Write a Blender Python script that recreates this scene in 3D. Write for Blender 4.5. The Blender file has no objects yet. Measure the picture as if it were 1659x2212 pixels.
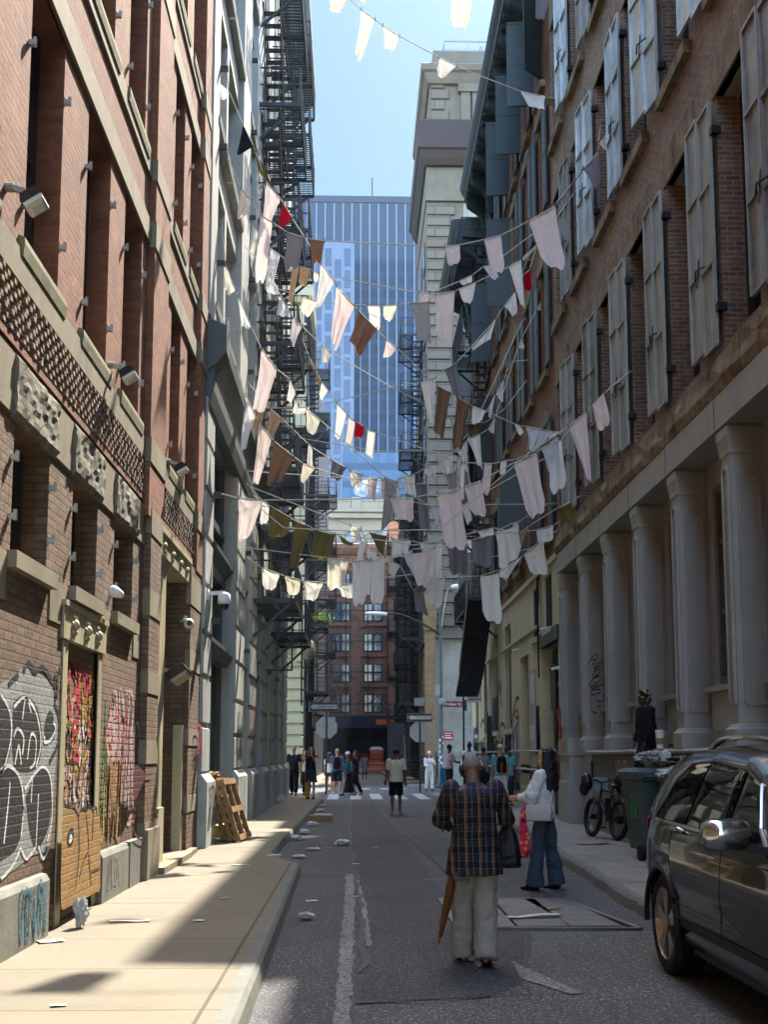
import bpy, bmesh, math, random
from mathutils import Vector, Matrix, noise as mnoise
random.seed(11)
R_=math.radians
SC=bpy.context.scene
COL=SC.collection
V=Vector
# ---------------- the camera, and rays for turning picture points into points on real surfaces
F=2450.; PPY=1346.; PITCH=math.atan(286/2450.); EYE=1.6
YAW=math.atan(61.5*math.cos(PITCH)/F)
def ray(x,y):
    u=(x-829.5)/F; v=-(y-PPY)/F
    fy=math.cos(PITCH)-v*math.sin(PITCH); fz=math.sin(PITCH)+v*math.cos(PITCH)
    return V((u*math.cos(YAW)+fy*math.sin(YAW), -u*math.sin(YAW)+fy*math.cos(YAW), fz))
CAM=V((0,0,EYE))
def onx(x,y,X): r=ray(x,y); return CAM+r*(X/r.x)
def ony(x,y,Y): r=ray(x,y); return CAM+r*(Y/r.y)
def onz(x,y,Z=0.): r=ray(x,y); return CAM+r*((Z-EYE)/r.z)
def onp(x,y,p0,n):
    r=ray(x,y); return CAM+r*((p0-CAM).dot(n)/r.dot(n))
TILES={'A':(800,400,.36166),'B':(800,950,.36166),'C':(800,1500,.36166),'D':(900,1900,.36166),'E':(1350,1000,.36166),
 'F':(1350,1500,.36166),'G':(1350,1950,.36166),'H':(1900,1400,.36166),'I':(1800,1850,.36166),'J':(1850,800,.36166),
 'K':(1250,0,.60277),'M':(1600,0,.83544),'Q':(0,0,.72333),'d':(0,0,1.8),'U':(0,2500,.48222),'W':(1450,2350,.48222),
 'Y':(2000,2500,.52521),'Z':(2200,2400,.47378),'S':(2300,2850,.51118),'T':(700,2200,.49710),'L':(0,2300,.72333)}
def px(t,x,y):
    o=TILES[t]; return ((o[0]+x*o[2])/1.8,(o[1]+y*o[2])/1.8)
# ---------------- mesh builder
ORG={}
SPLIT={'stone_block','quoin','pilaster','stone_course','stone_band','string_course','plinth','pipe','scroll_bracket','shutter_hinge','cornice','poster','door_jamb','iron_anchor','dentil','bracket','window','treads','stripe'}
class MB:
    def __init__(s): s.v=[]; s.f=[]
    def add(s,vs,fs):
        b=len(s.v); s.v+=[V(p) for p in vs]; s.f+=[[i+b for i in f] for f in fs]; return s
    def quad(s,a,b,c,d): return s.add([a,b,c,d],[[0,1,2,3]])
    def box(s,x0,x1,y0,y1,z0,z1):
        return s.add([(x0,y0,z0),(x1,y0,z0),(x1,y1,z0),(x0,y1,z0),(x0,y0,z1),(x1,y0,z1),(x1,y1,z1),(x0,y1,z1)],
         [[0,3,2,1],[4,5,6,7],[0,1,5,4],[1,2,6,5],[2,3,7,6],[3,0,4,7]])
    def obox(s,c,ax,ay,az):
        c,ax,ay,az=V(c),V(ax),V(ay),V(az); vs=[]
        for k in (-1,1):
            for i,j in ((-1,-1),(1,-1),(1,1),(-1,1)): vs.append(c+ax*i+ay*j+az*k)
        return s.add(vs,[[0,3,2,1],[4,5,6,7],[0,1,5,4],[1,2,6,5],[2,3,7,6],[3,0,4,7]])
    def bar(s,a,b,w,h=None):
        a,b=V(a),V(b); d=b-a; L=d.length
        if L<1e-6: return s
        d/=L; up=V((0,0,1)) if abs(d.z)<.95 else V((0,1,0))
        sx=d.cross(up).normalized(); sz=sx.cross(d); h=h or w
        return s.obox((a+b)/2,sx*w/2,d*L/2,sz*h/2)
    def loft(s,rings,caps=True,closed=True):
        n=len(rings[0]); vs=[p for r in rings for p in r]; fs=[]
        for i in range(len(rings)-1):
            for j in range(n if closed else n-1):
                k=(j+1)%n; fs.append([i*n+j,i*n+k,(i+1)*n+k,(i+1)*n+j])
        if caps and closed: fs.append(list(range(n))[::-1]); fs.append([(len(rings)-1)*n+j for j in range(n)])
        return s.add(vs,fs)
    def ring(s,c,d,r,n=8,ry=None,ref=None):
        d=V(d).normalized(); ref=ref or (V((0,0,1)) if abs(d.z)<.9 else V((0,1,0)))
        a=d.cross(ref).normalized(); b=a.cross(d); ry=ry or r
        return [V(c)+a*r*math.cos(t*2*math.pi/n)+b*ry*math.sin(t*2*math.pi/n) for t in range(n)]
    def tube(s,p0,p1,r,n=8,r1=None):
        d=V(p1)-V(p0); return s.loft([s.ring(p0,d,r,n),s.ring(p1,d,r if r1 is None else r1,n)])
    def path(s,pts,r,n=6,caps=True):
        pts=[V(p) for p in pts]; rs=[]
        for i,p in enumerate(pts):
            d=pts[min(i+1,len(pts)-1)]-pts[max(i-1,0)]
            rr=r[i] if isinstance(r,(list,tuple)) else r
            rs.append(s.ring(p,d,rr,n))
        return s.loft(rs,caps)
    def sph(s,c,rx,ry=None,rz=None,n=12,m=8,rot=None):
        ry=ry or rx; rz=rz or rx; c=V(c); vs=[];fs=[]
        for i in range(1,m):
            t=math.pi*i/m
            for j in range(n):
                p=2*math.pi*j/n; vs.append(V((rx*math.sin(t)*math.cos(p),ry*math.sin(t)*math.sin(p),rz*math.cos(t))))
        vs+= [V((0,0,rz)),V((0,0,-rz))]; T=len(vs)-2
        for i in range(m-2):
            for j in range(n):
                k=(j+1)%n; fs.append([i*n+j,(i+1)*n+j,(i+1)*n+k,i*n+k])
        for j in range(n):
            k=(j+1)%n; fs.append([T,j,k]); fs.append([T+1,(m-2)*n+k,(m-2)*n+j])
        if rot: vs=[rot@v for v in vs]
        return s.add([v+c for v in vs],fs)
    def prism(s,poly,fn,a,b):
        """poly of 2d points, fn(u,v,w)->xyz extruded from w=a to w=b"""
        n=len(poly); vs=[fn(u,v,a) for u,v in poly]+[fn(u,v,b) for u,v in poly]
        fs=[list(range(n))[::-1],[n+i for i in range(n)]]+[[i,(i+1)%n,n+(i+1)%n,n+i] for i in range(n)]
        return s.add(vs,fs)
    def lathe(s,c,prof,n=14):
        rs=[[V(c)+V((r*math.cos(2*math.pi*j/n),r*math.sin(2*math.pi*j/n),z)) for j in range(n)] for r,z in prof]
        return s.loft(rs)
    def torus(s,c,ax,R,r,n=28,m=8,sq=1.):
        ax=V(ax).normalized(); ref=V((0,0,1)) if abs(ax.z)<.9 else V((0,1,0)); a=ax.cross(ref).normalized(); b=a.cross(ax)
        vs=[];fs=[]
        for i in range(n):
            t=2*math.pi*i/n; d=a*math.cos(t)+b*math.sin(t)
            for j in range(m):
                p=2*math.pi*j/m; vs.append(V(c)+d*(R+r*math.cos(p))+ax*r*sq*math.sin(p))
        for i in range(n):
            for j in range(m):
                fs.append([i*m+j,((i+1)%n)*m+j,((i+1)%n)*m+(j+1)%m,i*m+(j+1)%m])
        return s.add(vs,fs)
    def pieces(s):
        par=list(range(len(s.v)))
        def fd(i):
            while par[i]!=i: par[i]=par[par[i]]; i=par[i]
            return i
        for f in s.f:
            a=fd(f[0])
            for i in f[1:]: par[fd(i)]=a
        g={}
        for f in s.f: g.setdefault(fd(f[0]),[]).append(f)
        out=[]
        for fs in g.values():
            ids=sorted({i for f in fs for i in f}); mp={i:k for k,i in enumerate(ids)}; m=MB(); m.v=[s.v[i] for i in ids]; m.f=[[mp[i] for i in f] for f in fs]; out.append(m)
        return out
    def build(s,name,mat,parent=None,origin=None,smooth=False):
        if parent is not None and name in SPLIT:
            ps=s.pieces()
            if len(ps)>1: return [p._build(name,mat,parent,origin,smooth) for p in ps][0]
        return s._build(name,mat,parent,origin,smooth)
    def _build(s,name,mat,parent=None,origin=None,smooth=False):
        if origin is None:
            if parent is not None: origin=ORG[parent]
            else:
                xs=[v.x for v in s.v]; ys=[v.y for v in s.v]; zs=[v.z for v in s.v]
                origin=V(((min(xs)+max(xs))/2,(min(ys)+max(ys))/2,min(zs)))
        origin=V(origin)
        me=bpy.data.meshes.new(name); me.from_pydata([v-origin for v in s.v],[],s.f)
        if mat: me.materials.append(mat)
        if smooth: me.polygons.foreach_set('use_smooth',[True]*len(me.polygons))
        me.update()
        o=bpy.data.objects.new(name,me); COL.objects.link(o); ORG[o]=origin
        if parent is not None: o.parent=parent; o.location=origin-ORG[parent]
        else: o.location=origin
        return o
def tag(o,label,cat,group=None,kind=None):
    if label: o['label']=label
    if cat: o['category']=cat
    if group: o['group']=group
    if kind: o['kind']=kind
    return o
def thing(name,loc,label,cat,group=None):
    o=bpy.data.objects.new(name,None); COL.objects.link(o); o.location=V(loc); ORG[o]=V(loc); o.empty_display_size=.2
    return tag(o,label,cat,group)
def struct(o): o['kind']='structure'; return o
def dup(o,parent,off):
    c=o.copy(); COL.objects.link(c); ORG[c]=ORG[o]+V(off)
    if parent is not None: c.parent=parent; c.location=ORG[c]-ORG[parent]
    else: c.location=ORG[c]
    for ch in list(o.children): dup(ch,c,off)
    return c
def smooth_pts(pts,k=4):
    pts=[V(p) for p in pts]; out=[]
    for i in range(len(pts)-1):
        p0=pts[max(i-1,0)];p1=pts[i];p2=pts[i+1];p3=pts[min(i+2,len(pts)-1)]
        for j in range(k):
            t=j/k; out.append(.5*((2*p1)+(p2-p0)*t+(2*p0-5*p1+4*p2-p3)*t*t+(3*p1-p0-3*p2+p3)*t**3))
    out.append(pts[-1]); return out
def text_mesh(s,size,thick=.004):
    cu=bpy.data.curves.new('t','FONT'); cu.body=s; cu.size=size; cu.align_x='CENTER'; cu.align_y='CENTER'; cu.extrude=thick/2
    o=bpy.data.objects.new('t',cu); COL.objects.link(o)
    dg=bpy.context.evaluated_depsgraph_get(); me=bpy.data.meshes.new_from_object(o.evaluated_get(dg))
    bpy.data.objects.remove(o); mb=MB(); mb.add([v.co.copy() for v in me.vertices],[list(p.vertices) for p in me.polygons])
    bpy.data.meshes.remove(me); return mb
def text_on(mb,s,size,c,right,up,sx=1.):
    t=text_mesh(s,size); r=V(right).normalized(); u=V(up).normalized(); n=r.cross(u)
    return mb.add([V(c)+r*v.x*sx+u*v.y+n*v.z for v in t.v],t.f)
# ---------------- materials
def lin(h):
    if isinstance(h,str):
        h=h.lstrip('#'); h=''.join(x*2 for x in h) if len(h)==3 else h; c=[int(h[i:i+2],16)/255 for i in (0,2,4)]
        return tuple(x/12.92 if x<.04045 else ((x+.055)/1.055)**2.4 for x in c)+(1,)
    if isinstance(h,(int,float)): return (h,h,h,1)
    return tuple(h)+(1,) if len(h)==3 else tuple(h)
class NT:
    def __init__(s,name):
        s.m=bpy.data.materials.new(name); s.m.use_nodes=True; s.t=s.m.node_tree; s.t.nodes.clear()
        s.out=s.n('ShaderNodeOutputMaterial'); s.tc=s.n('ShaderNodeTexCoord'); s.co=s.tc.outputs['Object']
    def n(s,k): return s.t.nodes.new(k)
    def l(s,a,b): s.t.links.new(a,b)
    def sep(s,v=None):
        q=s.n('ShaderNodeSeparateXYZ'); s.l(v or s.co,q.inputs[0]); return q.outputs
    def math(s,op,a,b=None,clamp=False):
        q=s.n('ShaderNodeMath'); q.operation=op; q.use_clamp=clamp
        for i,x in enumerate((a,b)):
            if x is None: continue
            if isinstance(x,(int,float)): q.inputs[i].default_value=x
            else: s.l(x,q.inputs[i])
        return q.outputs[0]
    def comb(s,x,y,z=0.):
        q=s.n('ShaderNodeCombineXYZ')
        for i,v in enumerate((x,y,z)):
            if isinstance(v,(int,float)): q.inputs[i].default_value=v
            else: s.l(v,q.inputs[i])
        return q.outputs[0]
    def noise(s,scale,detail=4,rough=.6,stretch=None,vec=None):
        q=s.n('ShaderNodeTexNoise'); q.inputs['Scale'].default_value=scale; q.inputs['Detail'].default_value=detail; q.inputs['Roughness'].default_value=rough
        v=vec or s.co
        if stretch:
            mp=s.n('ShaderNodeMapping'); mp.inputs['Scale'].default_value=stretch; s.l(v,mp.inputs[0]); v=mp.outputs[0]
        s.l(v,q.inputs['Vector']); return q.outputs['Fac']
    def ramp(s,f,a,b):
        q=s.n('ShaderNodeMapRange'); q.inputs[1].default_value=a; q.inputs[2].default_value=b; s.l(f,q.inputs[0]); return q.outputs[0]
    def mix(s,f,a,b,mode='MIX'):
        q=s.n('ShaderNodeMix'); q.data_type='RGBA'; q.blend_type=mode
        if isinstance(f,(int,float)): q.inputs[0].default_value=f
        else: s.l(f,q.inputs[0])
        for i,x in ((6,a),(7,b)):
            if hasattr(x,'links') or hasattr(x,'is_linked'): s.l(x,q.inputs[i])
            else: q.inputs[i].default_value=lin(x)
        return q.outputs[2]
    def bump(s,h,strength=.3,dist=.02,prev=None):
        q=s.n('ShaderNodeBump'); q.inputs['Strength'].default_value=strength; q.inputs['Distance'].default_value=dist
        s.l(h,q.inputs['Height'])
        if prev is not None: s.l(prev,q.inputs['Normal'])
        return q.outputs[0]
    def bsdf(s,col,rough=.8,metal=0.,normal=None,spec=.5,coat=0.,**kw):
        q=s.n('ShaderNodeBsdfPrincipled')
        if hasattr(col,'is_linked'): s.l(col,q.inputs['Base Color'])
        else: q.inputs['Base Color'].default_value=lin(col)
        if hasattr(rough,'is_linked'): s.l(rough,q.inputs['Roughness'])
        else: q.inputs['Roughness'].default_value=rough
        q.inputs['Metallic'].default_value=metal; q.inputs['Specular IOR Level'].default_value=spec; q.inputs['Coat Weight'].default_value=coat
        if coat: q.inputs['Coat Roughness'].default_value=.03
        if normal is not None: s.l(normal,q.inputs['Normal'])
        s.l(q.outputs[0],s.out.inputs[0]); s.b=q; return s
def plain(name,col,rough=.7,metal=0.,var=.35,scale=3.,bump=.15,bscale=40.,spec=.4,streak=0.,dirt='#2a241c',dirtamt=.35,coat=0.):
    t=NT(name); c=lin(col); d=tuple(x*(1-var) for x in c[:3]); l=tuple(min(1,x*(1+var*.6)) for x in c[:3])
    col=t.mix(t.ramp(t.noise(scale,6,.65),.3,.7),d,l)
    if streak:
        st=t.ramp(t.noise(1.,5,.7,stretch=(3.2,3.2,.28)),.48,.72); col=t.mix(t.math('MULTIPLY',st,streak),col,dirt)
    if dirtamt: col=t.mix(t.math('MULTIPLY',t.ramp(t.noise(scale*.35,5,.7),.5,.75),dirtamt),col,dirt)
    nm=t.bump(t.noise(bscale,5,.7),bump,.01) if bump else None
    t.bsdf(col,rough,metal,nm,spec,coat); return t.m
def brick(name,c1,c2,mortar,w=.2,h=.067,ms=.009,bump=.8,grime='#30281f',gamt=.45,paint=0.,hi=None,wet=.55):
    t=NT(name); o=t.sep(); u=t.math('ADD',o[0],o[1]); vec=t.comb(u,o[2])
    q=t.n('ShaderNodeTexBrick'); t.l(vec,q.inputs['Vector']); q.inputs['Scale'].default_value=1; q.inputs['Brick Width'].default_value=w; q.inputs['Row Height'].default_value=h
    q.inputs['Mortar Size'].default_value=ms; q.inputs['Mortar Smooth'].default_value=.3; q.inputs['Bias'].default_value=-.1
    q.inputs['Color1'].default_value=lin(c1); q.inputs['Color2'].default_value=lin(c2); q.inputs['Mortar'].default_value=lin(mortar)
    col=q.outputs['Color']
    n1=t.noise(5,6,.7); n2=t.noise(.7,5,.65); n3=t.noise(1.,5,.7,stretch=(2.6,2.6,.22))
    col=t.mix(t.ramp(n1,.25,.75),col,lin(c2) if hi is None else hi,'MIX') if paint else t.mix(t.math('MULTIPLY',t.ramp(n1,.35,.75),.4),col,'#1c120c')
    col=t.mix(t.math('MULTIPLY',t.ramp(n2,.45,.7),gamt),col,grime)
    col=t.mix(t.math('MULTIPLY',t.ramp(n3,.5,.72),gamt*.8),col,grime)
    if hi is not None and not paint: col=t.mix(t.math('MULTIPLY',t.ramp(t.noise(1.3,5,.7),.55,.7),.5),col,hi)
    inv=t.math('SUBTRACT',1.,q.outputs['Fac'])
    hgt=t.math('ADD',inv,t.math('MULTIPLY',t.noise(28,4,.7),.7))
    nm=t.bump(hgt,bump,.014)
    t.bsdf(col,.88,0,nm,.3); return t.m
def spray(name,col,cover=.7,rough=.75):
    t=NT(name); o=t.sep(); q=t.n('ShaderNodeTexBrick'); t.l(t.comb(t.math('ADD',o[0],o[1]),o[2]),q.inputs['Vector']); q.inputs['Scale'].default_value=1; q.inputs['Brick Width'].default_value=.21; q.inputs['Row Height'].default_value=.072; q.inputs['Mortar Size'].default_value=.010; q.inputs['Mortar Smooth'].default_value=.3
    c=lin(col); n=t.noise(7,5,.7); cc=t.mix(t.ramp(n,.3,.7),tuple(x*.72 for x in c[:3]),c)
    inv=t.math('SUBTRACT',1.,q.outputs['Fac']); nm=t.bump(t.math('ADD',inv,t.math('MULTIPLY',t.noise(30,4,.7),.8)),.9,.013)
    t.bsdf(cc,rough,0,nm,.3); a=t.ramp(t.math('SUBTRACT',t.noise(11,6,.75),t.math('MULTIPLY',q.outputs['Fac'],.12)),.60-.45*cover,.70-.45*cover); t.l(a,t.b.inputs['Alpha']); return t.m
def glass(name,col='#0b0f12',rough=.06,spec=.8,var=True):
    t=NT(name); nm=t.bump(t.noise(1.6,2,.5),.05,.02)
    c=t.mix(t.ramp(t.noise(.9,4,.6),.4,.65),col,tuple(x*2.2+.004 for x in lin(col)[:3]))
    t.bsdf(c,rough,0,nm,spec); return t.m
def metal(name,col,rough=.45,m=.0,var=.3,rust=.25,spec=.5):
    return plain(name,col,rough,m,var,6,.12,60,spec,0,'#2b1a10',rust)
def cloth(name,col,trans=.45,var=.08):
    t=NT(name); c=lin(col)
    colr=t.mix(t.ramp(t.noise(7,5,.6),.35,.7),tuple(x*(1-var) for x in c[:3]),c)
    fold=t.noise(5.,3,.55,stretch=(1.6,1.6,.35)); wv=t.noise(300,2,.5)
    nm=t.bump(t.noise(22,3,.6),.25,.012,t.bump(fold,.6,.05))
    d=t.n('ShaderNodeBsdfDiffuse'); tr=t.n('ShaderNodeBsdfTranslucent'); mx=t.n('ShaderNodeMixShader')
    for q in (d,tr): t.l(colr,q.inputs['Color']); t.l(nm,q.inputs['Normal'])
    mx.inputs[0].default_value=trans; t.l(d.outputs[0],mx.inputs[1]); t.l(tr.outputs[0],mx.inputs[2]); t.l(mx.outputs[0],t.out.inputs[0]); return t.m
# ---------------- wall with openings on a plane X = const (inward = +1 for the right side of the alley, -1 for the left)
def facade(mb,X,inw,y0,y1,z0,z1,holes,depth):
    ys=sorted({y0,y1}|{min(max(h[i],y0),y1) for h in holes for i in (0,1)}); zs=sorted({z0,z1}|{min(max(h[i],z0),z1) for h in holes for i in (2,3)})
    for i in range(len(ys)-1):
        for j in range(len(zs)-1):
            cy=(ys[i]+ys[i+1])/2; cz=(zs[j]+zs[j+1])/2
            if any(h[0]<cy<h[1] and h[2]<cz<h[3] for h in holes): continue
            mb.quad((X,ys[i],zs[j]),(X,ys[i+1],zs[j]),(X,ys[i+1],zs[j+1]),(X,ys[i],zs[j+1]))
    for h in holes:
        d=X+inw*(h[4] if len(h)>4 else depth); a,b,c,e=h[:4]
        mb.quad((X,a,c),(d,a,c),(d,a,e),(X,a,e)); mb.quad((X,b,c),(d,b,c),(d,b,e),(X,b,e))
        mb.quad((X,a,c),(X,b,c),(d,b,c),(d,a,c)); mb.quad((X,a,e),(X,b,e),(d,b,e),(d,a,e))
    return mb
def shell(mb,X,inw,y0,y1,z0,z1,deep):
    B=X+inw*deep
    mb.quad((X,y0,z0),(B,y0,z0),(B,y0,z1),(X,y0,z1)); mb.quad((X,y1,z0),(B,y1,z0),(B,y1,z1),(X,y1,z1))
    mb.quad((B,y0,z0),(B,y1,z0),(B,y1,z1),(B,y0,z1)); mb.quad((X,y0,z1),(B,y0,z1),(B,y1,z1),(X,y1,z1)); return mb
def sash(parent,X,inw,a,b,c,e,depth,fm,gm,rows=(.5,),cols=(),fw=.07,name='window'):
    """window = its frame mesh; the pane is a sub-part"""
    d=X+inw*(depth-.10); d2=X+inw*(depth-.02); lo,hi=min(d,d2),max(d,d2); m=MB()
    m.box(lo,hi,a,a+fw,c,e).box(lo,hi,b-fw,b,c,e).box(lo,hi,a+fw,b-fw,c,c+fw).box(lo,hi,a+fw,b-fw,e-fw,e)
    lo2,hi2=lo+.02,hi-.02
    for r in rows:
        z=c+(e-c)*r; m.box(lo2,hi2,a+fw,b-fw,z-.03,z+.03)
    for q in cols:
        y=a+(b-a)*q; m.box(lo2+.005,hi2-.005,y-.022,y+.022,c+fw,e-fw)
    o=m.build(name,fm,parent)
    p=MB(); k=X+inw*(depth-.03); k2=X+inw*(depth+.01); p.box(min(k,k2),max(k,k2),a+.03,b-.03,c+.03,e-.03); p.build('pane',gm,o)
    return o
def stroke(mb,pts,w,X,off,side):
    """flat painted ribbon on a wall plane: pts are points on X, side = direction out of the wall"""
    P=smooth_pts(pts,4) if len(pts)>2 else [V(p) for p in pts]; L=[];Rr=[]
    for i,p in enumerate(P):
        d=P[min(i+1,len(P)-1)]-P[max(i-1,0)]; d.x=0
        if d.length<1e-6: d=V((0,1,0))
        d.normalize(); n=V((0,-d.z,d.y)); ww=w*.5*(.8+.4*random.random())
        q=V((X+side*off,p.y,p.z)); L.append(q+n*ww); Rr.append(q-n*ww)
    for i in range(len(P)-1): mb.quad(L[i],L[i+1],Rr[i+1],Rr[i])
    return mb
# ================= camera, light, air
cam=bpy.data.cameras.new('camera'); co=bpy.data.objects.new('camera',cam); COL.objects.link(co); SC.camera=co
co.location=CAM; co.rotation_euler=(math.pi/2+PITCH,0,-YAW)
cam.sensor_fit='VERTICAL'; cam.sensor_height=36; cam.lens=36*F/2212; cam.shift_y=240/2212.; cam.clip_end=3000; cam.clip_start=.1
SUNV=V((.27,.9,1.12)).normalized()
w=bpy.data.worlds.new('World'); SC.world=w; w.use_nodes=True; nt=w.node_tree; nt.nodes.clear()
sky=nt.nodes.new('ShaderNodeTexSky'); sky.sky_type='NISHITA'; sky.sun_disc=False; sky.sun_elevation=math.asin(SUNV.z); sky.sun_rotation=math.atan2(SUNV.x,SUNV.y)
sky.air_density=1.15; sky.dust_density=1.2; sky.ozone_density=1.4
bg=nt.nodes.new('ShaderNodeBackground'); bg.inputs[1].default_value=.15; wo=nt.nodes.new('ShaderNodeOutputWorld')
tc=nt.nodes.new('ShaderNodeTexCoord'); sp=nt.nodes.new('ShaderNodeSeparateXYZ'); rp=nt.nodes.new('ShaderNodeValToRGB'); mx=nt.nodes.new('ShaderNodeMix'); mx.data_type='RGBA'; mx.blend_type='MULTIPLY'; mx.inputs[0].default_value=1
nt.links.new(tc.outputs['Generated'],sp.inputs[0]); nt.links.new(sp.outputs[2],rp.inputs[0])
my=nt.nodes.new('ShaderNodeMapRange'); my.inputs[1].default_value=-.25; my.inputs[2].default_value=.25; nt.links.new(sp.outputs[1],my.inputs[0]); nt.links.new(my.outputs[0],mx.inputs[0])
for i,(p_,c_) in enumerate(((.0,(.068,.083,.087,1)),(.59,(.052,.073,.081,1)),(.645,(1,.93,.82,1)))):
    e=rp.color_ramp.elements[i] if i<2 else rp.color_ramp.elements.new(p_); e.position=p_; e.color=c_
nt.links.new(sky.outputs[0],mx.inputs[6]); nt.links.new(rp.outputs[0],mx.inputs[7]); nt.links.new(mx.outputs[2],bg.inputs[0]); nt.links.new(bg.outputs[0],wo.inputs[0])
sl=bpy.data.lights.new('sun','SUN'); sl.energy=2.0; sl.angle=R_(.5); sl.color=(1.,.93,.82); so=bpy.data.objects.new('sun',sl); COL.objects.link(so)
so.rotation_euler=SUNV.to_track_quat('Z','Y').to_euler()
vs=SC.view_settings; vs.view_transform='Standard'; vs.look='None'; vs.gamma=1; vs.use_curve_mapping=False; vs.exposure=3.25
SC.cycles.max_bounces=9; SC.cycles.diffuse_bounces=7; SC.cycles.glossy_bounces=3; SC.cycles.transmission_bounces=3; SC.cycles.volume_bounces=0
SC.cycles.use_denoising=True
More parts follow.
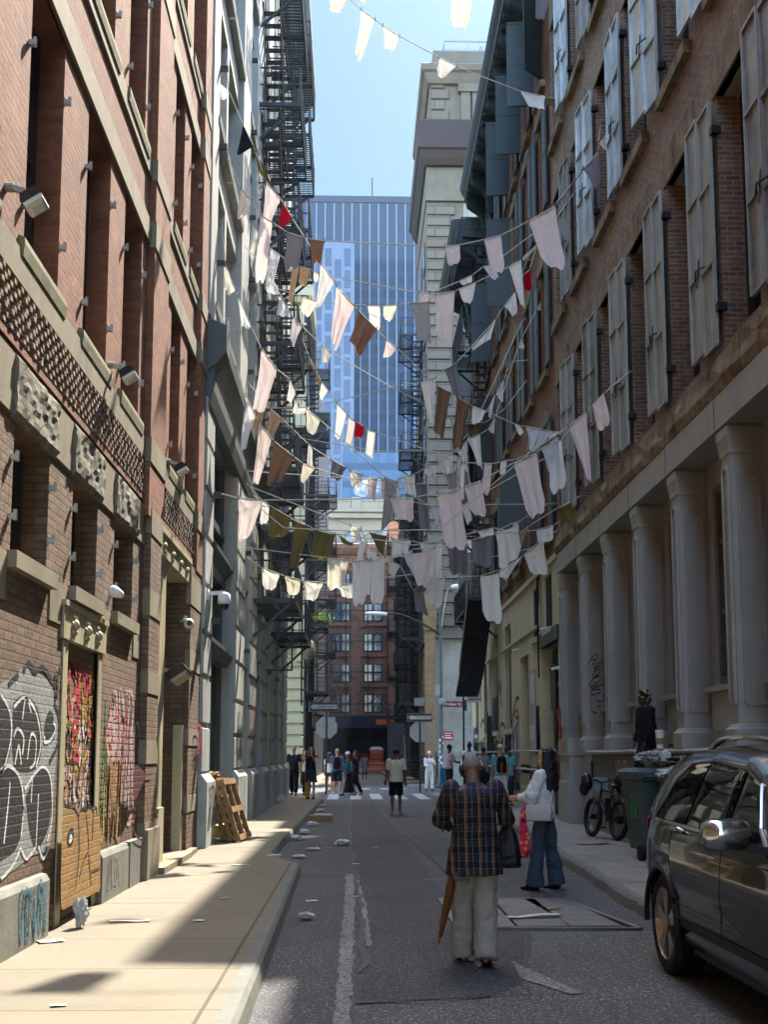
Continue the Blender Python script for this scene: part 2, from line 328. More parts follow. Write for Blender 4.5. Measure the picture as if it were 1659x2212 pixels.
# ================= materials
M=dict(
 brickred=brick('red_brick','#9a5d38','#80492b','#756451',.21,.068,.008,.95,'#4a3628',.28,hi='#a87352'),
 brickground=brick('weathered_brick','#86684c','#6f5540','#5e5143',.21,.072,.010,1.0,'#40372d',.45,hi='#9c7e64'),
 brickdark=brick('dark_brick','#957a60','#735b49','#a3998a',.21,.070,.012,.9,'#3a312a',.4,hi='#947260'),
 brickorange=brick('orange_brown_brick','#a06b4c','#84583f','#6f6254',.14,.05,.007,.8,'#40332a',.4,hi='#937055'),
 brickyellow=brick('cream_painted_brick','#d0c7a6','#c6bc98','#aca383',.21,.068,.008,.7,'#746a52',.28,1),
 brickgrey=brick('grey_painted_brick','#a9a59a','#98948a','#84807a',.24,.085,.010,.8,'#5d5850',.45,1),
 bricktan=brick('tan_brick','#a08560','#8b7352','#736450',.21,.07,.008,.7,'#51452f',.4),
 brickfar=brick('far_red_brick','#b88468','#a5755c','#96705c',.4,.14,.010,.4,'#352019',.4),
 stone=plain('stone','#81775f',.85,0,.22,2.2,.35,30,.3,.4,'#4c4534',.35),
 mossy=plain('mossy_stone','#7c7855',.9,0,.4,6,.5,30,.3,.3,'#4c5524',.6),
 rough=plain('spalled_stone','#7b7667',.95,0,.5,9,1.0,22,.2,.4,'#423c30',.4),
 cream=plain('cream_painted_iron','#a89f80',.6,0,.12,1.5,.12,20,.4,.45,'#6f6042',.3),
 greypier=plain('pale_grey_paint','#a3a49b',.7,0,.14,1.6,.2,24,.4,.3,'#55544a',.3),
 greydark=plain('dark_grey_green_paint','#4e5450',.6,0,.2,2,.12,30,.4,.3,'#2a2b26',.3),
 greyiron=plain('grey_painted_cast_iron','#98978e',.5,0,.12,1.1,.12,26,.45,.22,'#52524c',.22),
 greybase=plain('grey_base_plaster','#77756b',.85,0,.25,2.5,.4,25,.3,.4,'#44402f',.45),
 fascia=plain('stained_stone_band','#85765c',.9,0,.45,4,.5,18,.2,.75,'#2c2114',.55),
 green=metal('dark_green_shutter_paint','#213031',.5,0,.25,.15),
 greencorn=metal('dark_green_cornice_paint','#213537',.5,0,.25,.15),
 shut=plain('galvanised_shutter_skylit','#b4bab8',.34,.6,.18,3,.35,9,.5,.35,'#4b4438',.3),  # upper rows: sky reflection put into a lighter base colour
 shutrust=plain('rust_streaked_shutter','#8c8d86',.5,.3,.3,4,.4,9,.5,.75,'#54392a',.45), shutlow=plain('shutter_less_skylit','#979990',.5,.2,.18,3,.3,9,.5,.35,'#4b4438',.3),  # shutlow: same shutter metal for the low row, darker without the painted sky reflection
 sashdark=metal('dark_sash_paint','#25231f',.5,0,.2,.1), sashgrey=metal('grey_sash_paint','#5d5c57',.5,0,.2,.1), sashgreen=metal('green_sash_paint','#2c3633',.5,0,.2,.1),
 glass=glass('window_glass'), glassb=glass('bluish_window_glass','#3a4a58',.08,.6),
 iron=metal('black_iron','#15161a',.42,.2,.2,.2), ironrust=metal('rusty_iron','#33251d',.6,.2,.3,.5),
 hinge=metal('pale_hinge_stone','#b5b1a6',.7), steel=plain('galvanised_steel','#8b8f92',.35,.7,.15,5,.1,40,.5,0,'#333',.1),
 darkroom=plain('dark_interior','#16130f',.9,0,.2,1,0), white=plain('white_paint','#d8d8d2',.5,0,.08,3,0,30,.5,0,'#777',.15), black=plain('black_paint','#0b0b0b',.4,0,.2,3,0,30,.5,0,'#000',0),
 red=plain('red_paint','#a01018',.5,0,.1,3,0), reddark=spray('dark_red_spray','#521019',.95), orange=plain('orange_plastic','#ff6a2c',.5,0,.1,3,.1), yellow=plain('yellow_paint','#c79a1c',.5,0,.1,3,0),
 blue=spray('blue_spray','#1d6c84',.8), blue2=spray('pale_blue_spray','#7fa0b8',.7), pinkspray=spray('pink_spray','#c9a9a4',.5), redspray=spray('red_spray','#b8282a',.7),
 greyspray=spray('silver_spray','#8d908e',1.15), blackspray=spray('black_spray','#161615',1.25), whitespray=spray('white_spray','#d6d6d0',1.05), tan=spray('tan_spray','#a07a45',.95), greenspray=spray('green_spray','#3f8a4a',.5), yellowspray=spray('yellow_spray','#b8952a',.6),
 wood=plain('weathered_pallet_wood','#8a6a44',.85,0,.4,9,.4,40,.2,.5,'#3a2a18',.4), plasticbag=plain('clear_plastic','#b3b5b2',.3,0,.2,12,.5,25,.6,0,'#888',.1), paper=plain('white_paper','#c4c1b6',.8,0,.12,9,.3,20,.3,0,'#8a8270',.25), cardboard=plain('cardboard','#9a7d55',.85,0,.2,6,.2,20,.2,0,'#4b3a24',.3),
 rope=plain('pale_rope','#c9c3b0',.8,0,.1,20,0), creamwall=plain('cream_rusticated_stone','#a29b7e',.75,0,.1,1,.2,20,.3,.25,'#8a8262',.25), towergrey=plain('grey_limestone','#6c665a',.85,0,.2,1.2,.3,20,.3,.35,'#5a5245',.3), towerstone=brick('rusticated_limestone','#746d60','#665f54','#37332c',1.6,.62,.035,1.2,'#6b6353',.35,1),
 matteblack=plain('matte_black_sheet','#0e0e0f',.95,0,.1,3,0,30,.05,0,'#000',0), plinth=plain('grey_plinth','#8d8f88',.8,0,.12,2,.2,20,.3,.2,'#555',.2), slate=plain('dark_blue_cladding','#1d2431',.5,0,.25,1,.1,20,.5,.2,'#111',.2),
)
# ---------------- ground materials
def asphalt(name,c,spk,scale):
    t=NT(name); n1=t.noise(scale,3,.7); n2=t.noise(.6,5,.65); n3=t.noise(1.,4,.65,stretch=(2.2,.12,1))
    q=t.n('ShaderNodeTexVoronoi'); q.inputs['Scale'].default_value=scale*.75; t.l(t.co,q.inputs['Vector'])
    col=t.mix(t.ramp(n1,.40,.62),tuple(x*.38 for x in lin(c)[:3]),tuple(x*1.7 for x in lin(c)[:3]))
    col=t.mix(t.math('MULTIPLY',t.ramp(q.outputs['Color'].node.outputs['Distance'],.30,.10),spk),col,'#bdb9b0')
    col=t.mix(t.math('MULTIPLY',t.ramp(n2,.4,.7),.45),col,tuple(x*.45 for x in lin(c)[:3]))
    col=t.mix(t.math('MULTIPLY',t.ramp(n3,.5,.75),.35),col,tuple(min(1,x*1.8) for x in lin(c)[:3]))
    t.bsdf(col,.82,0,t.bump(n1,.8,.012),.35); return t.m
M['asph']=asphalt('asphalt','#424244',.6,42); M['asphcoarse']=asphalt('coarse_asphalt','#4b4b49',.7,40); M['asphpatch']=asphalt('smooth_asphalt_patch','#3a3a3c',.45,46)
def concrete(name,c,per,off,xj,amt=1.):
    t=NT(name); o=t.sep(); y=t.math('FRACT',t.math('DIVIDE',t.math('ADD',o[1],-off+1000*per),per))
    wob=t.math('MULTIPLY',t.math('SUBTRACT',t.noise(3,3,.6),.5),.012)
    y=t.math('ADD',y,wob); j=t.math('LESS_THAN',t.math('ABSOLUTE',t.math('SUBTRACT',y,.5)),.007)
    c0=lin(c); col=t.mix(t.ramp(t.noise(.8,6,.65),.3,.7),tuple(x*.82 for x in c0[:3]),tuple(min(1,x*1.08) for x in c0[:3]))
    col=t.mix(t.math('MULTIPLY',t.ramp(t.noise(1.,6,.7,stretch=(.5,3.,1)),.52,.75),.3),col,'#6a6250')
    col=t.mix(t.math('MULTIPLY',t.ramp(t.noise(19,3,.7),.62,.68),.55),col,'#4d463a'); col=t.mix(t.math('MULTIPLY',t.ramp(t.noise(2.3,6,.75),.5,.68),.35),col,'#5f5642')
    col=t.mix(t.math('MULTIPLY',t.ramp(t.noise(90,2,.7),.3,.7),.16),col,'#5a5346')
    slab=t.n('ShaderNodeTexWhiteNoise'); slab.noise_dimensions='1D'; t.l(t.math('FLOOR',t.math('DIVIDE',t.math('ADD',o[1],-off+1000.5*per),per)),slab.inputs['W'])
    col=t.mix(t.math('MULTIPLY',slab.outputs['Value'],.14),col,'#7d7460')
    if xj is not None:
        k=t.math('LESS_THAN',t.math('ABSOLUTE',t.math('ADD',t.math('SUBTRACT',o[0],xj),wob)),.012); j=t.math('MAXIMUM',j,k)
    col=t.mix(t.math('MULTIPLY',j,.8*amt),col,'#39342a')
    nm=t.bump(t.noise(60,4,.7),.25,.01,t.bump(t.math('SUBTRACT',1.,j),.6,.01))
    t.bsdf(col,.85,0,nm,.3); return t.m
M['walkL']=concrete('pale_concrete','#6e6757',1.30,7.49,-.89-(-1.6)); M['walkR']=concrete('grey_flagstone','#83817a',1.75,.4,None); M['curb']=plain('kerb_stone','#66675f',.8,0,.2,4,.35,30,.3,0,'#4a463c',.35)
M['paint']=plain('worn_white_road_paint','#969795',.7,0,.2,8,.3,40,.3,0,'#555',.35); M['scar']=asphalt('pale_seam_scar','#74736f',.4,40); M['tar']=plain('black_tar','#1d1d1e',.6,0,.3,8,.3,30)
M['vault']=plain('worn_steel_plate','#5a5c5c',.55,.2,.25,3,.25,50,.5,0,'#2c2a27',.4)
# ================= ground
g=MB().box(-400,400,-60,600,-.4,0).build('road',M['asph'],origin=(0,0,0)); struct(g)
def poly_slab(name,poly,z0,z1,mat,org=(0,0,0)):
    return struct(MB().prism(poly,lambda u,v,w:V((u,v,w)),z0,z1).build(name,mat,origin=org))
CL=[(-.63,-8),(-.64,6),(-.75,15.9)]                # outer edge of the left kerb
CL2=[(-1.27,17.6),(-1.27,21.5),(-1.14,40.),(-1.5,44.2),(-2.4,45.4)]
poly_slab('sidewalk',[(-6,-8)]+[(x-.13,y) for x,y in CL]+[(x-.02,y) for x,y in CL2]+[(-6,45.4)],-.02,.13,M['walkL'],(-1.6,0,0))
def kerb(pts,wd,side,name='kerb',h=.134):
    mb=MB(); rs=[]
    pts=[V((x,y,0)) for x,y in pts]
    for i,p in enumerate(pts):
        d=pts[min(i+1,len(pts)-1)]-pts[max(i-1,0)]; n=V((-d.y,d.x,0)).normalized()*side
        rs.append([p-n*.015+V((0,0,-.02)),p+V((0,0,.06)),p+n*.01+V((0,0,h-.03)),p+n*.04+V((0,0,h)),p+n*wd+V((0,0,h)),p+n*wd+V((0,0,-.02))])
    mb.loft(rs); return struct(mb.build(name,M['curb'],origin=(0,0,0)))
def subdiv(pts,k,amp,seed):
    rr=random.Random(seed); out=[]
    for (a,b),(c,d) in zip(pts,pts[1:]):
        for i in range(k): out.append((a+(c-a)*i/k+rr.uniform(-amp,amp),b+(d-b)*i/k))
    return out+[pts[-1]]
kerb(CL,.13,1); kerb(subdiv([(-.75,15.9),(-.9,16.3),(-1.05,16.7),(-1.27,17.6),(-1.27,21.5),(-1.14,40.),(-1.5,44.2)],4,.025,3),.1,1,h=.128)
CR=[(4.2,-8),(4.2,8.6),(4.05,9.6),(3.3,10.6),(2.88,11.4),(2.9,12.6),(3.02,15.2),(3.11,17.7),(3.35,22),(3.39,25.3),(3.1,34),(2.87,45.5)]
poly_slab('sidewalk',[(9,-8)]+[(x+.1,y) for x,y in CR]+[(9,46.5)],-.02,.125,M['walkR'],(0,0,0))
kerb(subdiv(CR,5,.03,7),.14,-1)
# far side of the crossing street
poly_slab('sidewalk',[(-60,57.6),(-2.1,57.6),(-1.2,60),(-1.1,108),(-60,108)],-.02,.13,M['walkL'],(0,0,0)); kerb([(-60,57.5),(-2.1,57.5),(-1.1,59.9),(-1.0,108)],.14,1)
poly_slab('sidewalk',[(60,56.6),(3.4,56.6),(2.5,59),(2.4,108),(60,108)],-.02,.13,M['walkR'],(0,0,0)); kerb([(60,56.5),(3.4,56.5),(2.4,58.9),(2.3,108)],.14,-1)
poly_slab('sidewalk',[(-60,112.2),(60,112.2),(60,116),(-60,116)],-.02,.13,M['walkL'],(0,0,0))
# asphalt areas, seams, paint (thin sheets stacked 4 mm apart)
def sheet(name,pts,z,mat): return struct(MB().add([(x,y,z) for x,y in pts],[list(range(len(pts)))]).build(name,mat,origin=(0,0,0)))
def rag(pts,k,amp,seed): return subdiv(pts+[pts[0]],k,amp,seed)[:-1]
sheet('road_patch',rag([(-.02,2),(2.15,2),(4.2,2),(4.2,8.4),(2.7,10.6),(1.25,10.5),(1.18,8.55),(.9,7.75),(.0,7.55)],6,.02,5),.004,M['asphcoarse'])
sheet('road_patch',rag([(0.,7.57),(.9,7.77),(1.22,8.3),(1.62,10.55),(1.2,10.6),(1.0,14),(.95,20),(.55,41),(-.12,41),(-.05,20),(.02,12)],8,.02,6),.008,M['asphpatch'])
sheet('road_seam',rag([(-.14,4),(-.04,4),(-.02,8),(.0,12),(-.02,15.6),(-.13,15.6),(-.12,12),(-.13,8)],30,.016,8),.012,M['scar'])
sheet('road_seam',rag([(.09,9.8),(.14,9.8),(.12,12.4),(.03,15.4),(.0,15.4),(.07,12.4)],14,.010,12),.012,M['scar'])
sheet('road_seam',rag([(1.2,8.35),(1.38,7.95),(1.46,7.8),(1.54,7.86),(1.28,8.8),(1.22,9.1)],5,.012,9),.012,M['scar'])
def crack(pts,w,seed,mat='tar',z=.016):
    rr=random.Random(seed); P=subdiv(pts,9,w*.9,seed); L=[];Rr=[]
    mb=MB()
    for i,(x,y) in enumerate(P):
        a=P[max(i-1,0)];b=P[min(i+1,len(P)-1)]; d=V((b[0]-a[0],b[1]-a[1],0)).normalized(); n=V((-d.y,d.x,0))*w*.5*rr.uniform(.5,1.4); L.append(V((x,y,z))+n); Rr.append(V((x,y,z))-n)
    for i in range(len(P)-1): mb.quad(L[i],L[i+1],Rr[i+1],Rr[i])
    return struct(mb.build('road_seam',M[mat],origin=(0,0,0)))
crack([(.06,8.6),(.06,12),(.0,15.5),(-.08,22),(-.16,30),(-.22,42)],.05,1); crack([(0,7.56),(.5,7.6),(.92,7.76),(1.4,7.85)],.018,2); crack([(1.1,20),(1.25,16),(1.5,12.9)],.03,4); crack([(1.12,20.4),(.9,27),(.62,40)],.05,5)
crack([(-.7,15.75),(-.05,15.65)],.03,6,'scar'); crack([(.9,14.9),(3.0,14.95)],.05,13,'scar'); crack([(1.0,17.5),(2.95,17.6)],.03,14,'scar'); crack([(.35,10.2),(.5,9.6),(.48,9.2)],.012,15)
crack([(1.28,8.7),(1.55,10.5)],.02,16); crack([(-.55,20),(-.1,20.1)],.05,17,'scar'); crack([(.2,24),(1.4,23.8)],.03,18,'scar')
# cracks in the right pavement
for i,p in enumerate([[(3.1,16.4),(3.9,16.1),(4.75,16.3)],[(3.2,17.9),(3.8,15.2),(4.6,12.6)],[(3.6,17.2),(4.7,17.9)],[(3.0,13.4),(4.7,13.6)],[(3.5,20.5),(4.75,20.4)]]): crack(p,.02,30+i,'tar',.129)
for x in (-.83,.03,.83,1.73,2.6): sheet('road_marking',rag([(x-.22,42),(x+.2,42),(x+.16,48),(x-.26,48)],6,.02,int(x*10)+50),.006,M['paint'])
for x in (-1.3,-.4,.5,1.4,2.2): sheet('road_marking',rag([(x-.2,54.2),(x+.2,54.2),(x+.2,56.2),(x-.2,56.2)],4,.02,int(x*10)+90),.006,M['paint'])
sheet('road_marking',rag([(-.6,37.5),(.5,37.5),(.5,37.8),(-.6,37.8)],5,.03,77),.020,M['scar'])
# steel vault cover in the road
t=thing('vault_cover',(1.9,11.75,0),'worn steel vault cover of riveted plates set in the road behind the plaid man','vault cover')
fr=MB()
for a,b in (((.95,10.72),(2.62,10.62)),((.95,12.85),(2.3,12.8)),((2.62,10.62),(2.3,12.8)),((.95,10.72),(.95,12.85))): fr.bar((a[0],a[1],.014),(b[0],b[1],.014),.06,.03)
fr.build('frame',M['vault'],t)
for j in range(3):
    for i in range(3):
        y0=10.8+j*.68; y1=y0+.64; f=lambda x,y:V((x-(.08 if x>2 else 0)*(y-10.8),y,.02))
        x0=1.02+i*.5; x1=x0+.475; mb=MB(); mb.loft([[f(x0,y0),f(x1,y0),f(x1,y1),f(x0,y1)],[p+V((0,0,.006)) for p in (f(x0+.01,y0+.01),f(x1-.01,y0+.01),f(x1-.01,y1-.01),f(x0+.01,y1-.01))]]); mb.build('plate',M['vault'],t)
# ================= LEFT: brick warehouse (Y 5..18.43), wall plane X=-2.6
LX=-2.6
bw=thing('brick_warehouse',(LX,11,0),'orange red brick warehouse with stone bands, iron shutter pins and graffiti, nearest on the left','warehouse')
B1Y=(-34.,18.43)
floors=[(5.55,7.9),(9.05,11.4),(12.55,14.9),(16.05,18.4)]
wy=[(-1,0),(.85,1.85),(2.85,3.85),(4.85,5.85),(6.65,7.65),(8.5,9.5),(10.4,11.4),(12.15,13.15),(15.35,16.2),(16.85,17.65)]
gy=[(1.25,2.25),(3.05,4.05),(4.85,5.85),(6.65,7.65),(8.45,9.45),(10.25,11.25),(12.05,13.08)]
holes=[(a,b,c,d) for c,d in floors for a,b in wy]
hi=MB(); facade(hi,LX,-1,B1Y[0],B1Y[1],4.7,21.5,holes,.32); shell(hi,LX,-1,B1Y[0],B1Y[1],0,21.5,9)
hi.build('wall',M['brickred'],bw)
lo=MB(); gh=[(a,b,3.12,4.12) for a,b in gy]+[(10.22,11.45,.0,2.65,.04),(14.55,17.2,.0,4.5,.75)]
facade(lo,LX,-1,B1Y[0],B1Y[1],0,4.7,gh,.32); lo.build('lower_wall',M['brickground'],bw)
MB().box(LX-.07,LX-.035,10.2,11.47,0,2.66).build('bricked_up_doorway',M['brickground'],bw)
for c,d in floors[:3]:
    for a,b in wy[3:]:
        if b>8: sash(bw,LX,-1,a,b,c,d,.32,M['sashdark'],M['glass'],(.5,))
        else: sash(bw,LX,-1,a,b,c,d,.32,M['sashdark'],M['glass'],(.5,))
for a,b in gy[3:]: sash(bw,LX,-1,a,b,3.12,4.12,.32,M['sashdark'],M['glass'],(),())
# stone bands, lintels and sills
def lband(z0,z1,out,mat,name='stone_band',gaps=()):
    m=MB(); xs=[B1Y[0]]
    segs=[(B1Y[0],13.53),(14.62,17.7)]
    for a,b in segs: m.box(LX-.02,LX+out,a,b,z0,z1)
    m.box(LX-.015,LX+.10,13.538,14.612,z0-.02,z1+.02); m.box(LX-.015,LX+.10,17.708,18.418,z0-.02,z1+.02)
    return m.build(name,mat,bw)
lband(5.18,5.44,.035,M['stone'])
for c,d in floors[:3]:
    lband(d,d+.3,.035,M['stone'])
    if c>6: lband(c-.28,c-.04,.03,M['stone'])
for i,(c,d) in enumerate(floors[:3]):
    for a,b in wy[4:]:
        w0=.14; s=MB(); s.loft([[V((LX-.05,y,c-.17)),V((LX+.045,y,c-.15)),V((LX+.055,y,c-.05)),V((LX+.05,y,c+.0)),V((LX-.05,y,c+.04))] for y in (a-w0,a+.3,b-.2,b+w0)]); s.build('sill',M['mossy'],bw)
# brick pilasters
for y0,y1,w_ in ((13.55,14.6,0),(17.72,18.41,0)):
    p=MB(); p.box(LX-.02,LX+.085,y0,y1,4.5,21.4); p.build('pilaster',M['brickred'],bw)
p=MB(); p.box(LX-.02,LX+.085,13.75,14.5,.75,4.5); p.box(LX-.02,LX+.07,17.25,18.40,.0,4.5); p.build('pilaster',M['brickground'],bw)
m=MB()
for z0,z1 in ((.12,.8),(1.5,1.78),(2.35,2.62),(3.3,3.62),(4.3,4.62)): m.box(LX-.02,LX+.095,13.73,14.52,z0,z1)
for z0,z1 in ((.75,1.0),(1.75,2.0),(2.9,3.2),(3.9,4.35)): m.box(LX-.02,LX+.08,17.23,18.415,z0,z1)
m.build('stone_block',M['stone'],bw)
# relief band of projecting bricks
m=MB(); rr=random.Random(5)
for seg in ((6.2,13.52),(14.63,17.68)):
    m2=MB(); y=seg[0]; k=0
    while y<seg[1]-.11:
        for j in range(8):
            z=4.732+j*.0545
            if (k+j)%2==0:
                o=rr.uniform(.03,.05); m2.loft([[V((LX-.01,y+.0,z)),V((LX-.01,y+.075,z)),V((LX-.01,y+.075,z+.05)),V((LX-.01,y,z+.05))],[V((LX+o,y+.01,z+.008)),V((LX+o,y+.068,z+.006)),V((LX+o,y+.066,z+.044)),V((LX+o,y+.008,z+.046))]])
        y+=.08; k+=1
    m2.build('relief_band',M['brickdark'],bw)
m=MB(); m.box(LX-.01,LX+.03,B1Y[0],13.53,4.655,4.715); m.box(LX-.01,LX+.03,14.63,17.7,4.655,4.715); m.build('string_course',M['brickred'],bw)
# ground floor lintels (spalled), sills
for i,(a,b) in enumerate(gy[2:]):
    rr=random.Random(i+40); m=MB(); n=16; mm=10; rs=[]
    for j in range(n+1):
        y=a-.10+(b-a+.2)*j/n; row=[V((LX-.05,y,4.13))]
        for k in range(mm+1): row.append(V((LX+.015+(.0 if k in(0,mm) else (.006+.022*(1+mnoise.noise(V((j*.45,k*.5,i*7.))))+rr.uniform(0,.012))),y+rr.uniform(-.01,.01)*(0<j<n),4.13+.5*k/mm)))
        row.append(V((LX-.05,y,4.63))); rs.append(row)
    m.loft(rs); m.build('lintel',M['rough'],bw)
    MB().box(LX-.05,LX+.08,a-.08,b+.1,2.99,3.12).build('sill',M['stone'],bw)
m=MB()
for (a,b) in zip([g_[1]+.1 for g_ in gy[2:]],[g_[0]-.1 for g_ in gy[3:]]+[13.7]): m.box(LX-.02,LX+.02,a+.005,b-.005,4.15,4.62)
m.build('stone_course',M['stone'],bw)
m=MB()
for (a,b) in zip([g_[1]+.11 for g_ in gy[2:]],[g_[0]-.09 for g_ in gy[3:]]+[13.6]): m.box(LX-.02,LX+.012,a+.005,b-.005,2.74,3.1)
m.build('stone_course',M['stone'],bw)
# plinth stones
m=MB()
for a,b in ((B1Y[0],9.62),(11.6,12.94)): m.loft([[V((LX-.02,y,0)),V((LX+.075,y,0)),V((LX+.075,y,.58)),V((LX+.045,y,.63)),V((LX-.02,y,.64))] for y in (a,b)])
m.box(LX-.02,LX+.085,12.95,13.72,0,.64); m.build('plinth',M['greybase'],bw)
m=MB().box(LX-.02,LX+.14,13.72,14.53,0,.72); m.build('plinth',M['stone'],bw)
# bricked doorway frame
m=MB(); m.box(LX-.10,LX+.012,10.06,10.22,.0,2.62); m.box(LX-.10,LX+.012,11.45,11.6,.0,2.62); m.build('door_jamb',M['cream'],bw)
m=MB(); m.box(LX-.10,LX+.03,9.98,11.68,2.63,2.92); m.box(LX-.10,LX+.05,9.96,11.7,2.92,2.97); l=m.build('iron_lintel',M['cream'],bw)
def rosette(y,z,par,X=LX+.06):
    q=MB()
    q.sph((X,y,z),.05,.055,.055,10,6)
    for k in range(6): q.sph((X-.005,y+.075*math.cos(k*1.047),z+.075*math.sin(k*1.047)),.028,.032,.032,8,5)
    return q.build('rosette',M['cream'],par,smooth=True)
for y in (10.35,10.85,11.3): rosette(y,2.78,l,LX+.03)
# doorway of the second bay: beam, post, transom, recess
m=MB(); m.box(LX-.6,LX+.05,14.54,17.22,4.22,4.5); m.box(LX-.6,LX+.09,14.54,17.22,4.5,4.58); l=m.build('iron_lintel',M['cream'],bw)
for y in (14.9,15.6,16.3,16.9): rosette(y,4.36,l,LX+.05)
m=MB(); m.box(LX-.25,LX+.02,14.75,15.3,.9,4.05); m.box(LX-.27,LX+.05,14.72,15.33,.13,.92); m.loft([[V((x,y,4.04)) for x,y in ((LX-.25,14.75),(LX+.02,14.75),(LX+.02,15.3),(LX-.25,15.3))],[V((x,y,4.2)) for x,y in ((LX-.3,14.66),(LX+.08,14.66),(LX+.08,15.4),(LX-.3,15.4))]])
m.box(LX-.2,LX+.03,14.82,15.0,.95,3.95); m.build('iron_post',M['cream'],bw)
MB().box(LX-.8,LX-.76,14.56,17.19,0,4.22).build('recess_wall',M['brickdark'],bw)
m=MB(); m.box(LX-.76,LX-.5,15.4,17.19,3.1,3.3); m.box(LX-.76,LX-.66,16.2,16.3,0,3.1); m.build('transom',M['sashgrey'],bw)
m=MB(); m.box(LX-.7,LX+.22,14.45,16.95,.131,.21); m.build('door_step',M['stone'],bw)
MB().box(LX-.12,LX+.02,17.02,17.22,.135,2.05).build('notice_board',M['cream'],bw)
MB().box(LX-.2,LX+.18,16.98,17.75,.131,.2).build('door_step',M['stone'],bw)
# iron shutter pins
rr=random.Random(2)
def pin(X,y,z,s,far):
    q=MB()
    if far: q.box(X-.26,X+.012,y-.0-.012,y+.0,z-.045,z+.045)
    q.box(X,X+.055,y-.02,y+.02,z-.022,z+.022); q.tube((X+.045,y,z-.03),(X+.045,y,z+.05),.016,6)
    return q
proto=None
def put_pin(y,z,far):
    q=pin(LX,y,z,1,far); q.build('shutter_hinge',M['hinge'],bw)
for c,d in floors[:2]:
    for a,b in wy[4:]:
        for z in (c+.45,d-.55):
            put_pin(b+.02,z,True); put_pin(a-.05,z-.15,False)
for a,b in gy[3:]:
    for z in (3.4,3.85): put_pin(b+.02,z,True); put_pin(a-.05,z-.02,False)
# graffiti on the warehouse: flat paint on the wall
def LW(t,x,y,X=LX): return onx(*px(t,x,y),X)
def paint_poly(pts,mat,parent,X,off,side,name='graffiti',t='U'):
    P=[LW(t,x,y,X) for x,y in pts]; P=smooth_pts(P+[P[0]],4)[:-1]
    c=sum(P,V())/len(P); m=MB(); m.add([V((X+side*off,p.y,p.z)) for p in [c]+P],[[0,i+1,(i+1)%len(P)+1] for i in range(len(P))]); return m.build(name,mat,parent)
def paint_lines(lines,w,mat,parent,X,off,side,name='graffiti',t='U'):
    m=MB()
    for L in lines: stroke(m,[LW(t,x,y,X) for x,y in L],w,X,off,side)
    return m.build(name,mat,parent)
random.seed(4)
paint_poly([(-350,420),(0,330),(180,200),(280,230),(400,330),(470,600),(450,850),(420,1300),(390,1650),(250,1720),(0,1900),(-350,2000)],M['greyspray'],bw,LX,.003,1)
paint_poly([(-330,480),(-40,440),(60,560),(80,800),(20,980),(-330,1100)],M['blackspray'],bw,LX,.005,1)
paint_poly([(100,480),(190,420),(290,520),(330,760),(290,1000),(130,1020),(90,800)],M['blackspray'],bw,LX,.005,1)
paint_poly([(355,640),(390,545),(425,600),(430,760),(390,800),(352,720)],M['blackspray'],bw,LX,.005,1)
paint_poly([(-300,1150),(60,1010),(150,1130),(180,1400),(130,1640),(20,1740),(-300,1900)],M['blackspray'],bw,LX,.005,1)
paint_poly([(200,1240),(270,1080),(340,1010),(400,1120),(395,1420),(340,1600),(280,1660),(230,1500)],M['blackspray'],bw,LX,.005,1)
paint_lines([[(0,420),(70,560),(80,760),(30,980),(0,1050)],[(100,520),(190,440),(280,560),(320,800),(280,1000)],[(170,620),(200,430),(240,560)],[(100,760),(130,690),(180,760),(170,900)],[(210,940),(240,740),(280,780),(270,960),(230,1010)],[(110,980),(140,830),(160,980)],[(0,1050),(60,990),(150,1090),(180,1280),(180,1400)],[(190,1180),(260,1070),(340,1000),(400,1100),(410,1400),(370,1600)],[(240,1290),(250,1100)],[(280,1650),(300,1220)],[(20,1620),(60,1250),(70,1120)],[(160,1560),(185,1300)],[(350,750),(350,800),(400,780),(440,690),(420,640)],[(0,1900),(90,1800),(160,1640)],[(160,1660),(200,1740),(250,1690),(280,1640)],[(300,1640),(340,1740),(390,1640)]],.028,M['whitespray'],bw,LX,.007,1)
paint_lines([[(440,460),(435,300),(450,250),(460,340),(440,460)],[(480,390),(510,320),(490,180),(470,250)],[(180,230),(220,160),(270,230),(340,200),(420,330)],[(60,330),(140,250)],[(430,480),(470,620),(455,820),(390,960)]],.05,M['blackspray'],bw,LX,.007,1)
# layered paint on and beside the bricked door
DX=LX-.035
rr=random.Random(9)
for mat,k,x0,x1,y0,y1,w_ in (('redspray',5,540,760,200,450,.05),('yellowspray',16,500,770,420,1200,.045),('whitespray',14,530,770,480,1250,.04),('redspray',8,560,760,600,950,.03),('pinkspray',14,480,770,820,1300,.05),('greenspray',5,560,740,440,520,.03),('tan',8,520,760,1000,1300,.05)):
    m=MB()
    for i in range(k):
        x=rr.uniform(x0,x1); y=rr.uniform(y0,y1); stroke(m,[LW('U',x+rr.uniform(-10,10),y+j*rr.uniform(25,55),DX) for j in range(4)],w_*rr.uniform(.6,1.5),DX,.003+.0006*k+.0003*i,1)
    m.build('graffiti',M[mat],bw)
paint_lines([[(570,630),(620,650),(610,720),(570,700),(570,640)],[(570,720),(575,830)],[(590,850),(620,900),(600,950),(575,900)],[(700,640),(740,690),(720,750),(690,720),(700,640)]],.05,M['redspray'],bw,DX,.016,1)
paint_lines([[(520,660),(540,760),(530,860),(550,980)],[(545,690),(525,740)]],.05,M['blackspray'],bw,DX,.017,1)
paint_poly([(430,1320),(520,1330),(640,1340),(720,1330),(738,1500),(740,1700),(738,1860),(735,1990),(700,2010),(640,2045),(560,2085),(470,2130),(425,2150),(412,2100),(410,1900),(415,1700),(418,1500)],M['tan'],bw,LX,.082,1)
